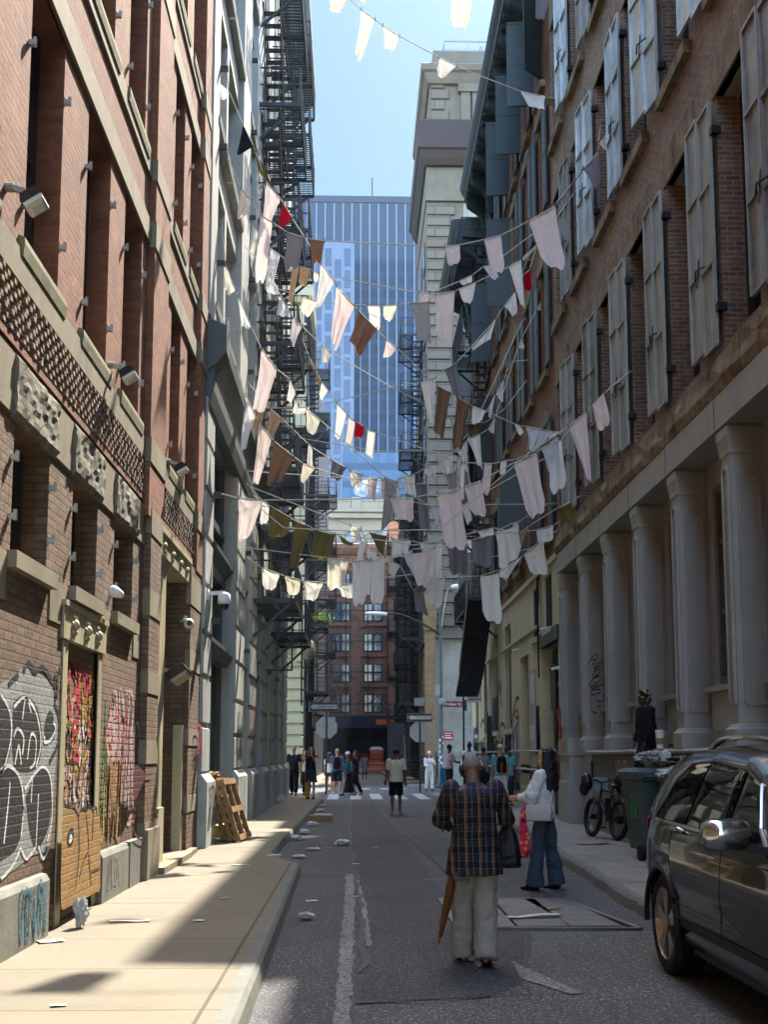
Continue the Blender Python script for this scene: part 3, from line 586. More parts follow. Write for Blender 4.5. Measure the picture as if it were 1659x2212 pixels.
paint_lines([[(440,1310),(520,1330),(555,1390),(580,1340),(620,1350),(650,1310),(680,1350),(700,1320),(710,1380)],[(555,1390),(560,1700),(530,1980)],[(620,1380),(640,1650),(600,1750),(560,1900)],[(680,1350),(670,1600)],[(640,1700),(660,1960)],[(660,1850),(730,1820)]],.022,M['blackspray'],bw,LX,.0845,1)
paint_poly([(460,1580),(475,1510),(505,1490),(515,1560),(500,1630),(470,1630)],M['blackspray'],bw,LX,.085,1)
paint_poly([(472,1590),(485,1540),(500,1560),(498,1590),(478,1620)],M['whitespray'],bw,LX,.087,1)
paint_poly([(862,640),(890,500),(915,475),(940,530),(948,700),(935,900),(900,960),(865,800)],M['pinkspray'],bw,LX,.003,1)
paint_poly([(850,760),(870,690),(900,900),(905,1080),(880,1040),(858,900)],M['pinkspray'],bw,LX,.0035,1)
paint_poly([(915,1000),(945,800),(975,660),(1005,640),(1012,820),(990,1050),(965,1380),(940,1455),(920,1400),(905,1200)],M['pinkspray'],bw,LX,.004,1)
paint_lines([[(850,700),(900,480),(945,560),(945,700)],[(860,760),(885,690),(900,780)],[(930,900),(1000,640)],[(870,850),(860,1000),(900,1180)],[(1010,460),(1020,640),(1000,800)]],.03,M['redspray'],bw,LX,.005,1)
paint_poly([(870,820),(885,815),(895,840),(890,860),(870,850)],M['redspray'],bw,LX,.006,1)
paint_poly([(1000,1100),(1010,1000),(1040,990),(1100,1060),(1080,1130),(1010,1270)],M['reddark'],bw,LX,.101,1)
paint_lines([[(995,1280),(1000,1500),(1050,1580),(1110,1570),(1150,1400),(1130,1180)],[(1100,1070),(1160,1060)]],.03,M['reddark'],bw,LX,.103,1)
paint_lines([[(1175,1320),(1195,1370),(1175,1420)],[(1230,1385),(1235,1430),(1180,1470),(1190,1530),(1225,1560),(1255,1520),(1250,1450),(1215,1440)],[(1210,1480),(1225,1500),(1205,1530)],[(1255,1340),(1270,1360),(1250,1395),(1270,1400)],[(1262,1305),(1262,1318)]],.018,M['blackspray'],bw,LX+.05,.004,1)
paint_lines([[(1345,930),(1440,880),(1420,990),(1345,930)]],.02,M['whitespray'],bw,LX-.5,.0,1)
m=MB(); mid=LX+.02+.004
for i,ch in enumerate('CKTISM'): text_on(m,ch,.155,(mid,17.12,1.33-i*.115),(0,1,0),(0,0,1),1.15)
for i in range(9):
    z=2.0-i*.06; stroke(m,[V((mid,17.05+.02*(i%3),z)),V((mid,17.12,z-.03)),V((mid,17.18,z-.005*(i%2)))],.016,mid,.0,1)
m.build('graffiti',M['blackspray'],bw)
RX=LX-.76
paint_poly([(1320,1030),(1440,1040),(1455,1200),(1455,1580),(1320,1600)],M['greyspray'],bw,RX,.004,1)
paint_lines([[(1330,1040),(1440,1020)],[(1340,1110),(1400,1130),(1410,1200),(1370,1280),(1330,1290)],[(1330,1320),(1400,1310),(1450,1400),(1450,1560)]],.13,M['blackspray'],bw,RX,.006,1)
PXp=LX+.075
def wall_scrawl(y,z,w,h,mat,X,side,parent,seed,n=5,lw=.03,lean=.1):
    """a spray tag of looping strokes"""
    r=random.Random(seed); m=MB()
    for i in range(n):
        cy=y+w*(i+.5)/n; pts=[]
        for k in range(r.randint(4,7)): pts.append(V((X,cy+r.uniform(-.6,.6)*w/n+lean*(k%2)*w/n,z+h*(r.random() if k%2 else (1 if k%4==0 else 0.05)))))
        stroke(m,pts,lw,X,.006+.0004*i,side)
    return m.build('graffiti',mat,parent)
for i,(yy,zz,ww,hh,mt,nn,lw_) in enumerate(((11.62,.8,.25,1.1,'yellowspray',1,.05),(11.64,.7,.3,1.5,'greenspray',1,.05),(11.95,.9,1.2,1.4,'pinkspray',3,.06),(12.3,1.2,.8,.8,'redspray',2,.022),(13.0,.8,.6,1.2,'pinkspray',2,.07),(12.0,.7,.7,.8,'tan',5,.08),(10.3,1.5,1.05,.9,'yellowspray',3,.05),(10.3,.9,1.05,1.2,'pinkspray',4,.05),(10.3,1.95,1.05,.5,'redspray',3,.07))):
    XX=DX if 10.25<=yy<11.4 else LX
    wall_scrawl(yy,zz,ww,hh,M[mt],XX,1,bw,200+i,nn,lw_,.3)
wall_scrawl(8.75,.16,.75,.42,M['blue'],PXp,1,bw,3,5,.022); wall_scrawl(11.85,.25,.6,.3,M['greyspray'],PXp,1,bw,8,4,.015)
# ================= wall lights, cameras
def floodlight(y,z,tilt,label,X=LX,k_=.55):
    t=thing('flood_light',(X,y,z),label,'flood light','box flood lights on the warehouse wall')
    c=V((X+.2,y,z)); m=MB(); m.tube((X-.01,y,z+.09),(X+.06,y,z+.09),.035,10); m.bar((X+.04,y,z+.09),c+V((-.03,0,.05)),.04); m.build('bracket',M['shutlow'],t)
    a=V((math.cos(tilt),0,-math.sin(tilt))); u=V((0,1,0)); n=a.cross(u)
    def fr(k,w,h): return [c+a*k*k_+u*i*w*k_+n*j*h*k_ for i,j in ((-1,-1),(1,-1),(1,1),(-1,1))]
    MB().loft([fr(-.12,.08,.07),fr(-.09,.13,.11),fr(.05,.2,.16),fr(.08,.2,.16)]).build('housing',M['iron'],t)
    MB().loft([fr(.08,.185,.145),fr(.13,.17,.13),fr(.17,.10,.08)]).build('lens',M['white'],t)
floodlight(8.02,5.68,1.0,'box flood light largest of the three on the brick wall, at the left edge')
floodlight(11.55,5.57,1.0,'box flood light on the brick wall above the rough stone lintels, middle of the three')
floodlight(15.2,5.5,1.0,'small box flood light high on the brick wall beside the grey building')
t=thing('flood_light',(LX,15.35,2.72),'tilted dark flood light on the cream iron post of the warehouse door','flood light')
MB().bar((LX,15.36,2.75),(LX+.16,15.4,2.72),.05).build('bracket',M['cream'],t)
m=MB(); c=V((LX+.2,15.4,2.7)); a=V((.55,-.2,-.8)).normalized(); u=V((0,1,0)); n=a.cross(u).normalized(); u=n.cross(a)
fr=lambda k,w,h:[c+a*k+u*i*w+n*j*h for i,j in ((-1,-1),(1,-1),(1,1),(-1,1))]
m.loft([fr(-.1,.07,.07),fr(-.07,.14,.13),fr(.06,.17,.15)]); m.build('housing',M['iron'],t); MB().loft([fr(.06,.15,.13),fr(.10,.12,.10)]).build('lens',M['cream'],t)
t=thing('wall_lamp',(LX,11.67,3.2),'white conical wall lamp on a bracket above the bricked up doorway','lamp')
MB().path([(LX-.02,11.62,3.1),(LX+.04,11.64,3.17),(LX+.08,11.67,3.27)],.012).build('bracket',M['steel'],t)
m=MB(); a=V((.8,.25,-.35)).normalized(); c=V((LX+.06,11.67,3.3)); m.loft([m.ring(c-a*.02,a,.03,12),m.ring(c+a*.01,a,.058,12),m.ring(c+a*.06,a,.058,12),m.ring(c+a*.13,a,.035,12),m.ring(c+a*.145,a,.015,12)]); m.build('lamp_shade',M['white'],t,smooth=True)
def domecam(X,y,z,side,label,arm=.3):
    t=thing('security_camera',(X,y,z),label,'security camera')
    m=MB(); m.box(min(X,X+side*.04),max(X,X+side*.04),y-.09,y+.09,z+.08,z+.26); m.bar((X,y,z+.18),(X+side*arm,y,z+.2),.07,.06); m.build('bracket',M['white'],t)
    m=MB(); m.lathe((X+side*arm,y,z),[(.05,.2),(.1,.17),(.11,.05),(.10,.0)]); m.build('housing',M['white'],t,smooth=True)
    MB().sph((X+side*arm,y,z),.085,.085,.1,12,8).build('dome',M['glass'],t,smooth=True)
domecam(-2.5,18.8,4.1,1,'white dome camera on the first pale grey pier of the left building')
t=thing('security_camera',(LX,16.9,3.5),'round white camera on a flat arm in front of the dark warehouse doorway','security camera')
MB().bar((LX-.1,17.3,3.62),(LX+.1,16.6,3.63),.04,.02).build('bracket',M['white'],t)
m=MB(); c=V((LX+.12,16.75,3.54)); m.sph(c,.08,.08,.08,14,8); m.build('housing',M['white'],t,smooth=True); m=MB(); m.tube(c+V((.02,-.068,0)),c+V((.025,-.088,0)),.04,12); m.build('dome',M['black'],t)
# ================= LEFT: grey loft building (Y 18.45..41.2)
gb=thing('grey_loft_building',(LX,30,0),'tall pale grey loft building with rusticated piers and a dark iron cornice on the left','building')
piers=[(18.45,19.45),(23.4,25.2),(26.6,28.4),(29.9,31.7),(33.2,34.8),(36.3,37.9),(39.3,41.2)]
GX=-2.85
GT=27.2
hl=[]
bays=[(piers[i][1]+.02,piers[i+1][0]-.02) for i in range(len(piers)-1)]
for a,b in bays: hl.append((a,b,.35,7.6))
ups=[(9.6,12.2),(13.1,15.7),(16.6,19.2),(20.1,22.7),(23.4,25.8)]
upw=[]
for a,b in bays:
    n=2 if b-a>2.5 else 1; w_=(b-a+.5)/n
    for k in range(n): upw.append((a-.25+k*w_+.14,a-.25+(k+1)*w_-.14))
for c,d in ups:
    for a,b in upw: hl.append((a,b,c,d))
m=MB(); facade(m,GX+.25,-1,18.45,41.2,0,GT,hl,.45); shell(m,GX+.25,-1,18.45,41.2,0,GT,10); m.build('wall',M['greypier'],gb)
for i,(a,b) in enumerate(piers):
    m=MB(); m.box(GX+.1,GX+.33,a,b,1.3,7.4); z=1.32
    rr=random.Random(i)
    while z<7.2:
        h=rr.choice((.72,.8)); m.loft([[V((GX+.3,a+.0,z)),V((GX+.3,b,z)),V((GX+.3,b,z+h-.05)),V((GX+.3,a,z+h-.05))],[V((GX+.37,a+.03,z+.03)),V((GX+.37,b-.03,z+.03)),V((GX+.37,b-.03,z+h-.08)),V((GX+.37,a+.03,z+h-.08))]]); z+=h
    m.build('pier',M['greypier'],gb)
    m=MB(); m.loft([[V((x,y,zz)) for x,y in ((GX+.05,a-.05),(GX+.47+e,a-.05),(GX+.47+e,b+.05),(GX+.05,b+.05))] for zz,e in ((0,0),(1.17,0),(1.3,-.1))]); m.build('pier_base',M['greypier'],gb)
    m=MB(); m.box(GX+.2,GX+.36,a+.1,b-.1,9.05,GT-.4); m.build('pilaster',M['greypier'],gb)
for i,(a,b) in enumerate(bays):
    f=MB(); X0,X1=GX-.05,GX+.08
    cols=[a+.14,b-.14]+([ (a+b)/2] if b-a>1.7 else [])
    for y in cols: f.box(X0,X1,y-.13,y+.13,.35,7.5)
    f.box(X0,X1+.12,a,b,3.45,3.75); f.loft([[V((X0,y,3.4)),V((X1+.12,y,3.4)),V((X1+.24,y,3.6)),V((X1+.24,y,3.68)),V((X0,y,3.7))] for y in (a,b)])
    f.box(X0,X1+.05,a,b,5.0,5.2); f.loft([[V((X0,y,5.2)),V((X1+.05,y,5.2)),V((X1+.22,y,5.38)),V((X1+.22,y,5.46)),V((X0,y,5.5))] for y in (a,b)])
    f.box(X0,X1+.02,a,b,6.0,6.15); f.box(X0,X1+.03,a,b,.33,.75); f.build('storefront',M['sashgreen'],gb)
    MB().loft([[V((X0,y,.75)),V((X1+.28,y,.76)),V((X1+.28,y,.9)),V((X0,y,.98))] for y in (a+.05,b-.05)]).build('sill',M['greypier'],gb)
    MB().box(X0+.02,X0+.05,a+.05,b-.05,.8,7.45).build('pane',M['glass'],gb)
for c,d in ups:
    for a,b in upw:
        if c<23: sash(gb,GX+.25,-1,a,b,c,d,.40,M['sashdark'],M['glassb'],(.5,))
        MB().loft([[V((GX+.2,y,c-.22)),V((GX+.38,y,c-.2)),V((GX+.40,y,c-.06)),V((GX+.2,y,c-.01))] for y in (a-.1,b+.1)]).build('sill',M['greypier'],gb)
# main iron cornice over the shop fronts
m=MB(); prof=[(GX+.2,7.45),(GX+.4,7.45),(GX+.45,7.7),(GX+.46,7.95),(GX+.46,8.1),(GX+.52,8.35),(GX+.60,8.5),(GX+.62,8.7),(GX+.55,8.8),(GX+.25,8.95)]
m.loft([[V((x,y,z)) for x,z in prof] for y in (18.5,41.1)]); c=m.build('cornice',M['greydark'],gb)
m=MB(); m.loft([[V((GX+.2,y,7.9)),V((GX+.5,y,8.15)),V((GX+.66,y,8.35)),V((GX+.66,y,8.8)),V((GX+.2,y,9.0))] for y in (18.46,18.95)]); m.build('bracket',M['greydark'],c)
m=MB(); prof=[(GX+.2,26.0),(GX+.55,26.1),(GX+.7,26.5),(GX+1.1,26.9),(GX+1.2,27.3),(GX+1.2,27.6),(GX+.2,27.8)]
m.loft([[V((x,y,z)) for x,z in prof] for y in (18.5,41.9)]); m.build('roof_cornice',M['greydark'],gb)
# small pale iron anchors
m0=None
for (a,b) in piers[:5]:
    for z in (3.9,6.1,10.3,12.5,14.,16.1,17.9,19.6):
        q=MB(); q.box(GX+.3,GX+.5,b-.1,b-.04,z-.05,z+.05); q.build('iron_anchor',M['iron'],gb)
paint_lines([[(1580,700),(1600,660),(1620,700),(1615,800),(1590,850),(1600,900)],[(1590,700),(1600,820)],[(1610,720),(1605,880)],[(1620,760),(1625,900)]],.05,M['redspray'],gb,GX+.37,.004,1)
for i,(a,b) in enumerate(piers[1:5]): wall_scrawl(a+.15,.35,b-a-.3,.8,M[('blue','redspray','blackspray','greyspray')[i]],GX+.47,1,gb,20+i,3,.03)
wall_scrawl(18.55,.4,.8,.7,M['blackspray'],GX+.47,1,gb,31,4,.04); wall_scrawl(26.7,1.5,1.4,1.2,M['redspray'],GX+.37,1,gb,33,4,.03); wall_scrawl(23.6,1.6,1.4,.9,M['blackspray'],GX+.37,1,gb,35,4,.03)
# ================= fire escapes
def fire_escape(base,X,out,y0,y1,zs,label,side=1,stairs=True,mat='iron',slat=.13,lower=None,cat='fire escape'):
    """balconies at heights zs on plane X, projecting out*side; stairs zigzag along Y"""
    t=thing('fire_escape',(X,(y0+y1)/2,0 if base is None else base),label,cat)
    W=X+side*out; I=M[mat]
    def B(a,b): return (min(a,b),max(a,b))
    for i,z in enumerate(zs):
        m=MB(); sy0=y0; hole=(y0+.35,y1-.9) if (stairs and i>0) else None
        for yy in (y0,(y0+y1)/2,y1): m.bar((X-side*.0,yy,z-.05),(W,yy,z-.05),.06,.10)
        for xx in (X+side*.05,X+side*out/2,W): m.bar((xx,y0,z-.02),(xx,y1,z-.02),.05,.06)
        n=int((y1-y0)/slat)
        for k in range(n):
            y=y0+(k+.5)*slat
            if hole and hole[0]<y<hole[1]: m.bar((X+side*out*.52,y,z+.02),(W,y,z+.02),.035,.025)
            else: m.bar((X+side*.02,y,z+.02),(W,y,z+.02),.04,.02)
        m.build('platform',I,t)
        r=MB()
        for h in (.5,.95): r.bar((X,y0,z+h),(W,y0,z+h),.03); r.bar((X,y1,z+h),(W,y1,z+h),.03); r.bar((W,y0,z+h),(W,y1,z+h),.03)
        n=max(3,int((y1-y0)/.16))
        for k in range(n+1):
            y=y0+(y1-y0)*k/n; r.bar((W,y,z),(W,y,z+.95),.05 if k%6==0 else .016)
        n=int(out/.16)
        for k in range(n+1):
            x=X+side*out*k/n
            for y in (y0,y1): r.bar((x,y,z),(x,y,z+.95),.016)
        r.build('railing',I,t)
        b=MB()
        for y in (y0+.15,y1-.15): b.bar((X,y,z-.95),(W-side*.12,y,z-.08),.05,.07)
        b.build('bracket',I,t)
        if stairs and i+1<len(zs):
            z2=zs[i+1]; s=MB(); a,b_=(y1-.7,y0+.45); xs=(X+side*out*.08,X+side*out*.48)
            for x in xs: s.bar((x,a,z),(x,b_,z2),.03,.16)
            n=int((z2-z)/.21)
            for k in range(1,n): f_=k/n; s.box(min(xs),max(xs),a+(b_-a)*f_-.09,a+(b_-a)*f_+.09,z+(z2-z)*f_-.012,z+(z2-z)*f_+.012)
            for x in xs: s.bar((x,a,z+.8),(x,b_,z2+.8),.025)
            s.build('stair',I,t)
    if lower:
        l=MB(); yL,zl=lower; x=W-side*.25
        for y in (yL,yL+.4): l.bar((x,y,zl),(x,y,zs[0]+1.),.035)
        k=zl+.15
        while k<zs[0]+.9: l.bar((x,yL,k),(x,yL+.4,k),.025); k+=.3
        l.build('ladder',I,t)
    return t
fire_escape(None,-2.55,1.08,27.2,31.0,[5.35,8.6,11.8,15.,18.1,21.2],'black iron fire escape with slatted balconies on the pale grey left building, its near stack')
fire_escape(None,-2.55,1.05,33.3,37.2,[5.2,8.2,11.4,14.6,17.7,20.8,23.6],'black iron fire escape at the far end of the pale grey left building',lower=(36.4,3.2))
t=thing('hanging_iron_frame',(-1.7,31.2,4.0),'square iron frame hanging below the lowest left fire escape balcony','iron frame')
m=MB(); m.bar((-1.75,31,5.2),(-1.75,31,3.9),.05); m.bar((-1.75,31,3.92),(-2.6,31,3.92),.05); m.bar((-2.56,31,3.92),(-2.56,31,5.1),.05); m.build('frame',M['iron'],t)
# drain pipes
for y,x,lab in ((32.3,-2.5,'pale drainpipe beside the near left fire escape'),(38.6,-2.5,'thin pale drainpipe near the far corner of the grey left building')):
    m=MB(); m.tube((x,y,.13),(x,y,25.5),.06,8); tag(m.build('drainpipe',M['cream'],None),lab,'drainpipe')
# ================= RIGHT: warehouse with grey iron ground floor (Y .. 26.4), plane X=4.8
RXp=4.8
ra=thing('shuttered_warehouse',(RXp,14,0),'brown brick warehouse with galvanised shutters above grey cast iron columns and a stained stone band','warehouse')
A0,A1=-34.,26.35
ay=[15.2+2.4*k for k in range(-9,5)]; ay=[y for y in ay if y>-7 and y+1.35<A1+.1]
rows=[(6.92,10.36),(11.83,15.0),(16.4,19.5)]
m=MB(); facade(m,RXp,1,A0,A1,6.3,22.0,[(y,y+1.33,c,d) for c,d in rows for y in ay],.42); shell(m,RXp,1,A0,A1,6.3,22.0,10)
m.build('wall',M['brickdark'],ra)
for c,d in rows:
    for y in ay:
        if y<3 : continue
        if c>16 and y<14: continue
        sash(ra,RXp,1,y,y+1.33,c,d,.42,M['sashdark'],M['glass'],(.5,),())
        m=MB().box(RXp-.03,RXp+.1,y-.12,y+1.45,d+.0,d+.52); m.build('lintel',M['fascia' if c<7 else 'stone'],ra)
        if c>7: MB().box(RXp-.12,RXp+.1,y-.1,y+1.43,c-.2,c).build('sill',M['fascia'],ra)
rr=random.Random(3)
for c,d in rows:
    for y in ay:
        if y<4: continue
        s0=y+1.37; s1=s0+1.0
        if s1>A1+.5: continue
        X0=RXp-.085+rr.uniform(-.01,.01); ang=rr.uniform(-.02,.14)
        m=MB(); zt=d-.02; zb=c+.02
        def P(yy,zz,o): return V((X0-o-ang*(yy-s0)-.0,yy,zz))
        n=10; k=16; rs=[]
        for half in (0,1):
            a=s0+.5*half+.012; b=a+.476
            if half==0 and False: pass
            top=zt-(.0 if half else .05); bot=zb+(.06 if half else 0)
            off=.012*half
            # slightly buckled sheet
            grid=[[P(a+(b-a)*i/4,bot+(top-bot)*j/9,off+rr.uniform(-.012,.012)) for i in range(5)] for j in range(10)]
            b0=len(m.v); m.v+=[p for g in grid for p in g]
            for j in range(9):
                for i in range(4): m.f.append([b0+j*5+i,b0+j*5+i+1,b0+(j+1)*5+i+1,b0+(j+1)*5+i])
            e=.018
            for (q1,q2) in (((a,bot),(a,top)),((b,bot),(b,top)),((a,bot),(b,bot)),((a,top),(b,top))): m.bar(P(q1[0],q1[1],off+.01),P(q2[0],q2[1],off+.01),.045,.045)
            for fz in (.34,.67): m.bar(P(a,bot+(top-bot)*fz,off+.012),P(b,bot+(top-bot)*fz,off+.012),.05,.04)
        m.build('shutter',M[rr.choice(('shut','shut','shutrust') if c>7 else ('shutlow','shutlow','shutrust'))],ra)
        q=MB()
        for zz in (c+.5,d-.5): q.box(RXp-.1,RXp+.03,s0-.1,s0+.02,zz-.05,zz+.05)
        q.build('shutter_hinge',M['iron'],ra)
        q=MB(); q.path([P(s0+.3,c+1.2,.05),P(s0+.55,c+1.25,.09),P(s0+.7,c+1.18,.05)],.014,5); q.path([P(s0+.52,c+1.4,.05),P(s0+.54,c+1.0,.08)],.012,5); q.build('latch',M['iron'],ra)
# ground floor: entablature, columns, windows, base wall
m=MB(); m.loft([[V((x,y,z)) for x,z in ((RXp+.5,5.85),(RXp-.06,5.85),(RXp-.06,6.3),(RXp+.5,6.3))] for y in (A0,A1)]); 
e=m.build('entablature',M['greyiron'],ra)
m=MB(); rs=[]; rr=random.Random(8); n=160
for i in range(n+1):
    y=A0+(A1-A0)*i/n; rs.append([V((RXp+.2,y,6.3)),V((RXp-.07+rr.uniform(-.015,.015),y,6.305)),V((RXp-.10+rr.uniform(-.03,.03),y,6.45)),V((RXp-.08+rr.uniform(-.04,.03),y,6.6)),V((RXp-.05+rr.uniform(-.05,.02),y,6.78)),V((RXp+.2,y,6.84))])
m.loft(rs); m.build('stone_band',M['fascia'],ra)
m=MB()
for k in range(26):
    y=A0+.9+2.38*k
    if y<A1: m.box(RXp-.0635,RXp-.055,y-.008,y+.008,5.87,6.29)
m.build('entablature_joint',M['sashdark'],e)
cw=.34
cy=[14.1+2.38*k for k in range(-8,6)]
cy=[y for y in cy if y+cw<A1+.02]

hl=[]
for y in cy: hl.append((y+cw,y+2.38,1.72,5.8))
m=MB(); facade(m,RXp+.44,1,A0,A1,1.7,6.3,[(a+.25,min(b,A1-.05)-.25,2.6,5.5) for a,b,_,_ in hl if a<A1-.3],.25); m.build('infill_wall',M['greyiron'],ra)
for a,b,_,_ in hl:
    if a>A1-.5: continue
    b=min(b,A1-.05)
    if a>4: sash(ra,RXp+.44,1,a+.27,b-.27,2.62,5.48,.12,M['sashgrey'],M['glass'],(.36,.72),(),.10)
    q=MB(); q.box(RXp+.38,RXp+.46,a+.1,b-.1,1.8,2.5); q.box(RXp+.35,RXp+.39,a+.35,b-.35,1.95,2.35); q.box(RXp+.28,RXp+.46,a+.1,b-.1,2.5,2.58); q.build('spandrel',M['greyiron'],ra)
def panel_strip(m,X,y0,y1,z0,z1,arch):
    """raised moulding outline on the alley face"""
    P=[(y0,z0),(y0,z1)]
    if arch:
        n=8; r=(y1-y0)/2; P=[(y0,z0),(y0,z1-r)]+[((y0+y1)/2-r*math.cos(math.pi*i/n),z1-r+r*math.sin(math.pi*i/n)) for i in range(1,n)]+[(y1,z1-r),(y1,z0)]
    else: P+=[(y1,z1),(y1,z0)]
    P.append(P[0])
    for (a,b),(c,d) in zip(P,P[1:]): m.bar(V((X-.012,a,b)),V((X-.012,c,d)),.04,.05)
for y in cy:
    if y<3: continue
    b=y+cw; m=MB(); f=RXp+.0
    m.box(f,RXp+.46,y,b,1.95,5.45)
    panel_strip(m,f,y+.07,b-.07,2.25,5.3,True)
    # near side face panel (faces down the alley)
    P=[(f+.09,2.25)]+[(f+.225-.135*math.cos(math.pi*i/8),5.1+.135*math.sin(math.pi*i/8)) for i in range(9)]+[(f+.36,2.25),(f+.09,2.25)]
    for (a,c),(d,g_) in zip(P,P[1:]): m.bar(V((a,y-.012,c)),V((d,y-.012,g_)),.032,.05)
    col=m.build('column',M['greyiron'],ra)
    m=MB(); m.loft([[V((x,yy,z)) for x,yy in ((f-.0-o,y-o),(RXp+.46,y-o),(RXp+.46,b+o),(f-o,b+o))] for z,o in ((5.45,0),(5.47,.02),(5.52,.02),(5.56,.025),(5.66,.04),(5.69,.05),(5.8,.05),(5.85,.01))]); m.build('capital',M['greyiron'],col)
    m=MB(); m.loft([[V((x,yy,z)) for x,yy in ((f-o,y-o),(RXp+.4,y-o),(RXp+.4,b+o),(f-o,b+o))] for z,o in ((1.7,.06),(1.93,.06),(1.95,.03),(2.0,.0))]); m.build('column_base',M['greyiron'],col)
MB().box(RXp+.02,RXp+.5,A0,23.2,0,1.62).build('base_wall',M['greybase'],ra)
m=MB(); rs=[]; rr=random.Random(4)
for i in range(110):
    y=A0+(23.3-A0)*i/109; o=rr.uniform(-.006,.006); rs.append([V((RXp+.4,y,1.62)),V((RXp-.06,y,1.63+o)),V((RXp-.075,y,1.67+o)),V((RXp-.05,y,1.70+o)),V((RXp+.4,y,1.72))])
m.loft(rs); m.build('ledge',M['greyiron'],ra)
# corner pier down to the pavement and the narrow grey doorway
m=MB(); m.box(RXp-.12,RXp+.4,25.1,26.34,.12,1.02); m.box(RXp-.06,RXp+.4,25.16,26.32,1.02,1.6); m.box(RXp-.1,RXp+.4,25.12,26.33,1.6,1.98); m.build('corner_pier',M['greyiron'],ra)
MB().box(RXp+.25,RXp+.5,23.2,25.1,0,1.72).build('doorway_panel',M['greyiron'],ra)
MB().box(RXp-.13,RXp-.125,25.55,25.75,1.75,1.9).build('red_sticker',M['orange'],ra)
m=MB(); m.box(RXp-.02,RXp+.02,23.02,23.15,1.15,1.48); m.build('intercom',M['black'],ra)
# red scrawl on the column, tags on the base
def rscr(lines,t,w,mat,X,off,par): 
    m=MB()
    for L in lines: stroke(m,[onx(*px(t,x,y),X) for x,y in L],w,X,off,-1)
    return m.build('graffiti',mat,par)
rscr([[(190,385),(215,340),(265,300),(250,360),(225,390)],[(215,350),(262,345)],[(235,420),(300,355),(290,395),(245,430)],[(225,490),(250,440),(305,425),(270,470),(232,500)],[(195,560),(240,500),(300,485),(270,540),(215,570),(200,540)],[(240,520),(270,580)],[(215,600),(240,580),(330,545)],[(205,640),(230,600),(290,595),(285,620),(220,640)],[(215,650),(222,780)],[(250,645),(270,690),(310,685),(325,625)],[(325,640),(350,670),(335,790),(300,780),(295,735),(265,735),(262,785),(222,770)]],'Z',.035,M['reddark'],RXp,.016,ra)
rscr([[(380,300),(378,340),(385,360)],[(385,300),(393,300)],[(390,380),(400,800)],[(405,860),(412,905),(400,950)]],'Z',.02,M['reddark'],RXp,.016,ra)
rscr([[(730,1210),(735,1130),(750,1110),(765,1140),(735,1160),(780,1170),(770,1220),(740,1230)],[(790,1180),(800,1150),(815,1160),(790,1215),(815,1220)],[(830,1150),(835,1210)],[(850,1160),(840,1190),(860,1215)],[(880,1210),(885,1150),(905,1180),(895,1215),(915,1150),(925,1200)],[(935,1200),(960,1090),(985,1100),(990,1170)]],'Z',.025,M['ironrust'],RXp+.02,.004,ra)
wall_scrawl(21.3,.9,1.7,.6,M['greyspray'],RXp+.02,-1,ra,61,6,.03); wall_scrawl(20.2,1.0,.8,.5,M['whitespray'],RXp+.02,-1,ra,62,3,.03)
wall_scrawl(16.2,.15,3.6,.95,M['yellowspray'],RXp+.02,-1,ra,63,9,.2); wall_scrawl(16.2,.15,3.6,.95,M['blackspray'],RXp+.02,-1,ra,64,7,.05)
# ================= RIGHT: brown brick house with dark green shutters (Y 26.4..40.5) on a cream painted ground floor
rb=thing('brown_brick_loft',(RXp,33,0),'orange brown brick loft with dark green shutters over a cream painted graffiti wall','building')
B0,B1=26.4,46.9
yr=[(35.0,36.4),(38.1,39.3),(41.5,42.5),(44.4,45.4)]
tall=[(a,b,2.42,5.72) for a,b in yr]+[(26.75,29.2,.0,4.35,.4),(31.4,33.1,.75,4.42,.25)]
smallw=[(27.5,28.6,4.75,6.1),(29.6,30.5,4.72,6.05)]
m=MB(); facade(m,RXp+.02,1,B0,B1,0,6.45,tall+smallw,.3); m.build('lower_wall',M['brickyellow'],rb)
by=[27.4+2.45*k for k in range(8)]
brs=[(7.0,9.9),(11.2,14.1),(15.3,18.2),(18.9,21.4)]
m=MB(); facade(m,RXp+.04,1,B0,B1,6.45,22.4,[(y,y+1.1,c,d) for c,d in brs for y in by if y+1.1<B1],.3); shell(m,RXp+.04,1,B0,B1,0,22.4,9); m.build('wall',M['brickorange'],rb)
rr=random.Random(12)
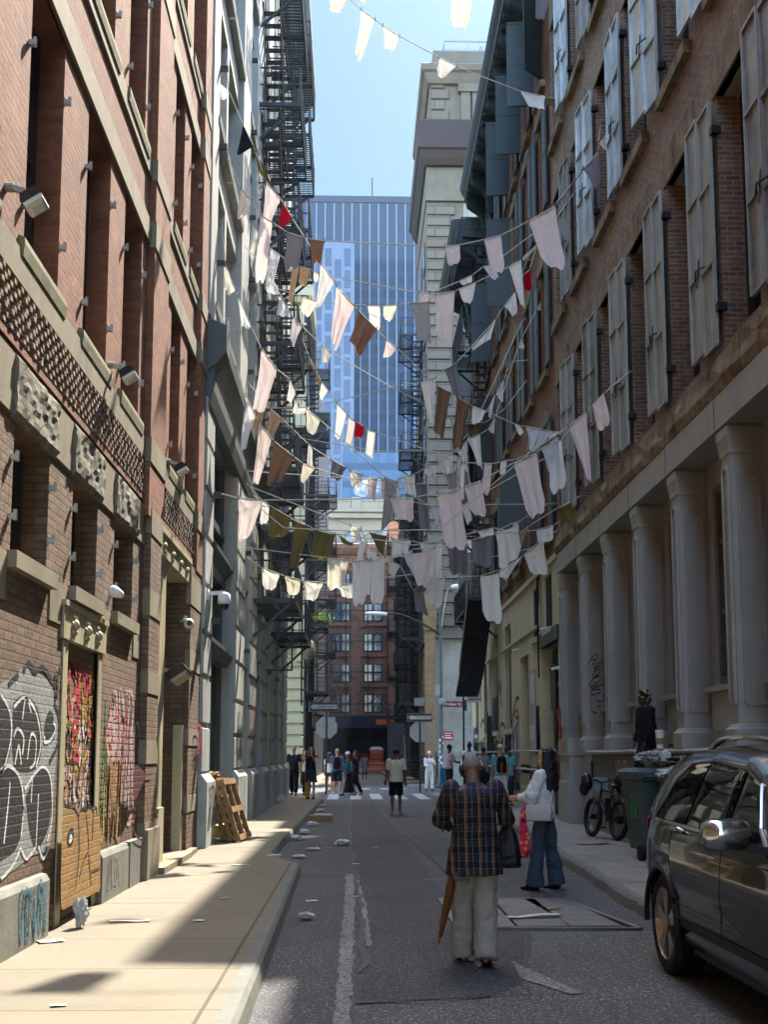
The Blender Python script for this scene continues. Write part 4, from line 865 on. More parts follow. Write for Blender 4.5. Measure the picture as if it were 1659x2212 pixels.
for ri,(c,d) in enumerate(brs):
    for k,y in enumerate(by):
        if y+1.1>B1: continue
        sash(rb,RXp+.04,1,y,y+1.1,c,d,.28,M['sashgreen'],M['glassb'],(.5,),(),.06)
        m=MB(); m.prism([(y-.15,d),(y+1.25,d),(y+1.2,d+.22),(y+.55,d+.42),(y-.1,d+.22)],lambda u,v,w:V((w,u,v)),RXp-.03,RXp+.1); m.build('lintel',M['stone'],rb)
        MB().box(RXp-.10,RXp+.08,y-.12,y+1.22,c-.18,c).build('sill',M['fascia'],rb)
        # iron shutters, some folded back on the wall, some standing open into the alley
        for sd in (0,1):
            mode=rr.random()
            hy=y+1.1+.03 if sd else y-.03
            a=(0 if mode<.9 else .8)
            if (ri,k,sd) in ((2,2,1),(3,0,1),(3,1,1),(3,2,1),(0,1,1),(2,4,1)): a=1.45
            wd=.27 if a==0 else .36
            dirn=V((-math.sin(a),(1 if sd else -1)*math.cos(a),0)); p=V((RXp-.0,hy,0))+V((-.05,0,0)); q=p+dirn*wd*2
            n=V((-dirn.y,dirn.x,0)); mm=MB(); zc=(c+d)/2
            mm.obox((p+q)/2+V((0,0,zc)),dirn*wd,n*.02,V((0,0,(d-c)/2-.03)))
            for zz in (c+.08,zc,d-.08): mm.obox((p+q)/2+V((0,0,zz)),dirn*(wd-.01),n*.03,V((0,0,.035)))
            mm.build('shutter',M['green'],rb)
for a,b,c,d in [t_[:4] for t_ in tall[:4]]: sash(rb,RXp+.02,1,a,b,c,d,.26,M['sashdark'],M['glass'],(.25,.5),(.5,),.06); MB().box(RXp-.06,RXp+.1,a-.1,b+.1,c-.15,c).build('sill',M['brickyellow'],rb)
for a,b,c,d in smallw:
    w_=sash(rb,RXp+.02,1,a,b,c,d,.26,M['sashdark'],M['glass'],(.5,),(),.05); q=MB()
    for i in range(8): q.bar((RXp+.06,a+(b-a)*(i+.5)/8,c),(RXp+.06,a+(b-a)*(i+.5)/8,d),.018)
    q.build('window_bar',M['iron'],w_); MB().box(RXp-.06,RXp+.1,a-.1,b+.1,c-.14,c).build('sill',M['brickyellow'],rb)
# green door
m=MB(); m.box(RXp+.3,RXp+.36,26.8,29.15,.14,4.3)
for a,b in ((26.85,27.9),(28.0,29.1)):
    for z0,z1 in ((.3,1.3),(1.45,2.5),(2.65,3.2)): m.box(RXp+.27,RXp+.31,a+.12,b-.12,z0,z1)
m.box(RXp+.24,RXp+.36,26.8,29.15,3.3,3.42)
dr=m.build('door',M['green'],rb); MB().box(RXp+.2,RXp+.3,28.3,28.9,2.75,3.9).build('door_vent',M['green'],dr)
MB().box(RXp-.04,RXp+.14,26.6,29.3,4.35,4.7).build('door_lintel',M['sashgreen'],rb)
MB().box(RXp+.27,RXp+.28,28.05,28.6,1.8,2.5).build('poster',M['paper'],dr)
m=MB(); m.box(RXp-.02,RXp+.03,30.2,31.1,1.3,3.9); m.build('notice_board',M['greypier'],rb)
m=MB(); m.box(RXp-.03,RXp-.02,30.3,31.0,3.0,3.8); m.box(RXp-.03,RXp-.02,30.3,31.0,2.0,2.4); m.build('poster',M['paper'],rb)
MB().box(RXp-.02,RXp+.0,26.45,26.72,.5,2.7).build('pink_banner',M['redspray'],rb)
m=MB(); m.box(RXp-.05,RXp+.05,B0,B1,6.28,6.42); m.box(RXp-.04,RXp+.04,B0+3,B1,4.95,5.02); m.build('string_course',M['brickyellow'],rb)
random.seed(21)
G=[(27.0,.3,0,0,0)]
def Wp(lines,w,mat,off=.006,X=RXp+.02): return rscr(lines,'W',w*1.7,M[mat],X,off,rb)
MB().box(RXp+.26,RXp+.3,31.35,33.15,.7,4.45).build('recess_panel',M['brickyellow'],rb)
Wp([[(1030,990),(1045,960),(1070,1010),(1075,1150),(1055,1210),(1030,1160),(1030,1000)],[(1090,1000),(1110,1050),(1100,1180)],[(1040,1280),(1070,1210),(1110,1260),(1100,1400),(1060,1450),(1040,1350)],[(1080,1300),(1110,1480)],[(1120,1020),(1130,900),(1160,760),(1180,760)],[(1140,1300),(1150,1420),(1190,1490)],[(870,990),(890,930),(905,1000),(895,1100)],[(940,1130),(950,1000),(975,840)],[(970,1180),(985,1060),(1010,1180)],[(1020,620),(1030,690),(1040,610),(1030,750),(1045,820)],[(1010,600),(1025,730)],[(1270,1050),(1290,1040),(1300,1170),(1330,1080)],[(1280,940),(1310,830)],[(1195,1300),(1270,1310),(1265,1350),(1200,1340)]],.06,'blackspray')
Wp([[(1055,1010),(1060,1180)],[(1045,1240),(1080,1300),(1090,1420)],[(1100,1250),(1125,1330),(1120,1450)],[(1060,1300),(1075,1450)]],.04,'whitespray',.009)
Wp([[(1140,900),(1165,850),(1175,950),(1150,1010),(1140,1110)],[(1155,920),(1180,900)],[(1140,1200),(1160,1340),(1170,1440)]],.06,'redspray',.010)
Wp([[(1210,1040),(1195,1060),(1200,1085),(1220,1070)],[(1205,1120),(1215,1090),(1230,1100),(1225,1120),(1205,1110)],[(1210,1160),(1205,1130),(1230,1130),(1225,1150),(1240,1170)],[(1245,1185),(1225,1190),(1235,1205),(1225,1222),(1205,1215)]],.05,'blue',.006,RXp+.26)
Wp([[(1275,1130),(1280,1080),(1290,1060),(1300,1130),(1312,1060),(1330,1130)]],.03,'blue',.012)
Wp([[(1530,920),(1540,1000),(1535,1100)],[(1545,900),(1555,1050)]],.12,'redspray',.012)
Wp([[(765,1130),(790,1020),(800,1150),(815,1060)],[(770,1180),(800,1190)],[(760,860),(765,1000)]],.12,'blue2',.006)
for i,(yy,z,w_,h,mt) in enumerate(((33.4,.9,1.6,1.6,'whitespray'),(39.5,1.4,2.,1.6,'blackspray'),(42.,.4,2.5,1.2,'tan'),(45,.5,1.5,2.2,'blue2'),(29.6,1.6,1.4,1.3,'blackspray'),(30.6,.3,.7,.8,'greyspray'),(33.6,.5,3,1.7,'blackspray'),(37.,.5,3.5,1.6,'blackspray'),(40.,.6,3.,1.5,'greyspray'),(43,.5,3,1.6,'blackspray'),(29.4,.4,1.8,.9,'tan'),(35,1.3,2,1.,'pinkspray'),(38.5,2.4,1.5,1.2,'greyspray'))): wall_scrawl(yy,z,w_,h,M[mt],RXp+.02,-1,rb,100+i,9,.15)
m=MB(); m.tube((RXp-.04,27,1.22),(RXp-.04,46,1.22),.035,6); m.tube((RXp-.04,27,1.72),(RXp-.04,46,1.72),.03,6); m.build('wall_rail',M['greypier'],rb)
m=MB(); rr=random.Random(6)
for i in range(7):
    yy=29.1+i*.05; m.path([(RXp-.04,yy,6.25),(RXp-.05,yy+rr.uniform(-.2,.2),5.7),(RXp-.05,29.25+i*.02,5.2),(RXp-.05,29.2+i*.015,3.6)],.014,4)
m.build('cable',M['iron'],rb)
# scrolled iron cornices
def cornice(y0,y1,z,out,name,par,n,mat='greencorn'):
    X=RXp+.05; m=MB(); prof=[(X,z-.5),(X-.12,z-.5),(X-.14,z+.05),(X-out*.85,z+.12),(X-out*.85,z+.3),(X-out*.95,z+.45),(X-out,z+.62),(X-out,z+.75),(X,z+.9)]
    m.loft([[V((x,y,zz)) for x,zz in prof] for y in (y0,y1)]); c=m.build(name,M[mat],par)
    sc=[(0,-1.35),(.12,-1.3),(.2,-1.05),(.22,-.75),(.32,-.5),(.55,-.36),(.74,-.22),(.8,.1),(0,.1)]
    for k in range(n):
        y=y0+.35+(y1-y0-.7)*k/(n-1); q=MB(); q.prism([(X-out*u,z+v) for u,v in sc],lambda u,v,w:V((u,w,v)),y-.15,y+.15)
        for dy in (-.1,0,.1): q.path([V((X-out*u-.012,y+dy,z+v-.01)) for u,v in sc[1:8]],.022,5)
        q.build('scroll_bracket',M[mat],c)
    q=MB(); nn=n-1
    for k in range(nn*3):
        y=y0+.35+(y1-y0-.7)*(k+.5)/(nn*3); q.box(X-out*.8,X-out*.55,y-.1,y+.1,z-.02,z+.12)
    q.build('dentil',M[mat],c); return c
cornice(26.5,40.2,22.0,1.0,'cornice',rb,9); 
rc=thing('narrow_brick_house',(RXp,43.7,0),'narrow brown brick house behind the right fire escape with its own lower scrolled green cornice','building')
m=MB(); m.box(RXp+.02,RXp+6,40.6,46.88,22.41,23.2); m.build('parapet',M['brickorange'],rc)
cornice(40.6,46.9,20.9,1.3,'cornice',rc,5)
fire_escape(None,4.84,1.1,38.6,42.6,[6.6,9.9,13.2,16.5,19.8],'black iron fire escape hanging over the cream graffiti wall on the right',side=-1)
# black sheet-clad drop stair under it
t=thing('drop_stair',(4.3,42.,3.4),'black boxed drop stair slanting down from the right fire escape','stair')
m=MB(); 
P=[V((3.75,41.8,5.6)),V((3.75,36.0,6.55)),V((3.75,36.0,7.3)),V((3.75,41.8,6.9))]
def slab(p,q,x0,x1,h): return [[V((x0,p[0],p[1])),V((x1,p[0],p[1])),V((x1,p[0],p[1]+h)),V((x0,p[0],p[1]+h))],[V((x0,q[0],q[1])),V((x1,q[0],q[1])),V((x1,q[0],q[1]+h)),V((x0,q[0],q[1]+h))]]
m.loft(slab((37.5,6.75),(41.,4.3),3.75,4.6,.06)); m.loft(slab((37.5,6.75),(41.,4.3),3.75,3.79,.55)); m.loft(slab((37.5,6.75),(41.,4.3),4.56,4.6,.55)); m.build('stair_casing',M['iron'],t)
m=MB()
for k in range(16): f_=k/16; m.box(3.8,4.55,37.6+3.3*f_,37.75+3.3*f_,6.85-2.3*f_,6.89-2.3*f_)
m.build('tread',M['iron'],t)
m=MB(); m.loft([[V((3.75,41.2,4.2)),V((4.6,41.2,4.2)),V((4.6,41.25,4.4)),V((3.75,41.25,4.4))],[V((3.7,41.8,3.75)),V((4.5,41.8,3.75)),V((4.5,41.85,3.9)),V((3.7,41.85,3.9))]]); m.build('guard_plate',M['iron'],t)
for y,x,z,lab,sd in ((26.6,4.8,3.55,'white bullet security camera at the corner of the grey iron columns',-1),(33.2,4.8,4.6,'small white camera high on the cream graffiti wall between tall windows',-1),(28.1,4.8,4.65,'security camera on a bracket below the barred window of the cream wall',-1)):
    t=thing('security_camera',(x,y,z),lab,'security camera'); MB().box(x-.06,x+.03,y-.03,y+.03,z+.07,z+.15).build('bracket',M['white'],t)
    m=MB(); a=V((-.8,-.5,-.3)).normalized(); c=V((x-.09,y-.03,z+.1)); m.loft([m.ring(c,a,.03,10),m.ring(c+a*.17,a,.034,10)]); m.build('housing',M['white'],t,smooth=True); m=MB(); m.tube(c+a*.17,c+a*.178,.03,10); m.build('lens',M['black'],t)
# ================= far block, LEFT: cream corner building (Y 58..) and dark building behind
KX=-2.66
t=thing('cream_corner_building',(-9,58,0),'cream rusticated corner building beyond the crossing street, behind the one way sign','building')
m=MB(); facade_pts=[]
m.box(-20,KX-.15,58.15,63,0,25.5); m.build('wall',M['creamwall'],t)
m=MB(); z=.9
rr=random.Random(1)
while z<6.3:
    for xa,xb in ((KX-1.25,KX),(KX-4.4,KX-3.1)): m.loft([[V((xa,58.16,z)),V((xb,58.16,z)),V((xb,58.16,z+.5)),V((xa,58.16,z+.5))],[V((xa+.04,58.02,z+.04)),V((xb-.04,58.02,z+.04)),V((xb-.04,58.02,z+.46)),V((xa+.04,58.02,z+.46))]])
    z+=.58
m.build('quoin',M['creamwall'],t)
m=MB(); z=8.0
while z<24.5:
    for xa,xb in ((KX-1.3,KX),(KX-4.2,KX-3.2)): m.loft([[V((xa,58.16,z)),V((xb,58.16,z)),V((xb,58.16,z+.62)),V((xa,58.16,z+.62))],[V((xa+.03,58.06,z+.03)),V((xb-.03,58.06,z+.03)),V((xb-.03,58.06,z+.59)),V((xa+.03,58.06,z+.59))]])
    z+=.72
m.build('quoin',M['creamwall'],t)
m=MB(); m.box(-20,KX+.06,57.95,63,6.55,6.75); m.loft([[V((x,y,zz)) for x,y in ((-20,58-o),(KX+o,58-o),(KX+o,63),(-20,63))] for zz,o in ((6.75,.1),(6.95,.2),(7.1,.45),(7.35,.5),(7.45,.35))]); m.box(-20,KX+.1,57.9,63,7.75,7.95); m.loft([[V((x,y,zz)) for x,y in ((-20,58-o),(KX+o,58-o),(KX+o,63),(-20,63))] for zz,o in ((25.5,.1),(25.8,.3),(26.2,.3),(26.5,.35),(26.7,.3))])
c=m.build('cornice',M['creamwall'],t)
m=MB()
for x in (KX-.2,KX-3.7): m.box(x-.16,x+.16,57.5,58.1,6.35,7.1)
m.build('scroll_bracket',M['creamwall'],c)
for zz in (9.2,13.,16.8,20.6):
    for xx in (-6.6,-10.2): w_=MB().box(xx-.8,xx+.8,58.08,58.2,zz,zz+2.4).build('window',M['sashdark'],t); MB().box(xx-.7,xx+.7,58.06,58.1,zz+.1,zz+2.3).build('pane',M['glassb'],w_)
w_=MB().box(-6.8,-4.6,58.05,58.2,.4,6.2).build('window',M['sashgreen'],t); MB().box(-6.6,-4.8,58.03,58.06,.9,6.).build('pane',M['glass'],w_)
t=thing('dark_clad_building',(-8,84,0),'tall dark blue clad building beyond the cream corner on the left of the alley','building')
MB().box(-20,KX-.1,63.1,111,0,30).build('wall',M['slate'],t)
MB().box(KX-.16,KX-.02,58.5,63.05,0,25).build('alley_side_wall',M['slate'],t); MB().box(-20,KX-.3,62.6,63.05,0,22).build('side_wall',M['brickfar'],t)
m=MB(); m.box(KX-.12,KX+.75,70,70.6,20.5,23.); m.box(KX-.2,KX+1.0,69.6,71,22.6,23.1); m.build('chimney_hood',M['slate'],t)
for k in range(5): MB().tube((KX-.02,65+k*1.2,.2),(KX-.02,65+k*1.2,28),.09,6).build('pipe',M['iron'],t)
fire_escape(None,KX,1.15,59.2,62.6,[4.9,8.4,11.9,15.4,18.9,22.3],'dark iron fire escape on the cream corner building beyond the crossing street',slat=.14,stairs=True)
fire_escape(None,KX,1.3,74,78,[4.8,8.3,11.8,15.3,18.8],'dark iron fire escape far down the left side on the blue clad building',slat=.2)
tag(MB().loft([[V((x,64.,z)) for x,z in ((KX+.3,4.8),(KX+1.2,4.8))]+[V((x,64.,z)) for x,z in ((KX+1.2,4.9),(KX+.3,4.9))],[V((x,60.2,z)) for x,z in ((KX+.3,2.9),(KX+1.2,2.9))]+[V((x,60.2,z)) for x,z in ((KX+1.2,3.),(KX+.3,3.))]]).build('awning',M['matteblack'],None),'sloping dark sheet canopy below the far left fire escape','awning')
# plants on the balcony
t=thing('balcony_plant',(-1.9,60.5,8.55),'bright green potted plant on the far left fire escape balcony','plant')
m=MB(); m.lathe((-1.9,60.5,8.5),[(.12,0),(.16,.02),(.2,.3),(.18,.3)]); m.box(-2.4,-1.45,60.3,60.6,8.5,8.72); m.build('pot',M['ironrust'],t)
m=MB(); rr=random.Random(2)
for i in range(170):
    c=V((-1.92+rr.gauss(0,.32),60.4+rr.gauss(0,.15),8.95+rr.gauss(0,.13))); d=V((rr.gauss(0,1),rr.gauss(0,1),rr.gauss(0,.7))).normalized(); u=d.cross(V((0,0,1))).normalized()
    m.quad(c,c+d*.09+u*.03,c+d*.18-V((0,0,.03)),c+d*.09-u*.03)
M['leaf']=cloth('leaf','#6d9a35',.5,.3); m.build('leaves',M['leaf'],t)
# ================= far block, RIGHT: stone corner tower (Y 58) and buildings behind
SX=3.75
t=thing('stone_corner_tower',(8,59,0),'tall rusticated limestone corner building with a dark netted balcony, beyond the crossing street','building')
MB().box(SX+.35,20,58.15,67,0,39.).build('wall',M['brickgrey'],t)
m=MB(); z=8.2; rr=random.Random(3)
def quoins(mb,xa,xb,z0,z1,yf,hh=.62):
    z=z0; k=0
    while z<z1:
        e=.28 if k%2 else 0.
        mb.loft([[V((xa,yf+.14,z)),V((xb-e,yf+.14,z)),V((xb-e,yf+.14,z+hh)),V((xa,yf+.14,z+hh))],[V((xa+.04,yf,z+.05)),V((xb-e-.04,yf,z+.05)),V((xb-e-.04,yf,z+hh-.05)),V((xa+.04,yf,z+hh-.05))]]); z+=hh; k+=1
quoins(m,SX-.0,SX+1.55,8.2,31,58.0); quoins(m,SX+.25,SX+1.3,35.9,38.,58.02)
m.build('quoin',M['towerstone'],t)
m=MB(); m.box(SX,SX+2,58.14,66.9,7.9,33.6); m.box(SX+.2,20,58.12,66.9,33.6,39.); m.build('pier',M['towergrey'],t)
m=MB(); m.box(SX-.05,20,57.95,67,31.3,32.); m.box(SX-.1,20,57.9,67,7.6,8.0); m.loft([[V((x,y,zz)) for x,y in ((SX+.2-o,58-o),(20,58-o),(20,67),(SX+.2-o,67))] for zz,o in ((38.,.1),(38.2,.2),(38.5,.3),(38.6,.45),(38.9,.5),(39.0,.4))]); m.box(SX+.4,20,58.2,66.5,39.,40.1); m.build('cornice',M['towergrey'],t)
m=MB()
for k in range(3): x=SX+1.9+k*1.9; m.box(x,x+.5,57.9,58.2,35.8,37.5); m.box(x+.62,x+1.1,57.9,58.2,35.8,37.5); m.box(x-.15,x+1.25,57.8,58.2,37.5,37.95)
m.build('pilaster',M['towergrey'],t)
m=MB(); m.loft([[V((x,y,zz)) for x,y in ((SX-o,58-o),(20,58-o),(20,67.5),(SX-o,67.5))] for zz,o in ((33.3,.1),(33.6,.25),(34.,.4),(34.1,.5),(35.7,.45),(35.8,.3))]); m.build('balcony',M['ironrust'],t)
m=MB()
for x in (SX+1.1,SX+2.4,SX+3.7,SX+5.): m.bar((x,59,40.1),(x,59,41.2),.06)
m.bar((SX+1.1,59,41.2),(SX+9,59,41.2),.07); m.bar((SX+1.1,59,40.7),(SX+9,59,40.7),.03); m.bar((SX+1.1,59,41.2),(SX+1.1,64,41.2),.06); m.tube((SX+3.4,61,40.1),(SX+3.4,61,42.2),.1,8); m.tube((SX+4,61,40.1),(SX+4,61,41.9),.04,8); m.box(SX+3,SX+8,61,64,40.1,40.7); m.build('roof_railing',M['steel'],t)
for k in range(10):
    for j in range(2):
        y=59.+j*3.2; z=9+k*2.1
        w_=MB().box(SX-.06,SX+.1,y,y+1.3,z,z+1.5).build('window',M['sashdark'],t); MB().box(SX-.08,SX-.05,y+.1,y+1.2,z+.1,z+1.4).build('pane',M['glassb'],w_)
m=MB(); m.box(SX+.45,9,57.3,58.1,0,1.55); m.loft([[V((x,y,zz)) for x,y in ((SX+.4,57.25),(9,57.25),(9,58.1),(SX+.4,58.1))] for zz in (1.55,1.75)]); m.build('plinth',M['plinth'],t)
m=MB(); m.box(SX-.2,SX+.32,57.8,58.1,.2,10.); m.loft([[V((SX+.06+a*o,57.95+b*o,zz)) for a,b in ((-1,-1),(1,-1),(1,1),(-1,1))] for zz,o in ((8.,.3),(8.6,.36),(9.4,.3),(10,.26))]); m.build('corner_pilaster',M['bricktan'],t)
MB().box(SX+2.4,SX+3.4,58.05,58.2,2.1,3.05).build('vent',M['black'],t)
m=MB(); m.box(SX-.02,SX+.15,58.4,66.8,.1,7.5); m.build('side_wall',M['bricktan'],t)
t=thing('dark_alley_building',(6,90,0),'dark brick building hung with fire escapes beyond the stone tower on the right','building')
MB().box(SX+.1,14,67.05,111,0,21.5).build('wall',M['slate'],t); MB().box(SX+.0,14,67.02,68,19.,22.3).build('end_wall',M['creamwall'],t)
for k in range(7): MB().tube((SX+.05,68+k*1.5,.2),(SX+.05,68+k*1.5,21),.08,6).build('pipe',M['iron'],t)
fire_escape(None,SX,1.25,61,65.5,[4.4,7.9,11.4,14.9,18.4,21.8,25.],'dark iron fire escape on the alley side of the limestone tower, nearest far right stack',side=-1,slat=.16,mat='iron',lower=(61.3,1.2))
fire_escape(None,SX+.1,1.3,71,76,[4.,7.4,10.8,14.2,17.6],'dark iron fire escape far down the right side, middle stack',side=-1,slat=.22)
fire_escape(None,SX+.1,1.4,84,89,[4.,7.4,10.8,14.2,17.6],'dark iron fire escape far down the right side, farthest stack',side=-1,slat=.25)
t=thing('steel_steps',(3.2,60.5,0),'dark steel steps with rails climbing to a door at the far right corner','steps')
m=MB()
for k in range(8): m.box(2.7,3.7,60.2+k*.3,60.55+k*.3,.1+k*.2,.15+k*.2)
m.build('tread',M['iron'],t); m=MB()
for x in (2.65,3.72): m.bar((x,60,.1),(x,62.6,1.7),.05,.2); m.bar((x,60,1.1),(x,62.6,2.7),.05); m.bar((x,60,0.1),(x,60,1.1),.05); m.bar((x,62.6,1.7),(x,62.6,2.7),.05)
m.build('railing',M['iron'],t)
tag(MB().box(1.8,2.75,64,64.2,.1,3.4).build('hoarding',M['slate'],None),'dark vertical site hoarding beside the far right fire escape','hoarding')
# ================= end of the alley: red brick building under scaffold
t=thing('red_brick_building',(0,116,0),'dark red brick building with stone bands and paired windows closing the end of the alley','building')
EY=115.
MB().box(-14,14,EY,130,0,22.6).build('wall',M['brickfar'],t)
m=MB()
for z in (5.4,8.5,11.6,14.7,17.9,21.2): m.box(-14,14,EY-.2,EY+.1,z,z+.35); m.box(-14,14,EY-.12,EY+.1,z-.75,z-.45)
m.loft([[V((-14,y,z)) for y,z in ((EY+.1,22.),(EY-.3,22.1),(EY-.7,22.7),(EY-.75,23.1),(EY+.1,23.3))],[V((14,y,z)) for y,z in ((EY+.1,22.),(EY-.3,22.1),(EY-.7,22.7),(EY-.75,23.1),(EY+.1,23.3))]]); m.build('stone_band',M['brickfar'],t)
m=MB()
for x in (-3.7,-.0,3.7): m.box(x-.45,x+.45,EY-.25,EY+.1,5.4,21.5)
m.build('pilaster',M['brickfar'],t)
for z in (5.9,9.0,12.1,15.2,18.3):
    for x in (-5.4,-1.55,1.75,5.4):
        w_=MB(); w_.box(x-.95,x+.95,EY-.08,EY+.05,z,z+1.85); f=w_.build('window',M['sashdark'],t)
        q=MB()
        for dx in (-.48,.48): q.box(x+dx-.36,x+dx+.36,EY-.12,EY-.085,z+.1,z+.88); q.box(x+dx-.36,x+dx+.36,EY-.12,EY-.085,z+.98,z+1.75)
        q.build('pane',M['glassb'],f)
m=MB(); m.box(-6,6,EY-.15,EY+.05,.2,4.6); m.build('shop_front',M['darkroom'],t)
t=thing('scaffold',(0,113.5,0),'thin steel scaffold and dark pavement shed in front of the red brick building','scaffold')
m=MB()
for x in (-5,-3,-1.,1.2,3.2,5.2):
    m.tube((x,113.2,0),(x,113.2,21),.05,6)
    for z in (6.5,10.,13.4,17.): pass
for z in (4.8,6.7,9.9,13.,16.1,19.2): m.tube((-6,113.2,z),(6,113.2,z),.045,6)
for a,b in ((-5,-1),(-1,3.2),(3.2,-1),(1.2,5.2)):
    for z in (6.7,13.): m.tube((a,113.2,z),(b,113.2,z+3.2),.03,5)
for x in (-5,-2.5,-.4,1.5,3.5,5.5):
    for z in (1.2,2.4,3.4): m.tube((x,112.9,.1),(x,112.9,4.2),.06,6)
for z in (1.6,2.9,3.7): m.tube((-6,112.9,z),(6,112.9,z),.05,6)
m.build('pole',M['ironrust'],t)
m=MB(); m.box(-6,6,111.6,114.2,4.3,4.55); m.box(-6,6,111.55,111.65,4.55,5.5); m.build('shed_roof',M['slate'],t)
t=thing('notice_panel',(-3.2,111.4,3.9),'white notice panel with black lines on the shed at the end of the alley','sign')
MB().box(-4.2,-2.0,111.4,111.5,4.05,5.35).build('panel',M['white'],t); m=MB(); m.box(-3.4,-2.3,111.37,111.39,4.45,4.5); m.box(-3.3,-2.5,111.37,111.39,4.75,4.79); m.box(-3.5,-2.7,111.37,111.39,5.05,5.13); m.build('lettering',M['black'],t)
tag(MB().box(2.0,5.6,111.4,111.52,4.6,5.1).build('banner',M['orange'],None),'pale orange banner hung on the shed at the end of the alley','banner')
t=thing('portable_toilet',(2.0,109.5,0),'orange portable toilet with a white roof at the end of the alley','portable toilet')
m=MB(); m.loft([[V((2.0+a*o,109.5+b*o,z)) for a,b in ((-.62,-.62),(.62,-.62),(.62,.62),(-.62,.62))] for z,o in ((.05,1.),(.1,1.02),(2.05,.98),(2.1,1.05))]); m.box(1.95,2.05,108.85,108.9,.2,2.); m.build('cabin',M['orange'],t)
m=MB(); m.loft([[V((2.0+a*o,109.5+b*o,z)) for a,b in ((-.62,-.62),(.62,-.62),(.62,.62),(-.62,.62))] for z,o in ((2.1,1.1),(2.2,1.1),(2.42,.7),(2.45,.3))]); m.build('roof',M['paper'],t); MB().box(1.7,2.3,108.82,108.87,1.4,1.75).build('door_panel',M['yellow'],t)
def barrier(x,lab,mat):
    t=thing('barrier',(x,107.2,0),lab,'barrier','plastic barriers at the end of the alley'); m=MB(); m.loft([[V((x+a,107.2+b*o,z)) for a,b in ((-.85,-.3),(.85,-.3),(.85,.3),(-.85,.3))] for z,o in ((0,1),(.15,1),(.2,.7),(.55,.6),(.6,.4),(1.05,.4))]); m.build('body',M[mat],t); q=MB()
    for z in (.3,.8): q.box(x-.7,x+.7,106.98,107.0,z,z+.12)
    q.build('stripe',M['paper'],t)
barrier(.1,'whitish plastic barrier left of the orange ones at the end of the alley','paper'); barrier(1.9,'orange plastic barrier below the portable toilet','orange'); barrier(3.75,'orange plastic barrier at the right end of the row, below the dark fire escapes','orange'); barrier(-4.4,'orange plastic barrier at the far left end of the alley','orange')
t=thing('red_fence',(-.6,108.4,0),'low red mesh fence behind the people at the end of the alley','fence'); m=MB(); m.bar((-3.6,108.4,1.75),(2.6,108.4,1.75),.08)
for k in range(40): m.bar((-3.6+k*.16,108.4,1.2),(-3.6+k*.16,108.4,1.75),.03)
m.bar((-3.6,108.4,1.2),(2.6,108.4,1.2),.06)
for x in (-3.5,-.5,2.5): m.bar((x,108.4,0),(x,108.4,1.8),.07)
m.build('mesh',M['red'],t)
# ================= beyond: ornate stone block, glass block, tower
M['ornate']=plain('pale_ornate_stone','#8d8776',.8,0,.12,.4,.2,6,.3,.25,'#8d866f',.25)
def curtain(name,c1,c2,grid,w,h,fr,rough=.25):
    t=NT(name); o=t.sep(); u=t.math('FRACT',t.math('DIVIDE',t.math('ADD',o[0],5000*w),w)); v=t.math('FRACT',t.math('DIVIDE',o[2],h))
    a=t.math('LESS_THAN',u,fr); b=t.math('LESS_THAN',v,.38)
    wn=t.n('ShaderNodeTexWhiteNoise'); wn.noise_dimensions='2D'; t.l(t.comb(t.math('FLOOR',t.math('DIVIDE',o[0],w)),t.math('FLOOR',t.math('DIVIDE',o[2],h))),wn.inputs['Vector'])
    col=t.mix(t.math('MULTIPLY',wn.outputs['Value'],.6),c1,c2); col=t.mix(t.math('MAXIMUM',a,b),col,grid)
    t.bsdf(col,rough,0,None,.12); return t.m
M['towerglass']=curtain('tower_glass','#112338','#1a3049','#1f344b',.72,3.4,.12,.5); M['towerfin']=plain('pale_tower_fin','#587290',.5,0,.05,.1,0); M['towertop']=plain('tower_louvre','#1a2b44',.6,0,.08,.1,0)
M['glassblock']=curtain('pale_blue_glass','#405a74','#506c88','#354d66',1.3,3.3,.06,.6)
t=thing('ornate_stone_building',(0,152,0),'pale ornate stone building with arched windows and a balustrade, seen above the red brick roof','building')
OY=150.
MB().box(-30,30,OY,165,0,33.6).build('wall',M['ornate'],t)
m=MB(); 
for z,o in ((20.5,.4),(26.2,.5),(33.2,.9),(34.,1.1)): m.box(-30,30,OY-o,OY+.2,z,z+.5)
c=m.build('cornice',M['ornate'],t)
m=MB(); x=-14
while x<14: m.lathe((x,OY-.3,34.5),[(.12,0),(.2,.3),(.1,.7),(.16,1.1)],6); x+=.55
m.box(-30,30,OY-.5,OY-.05,35.6,35.95)
for x in (-10,-5.,0,5.,10): m.box(x-.6,x+.6,OY-.6,OY,34.5,36.1)
m.build('balustrade',M['ornate'],t)
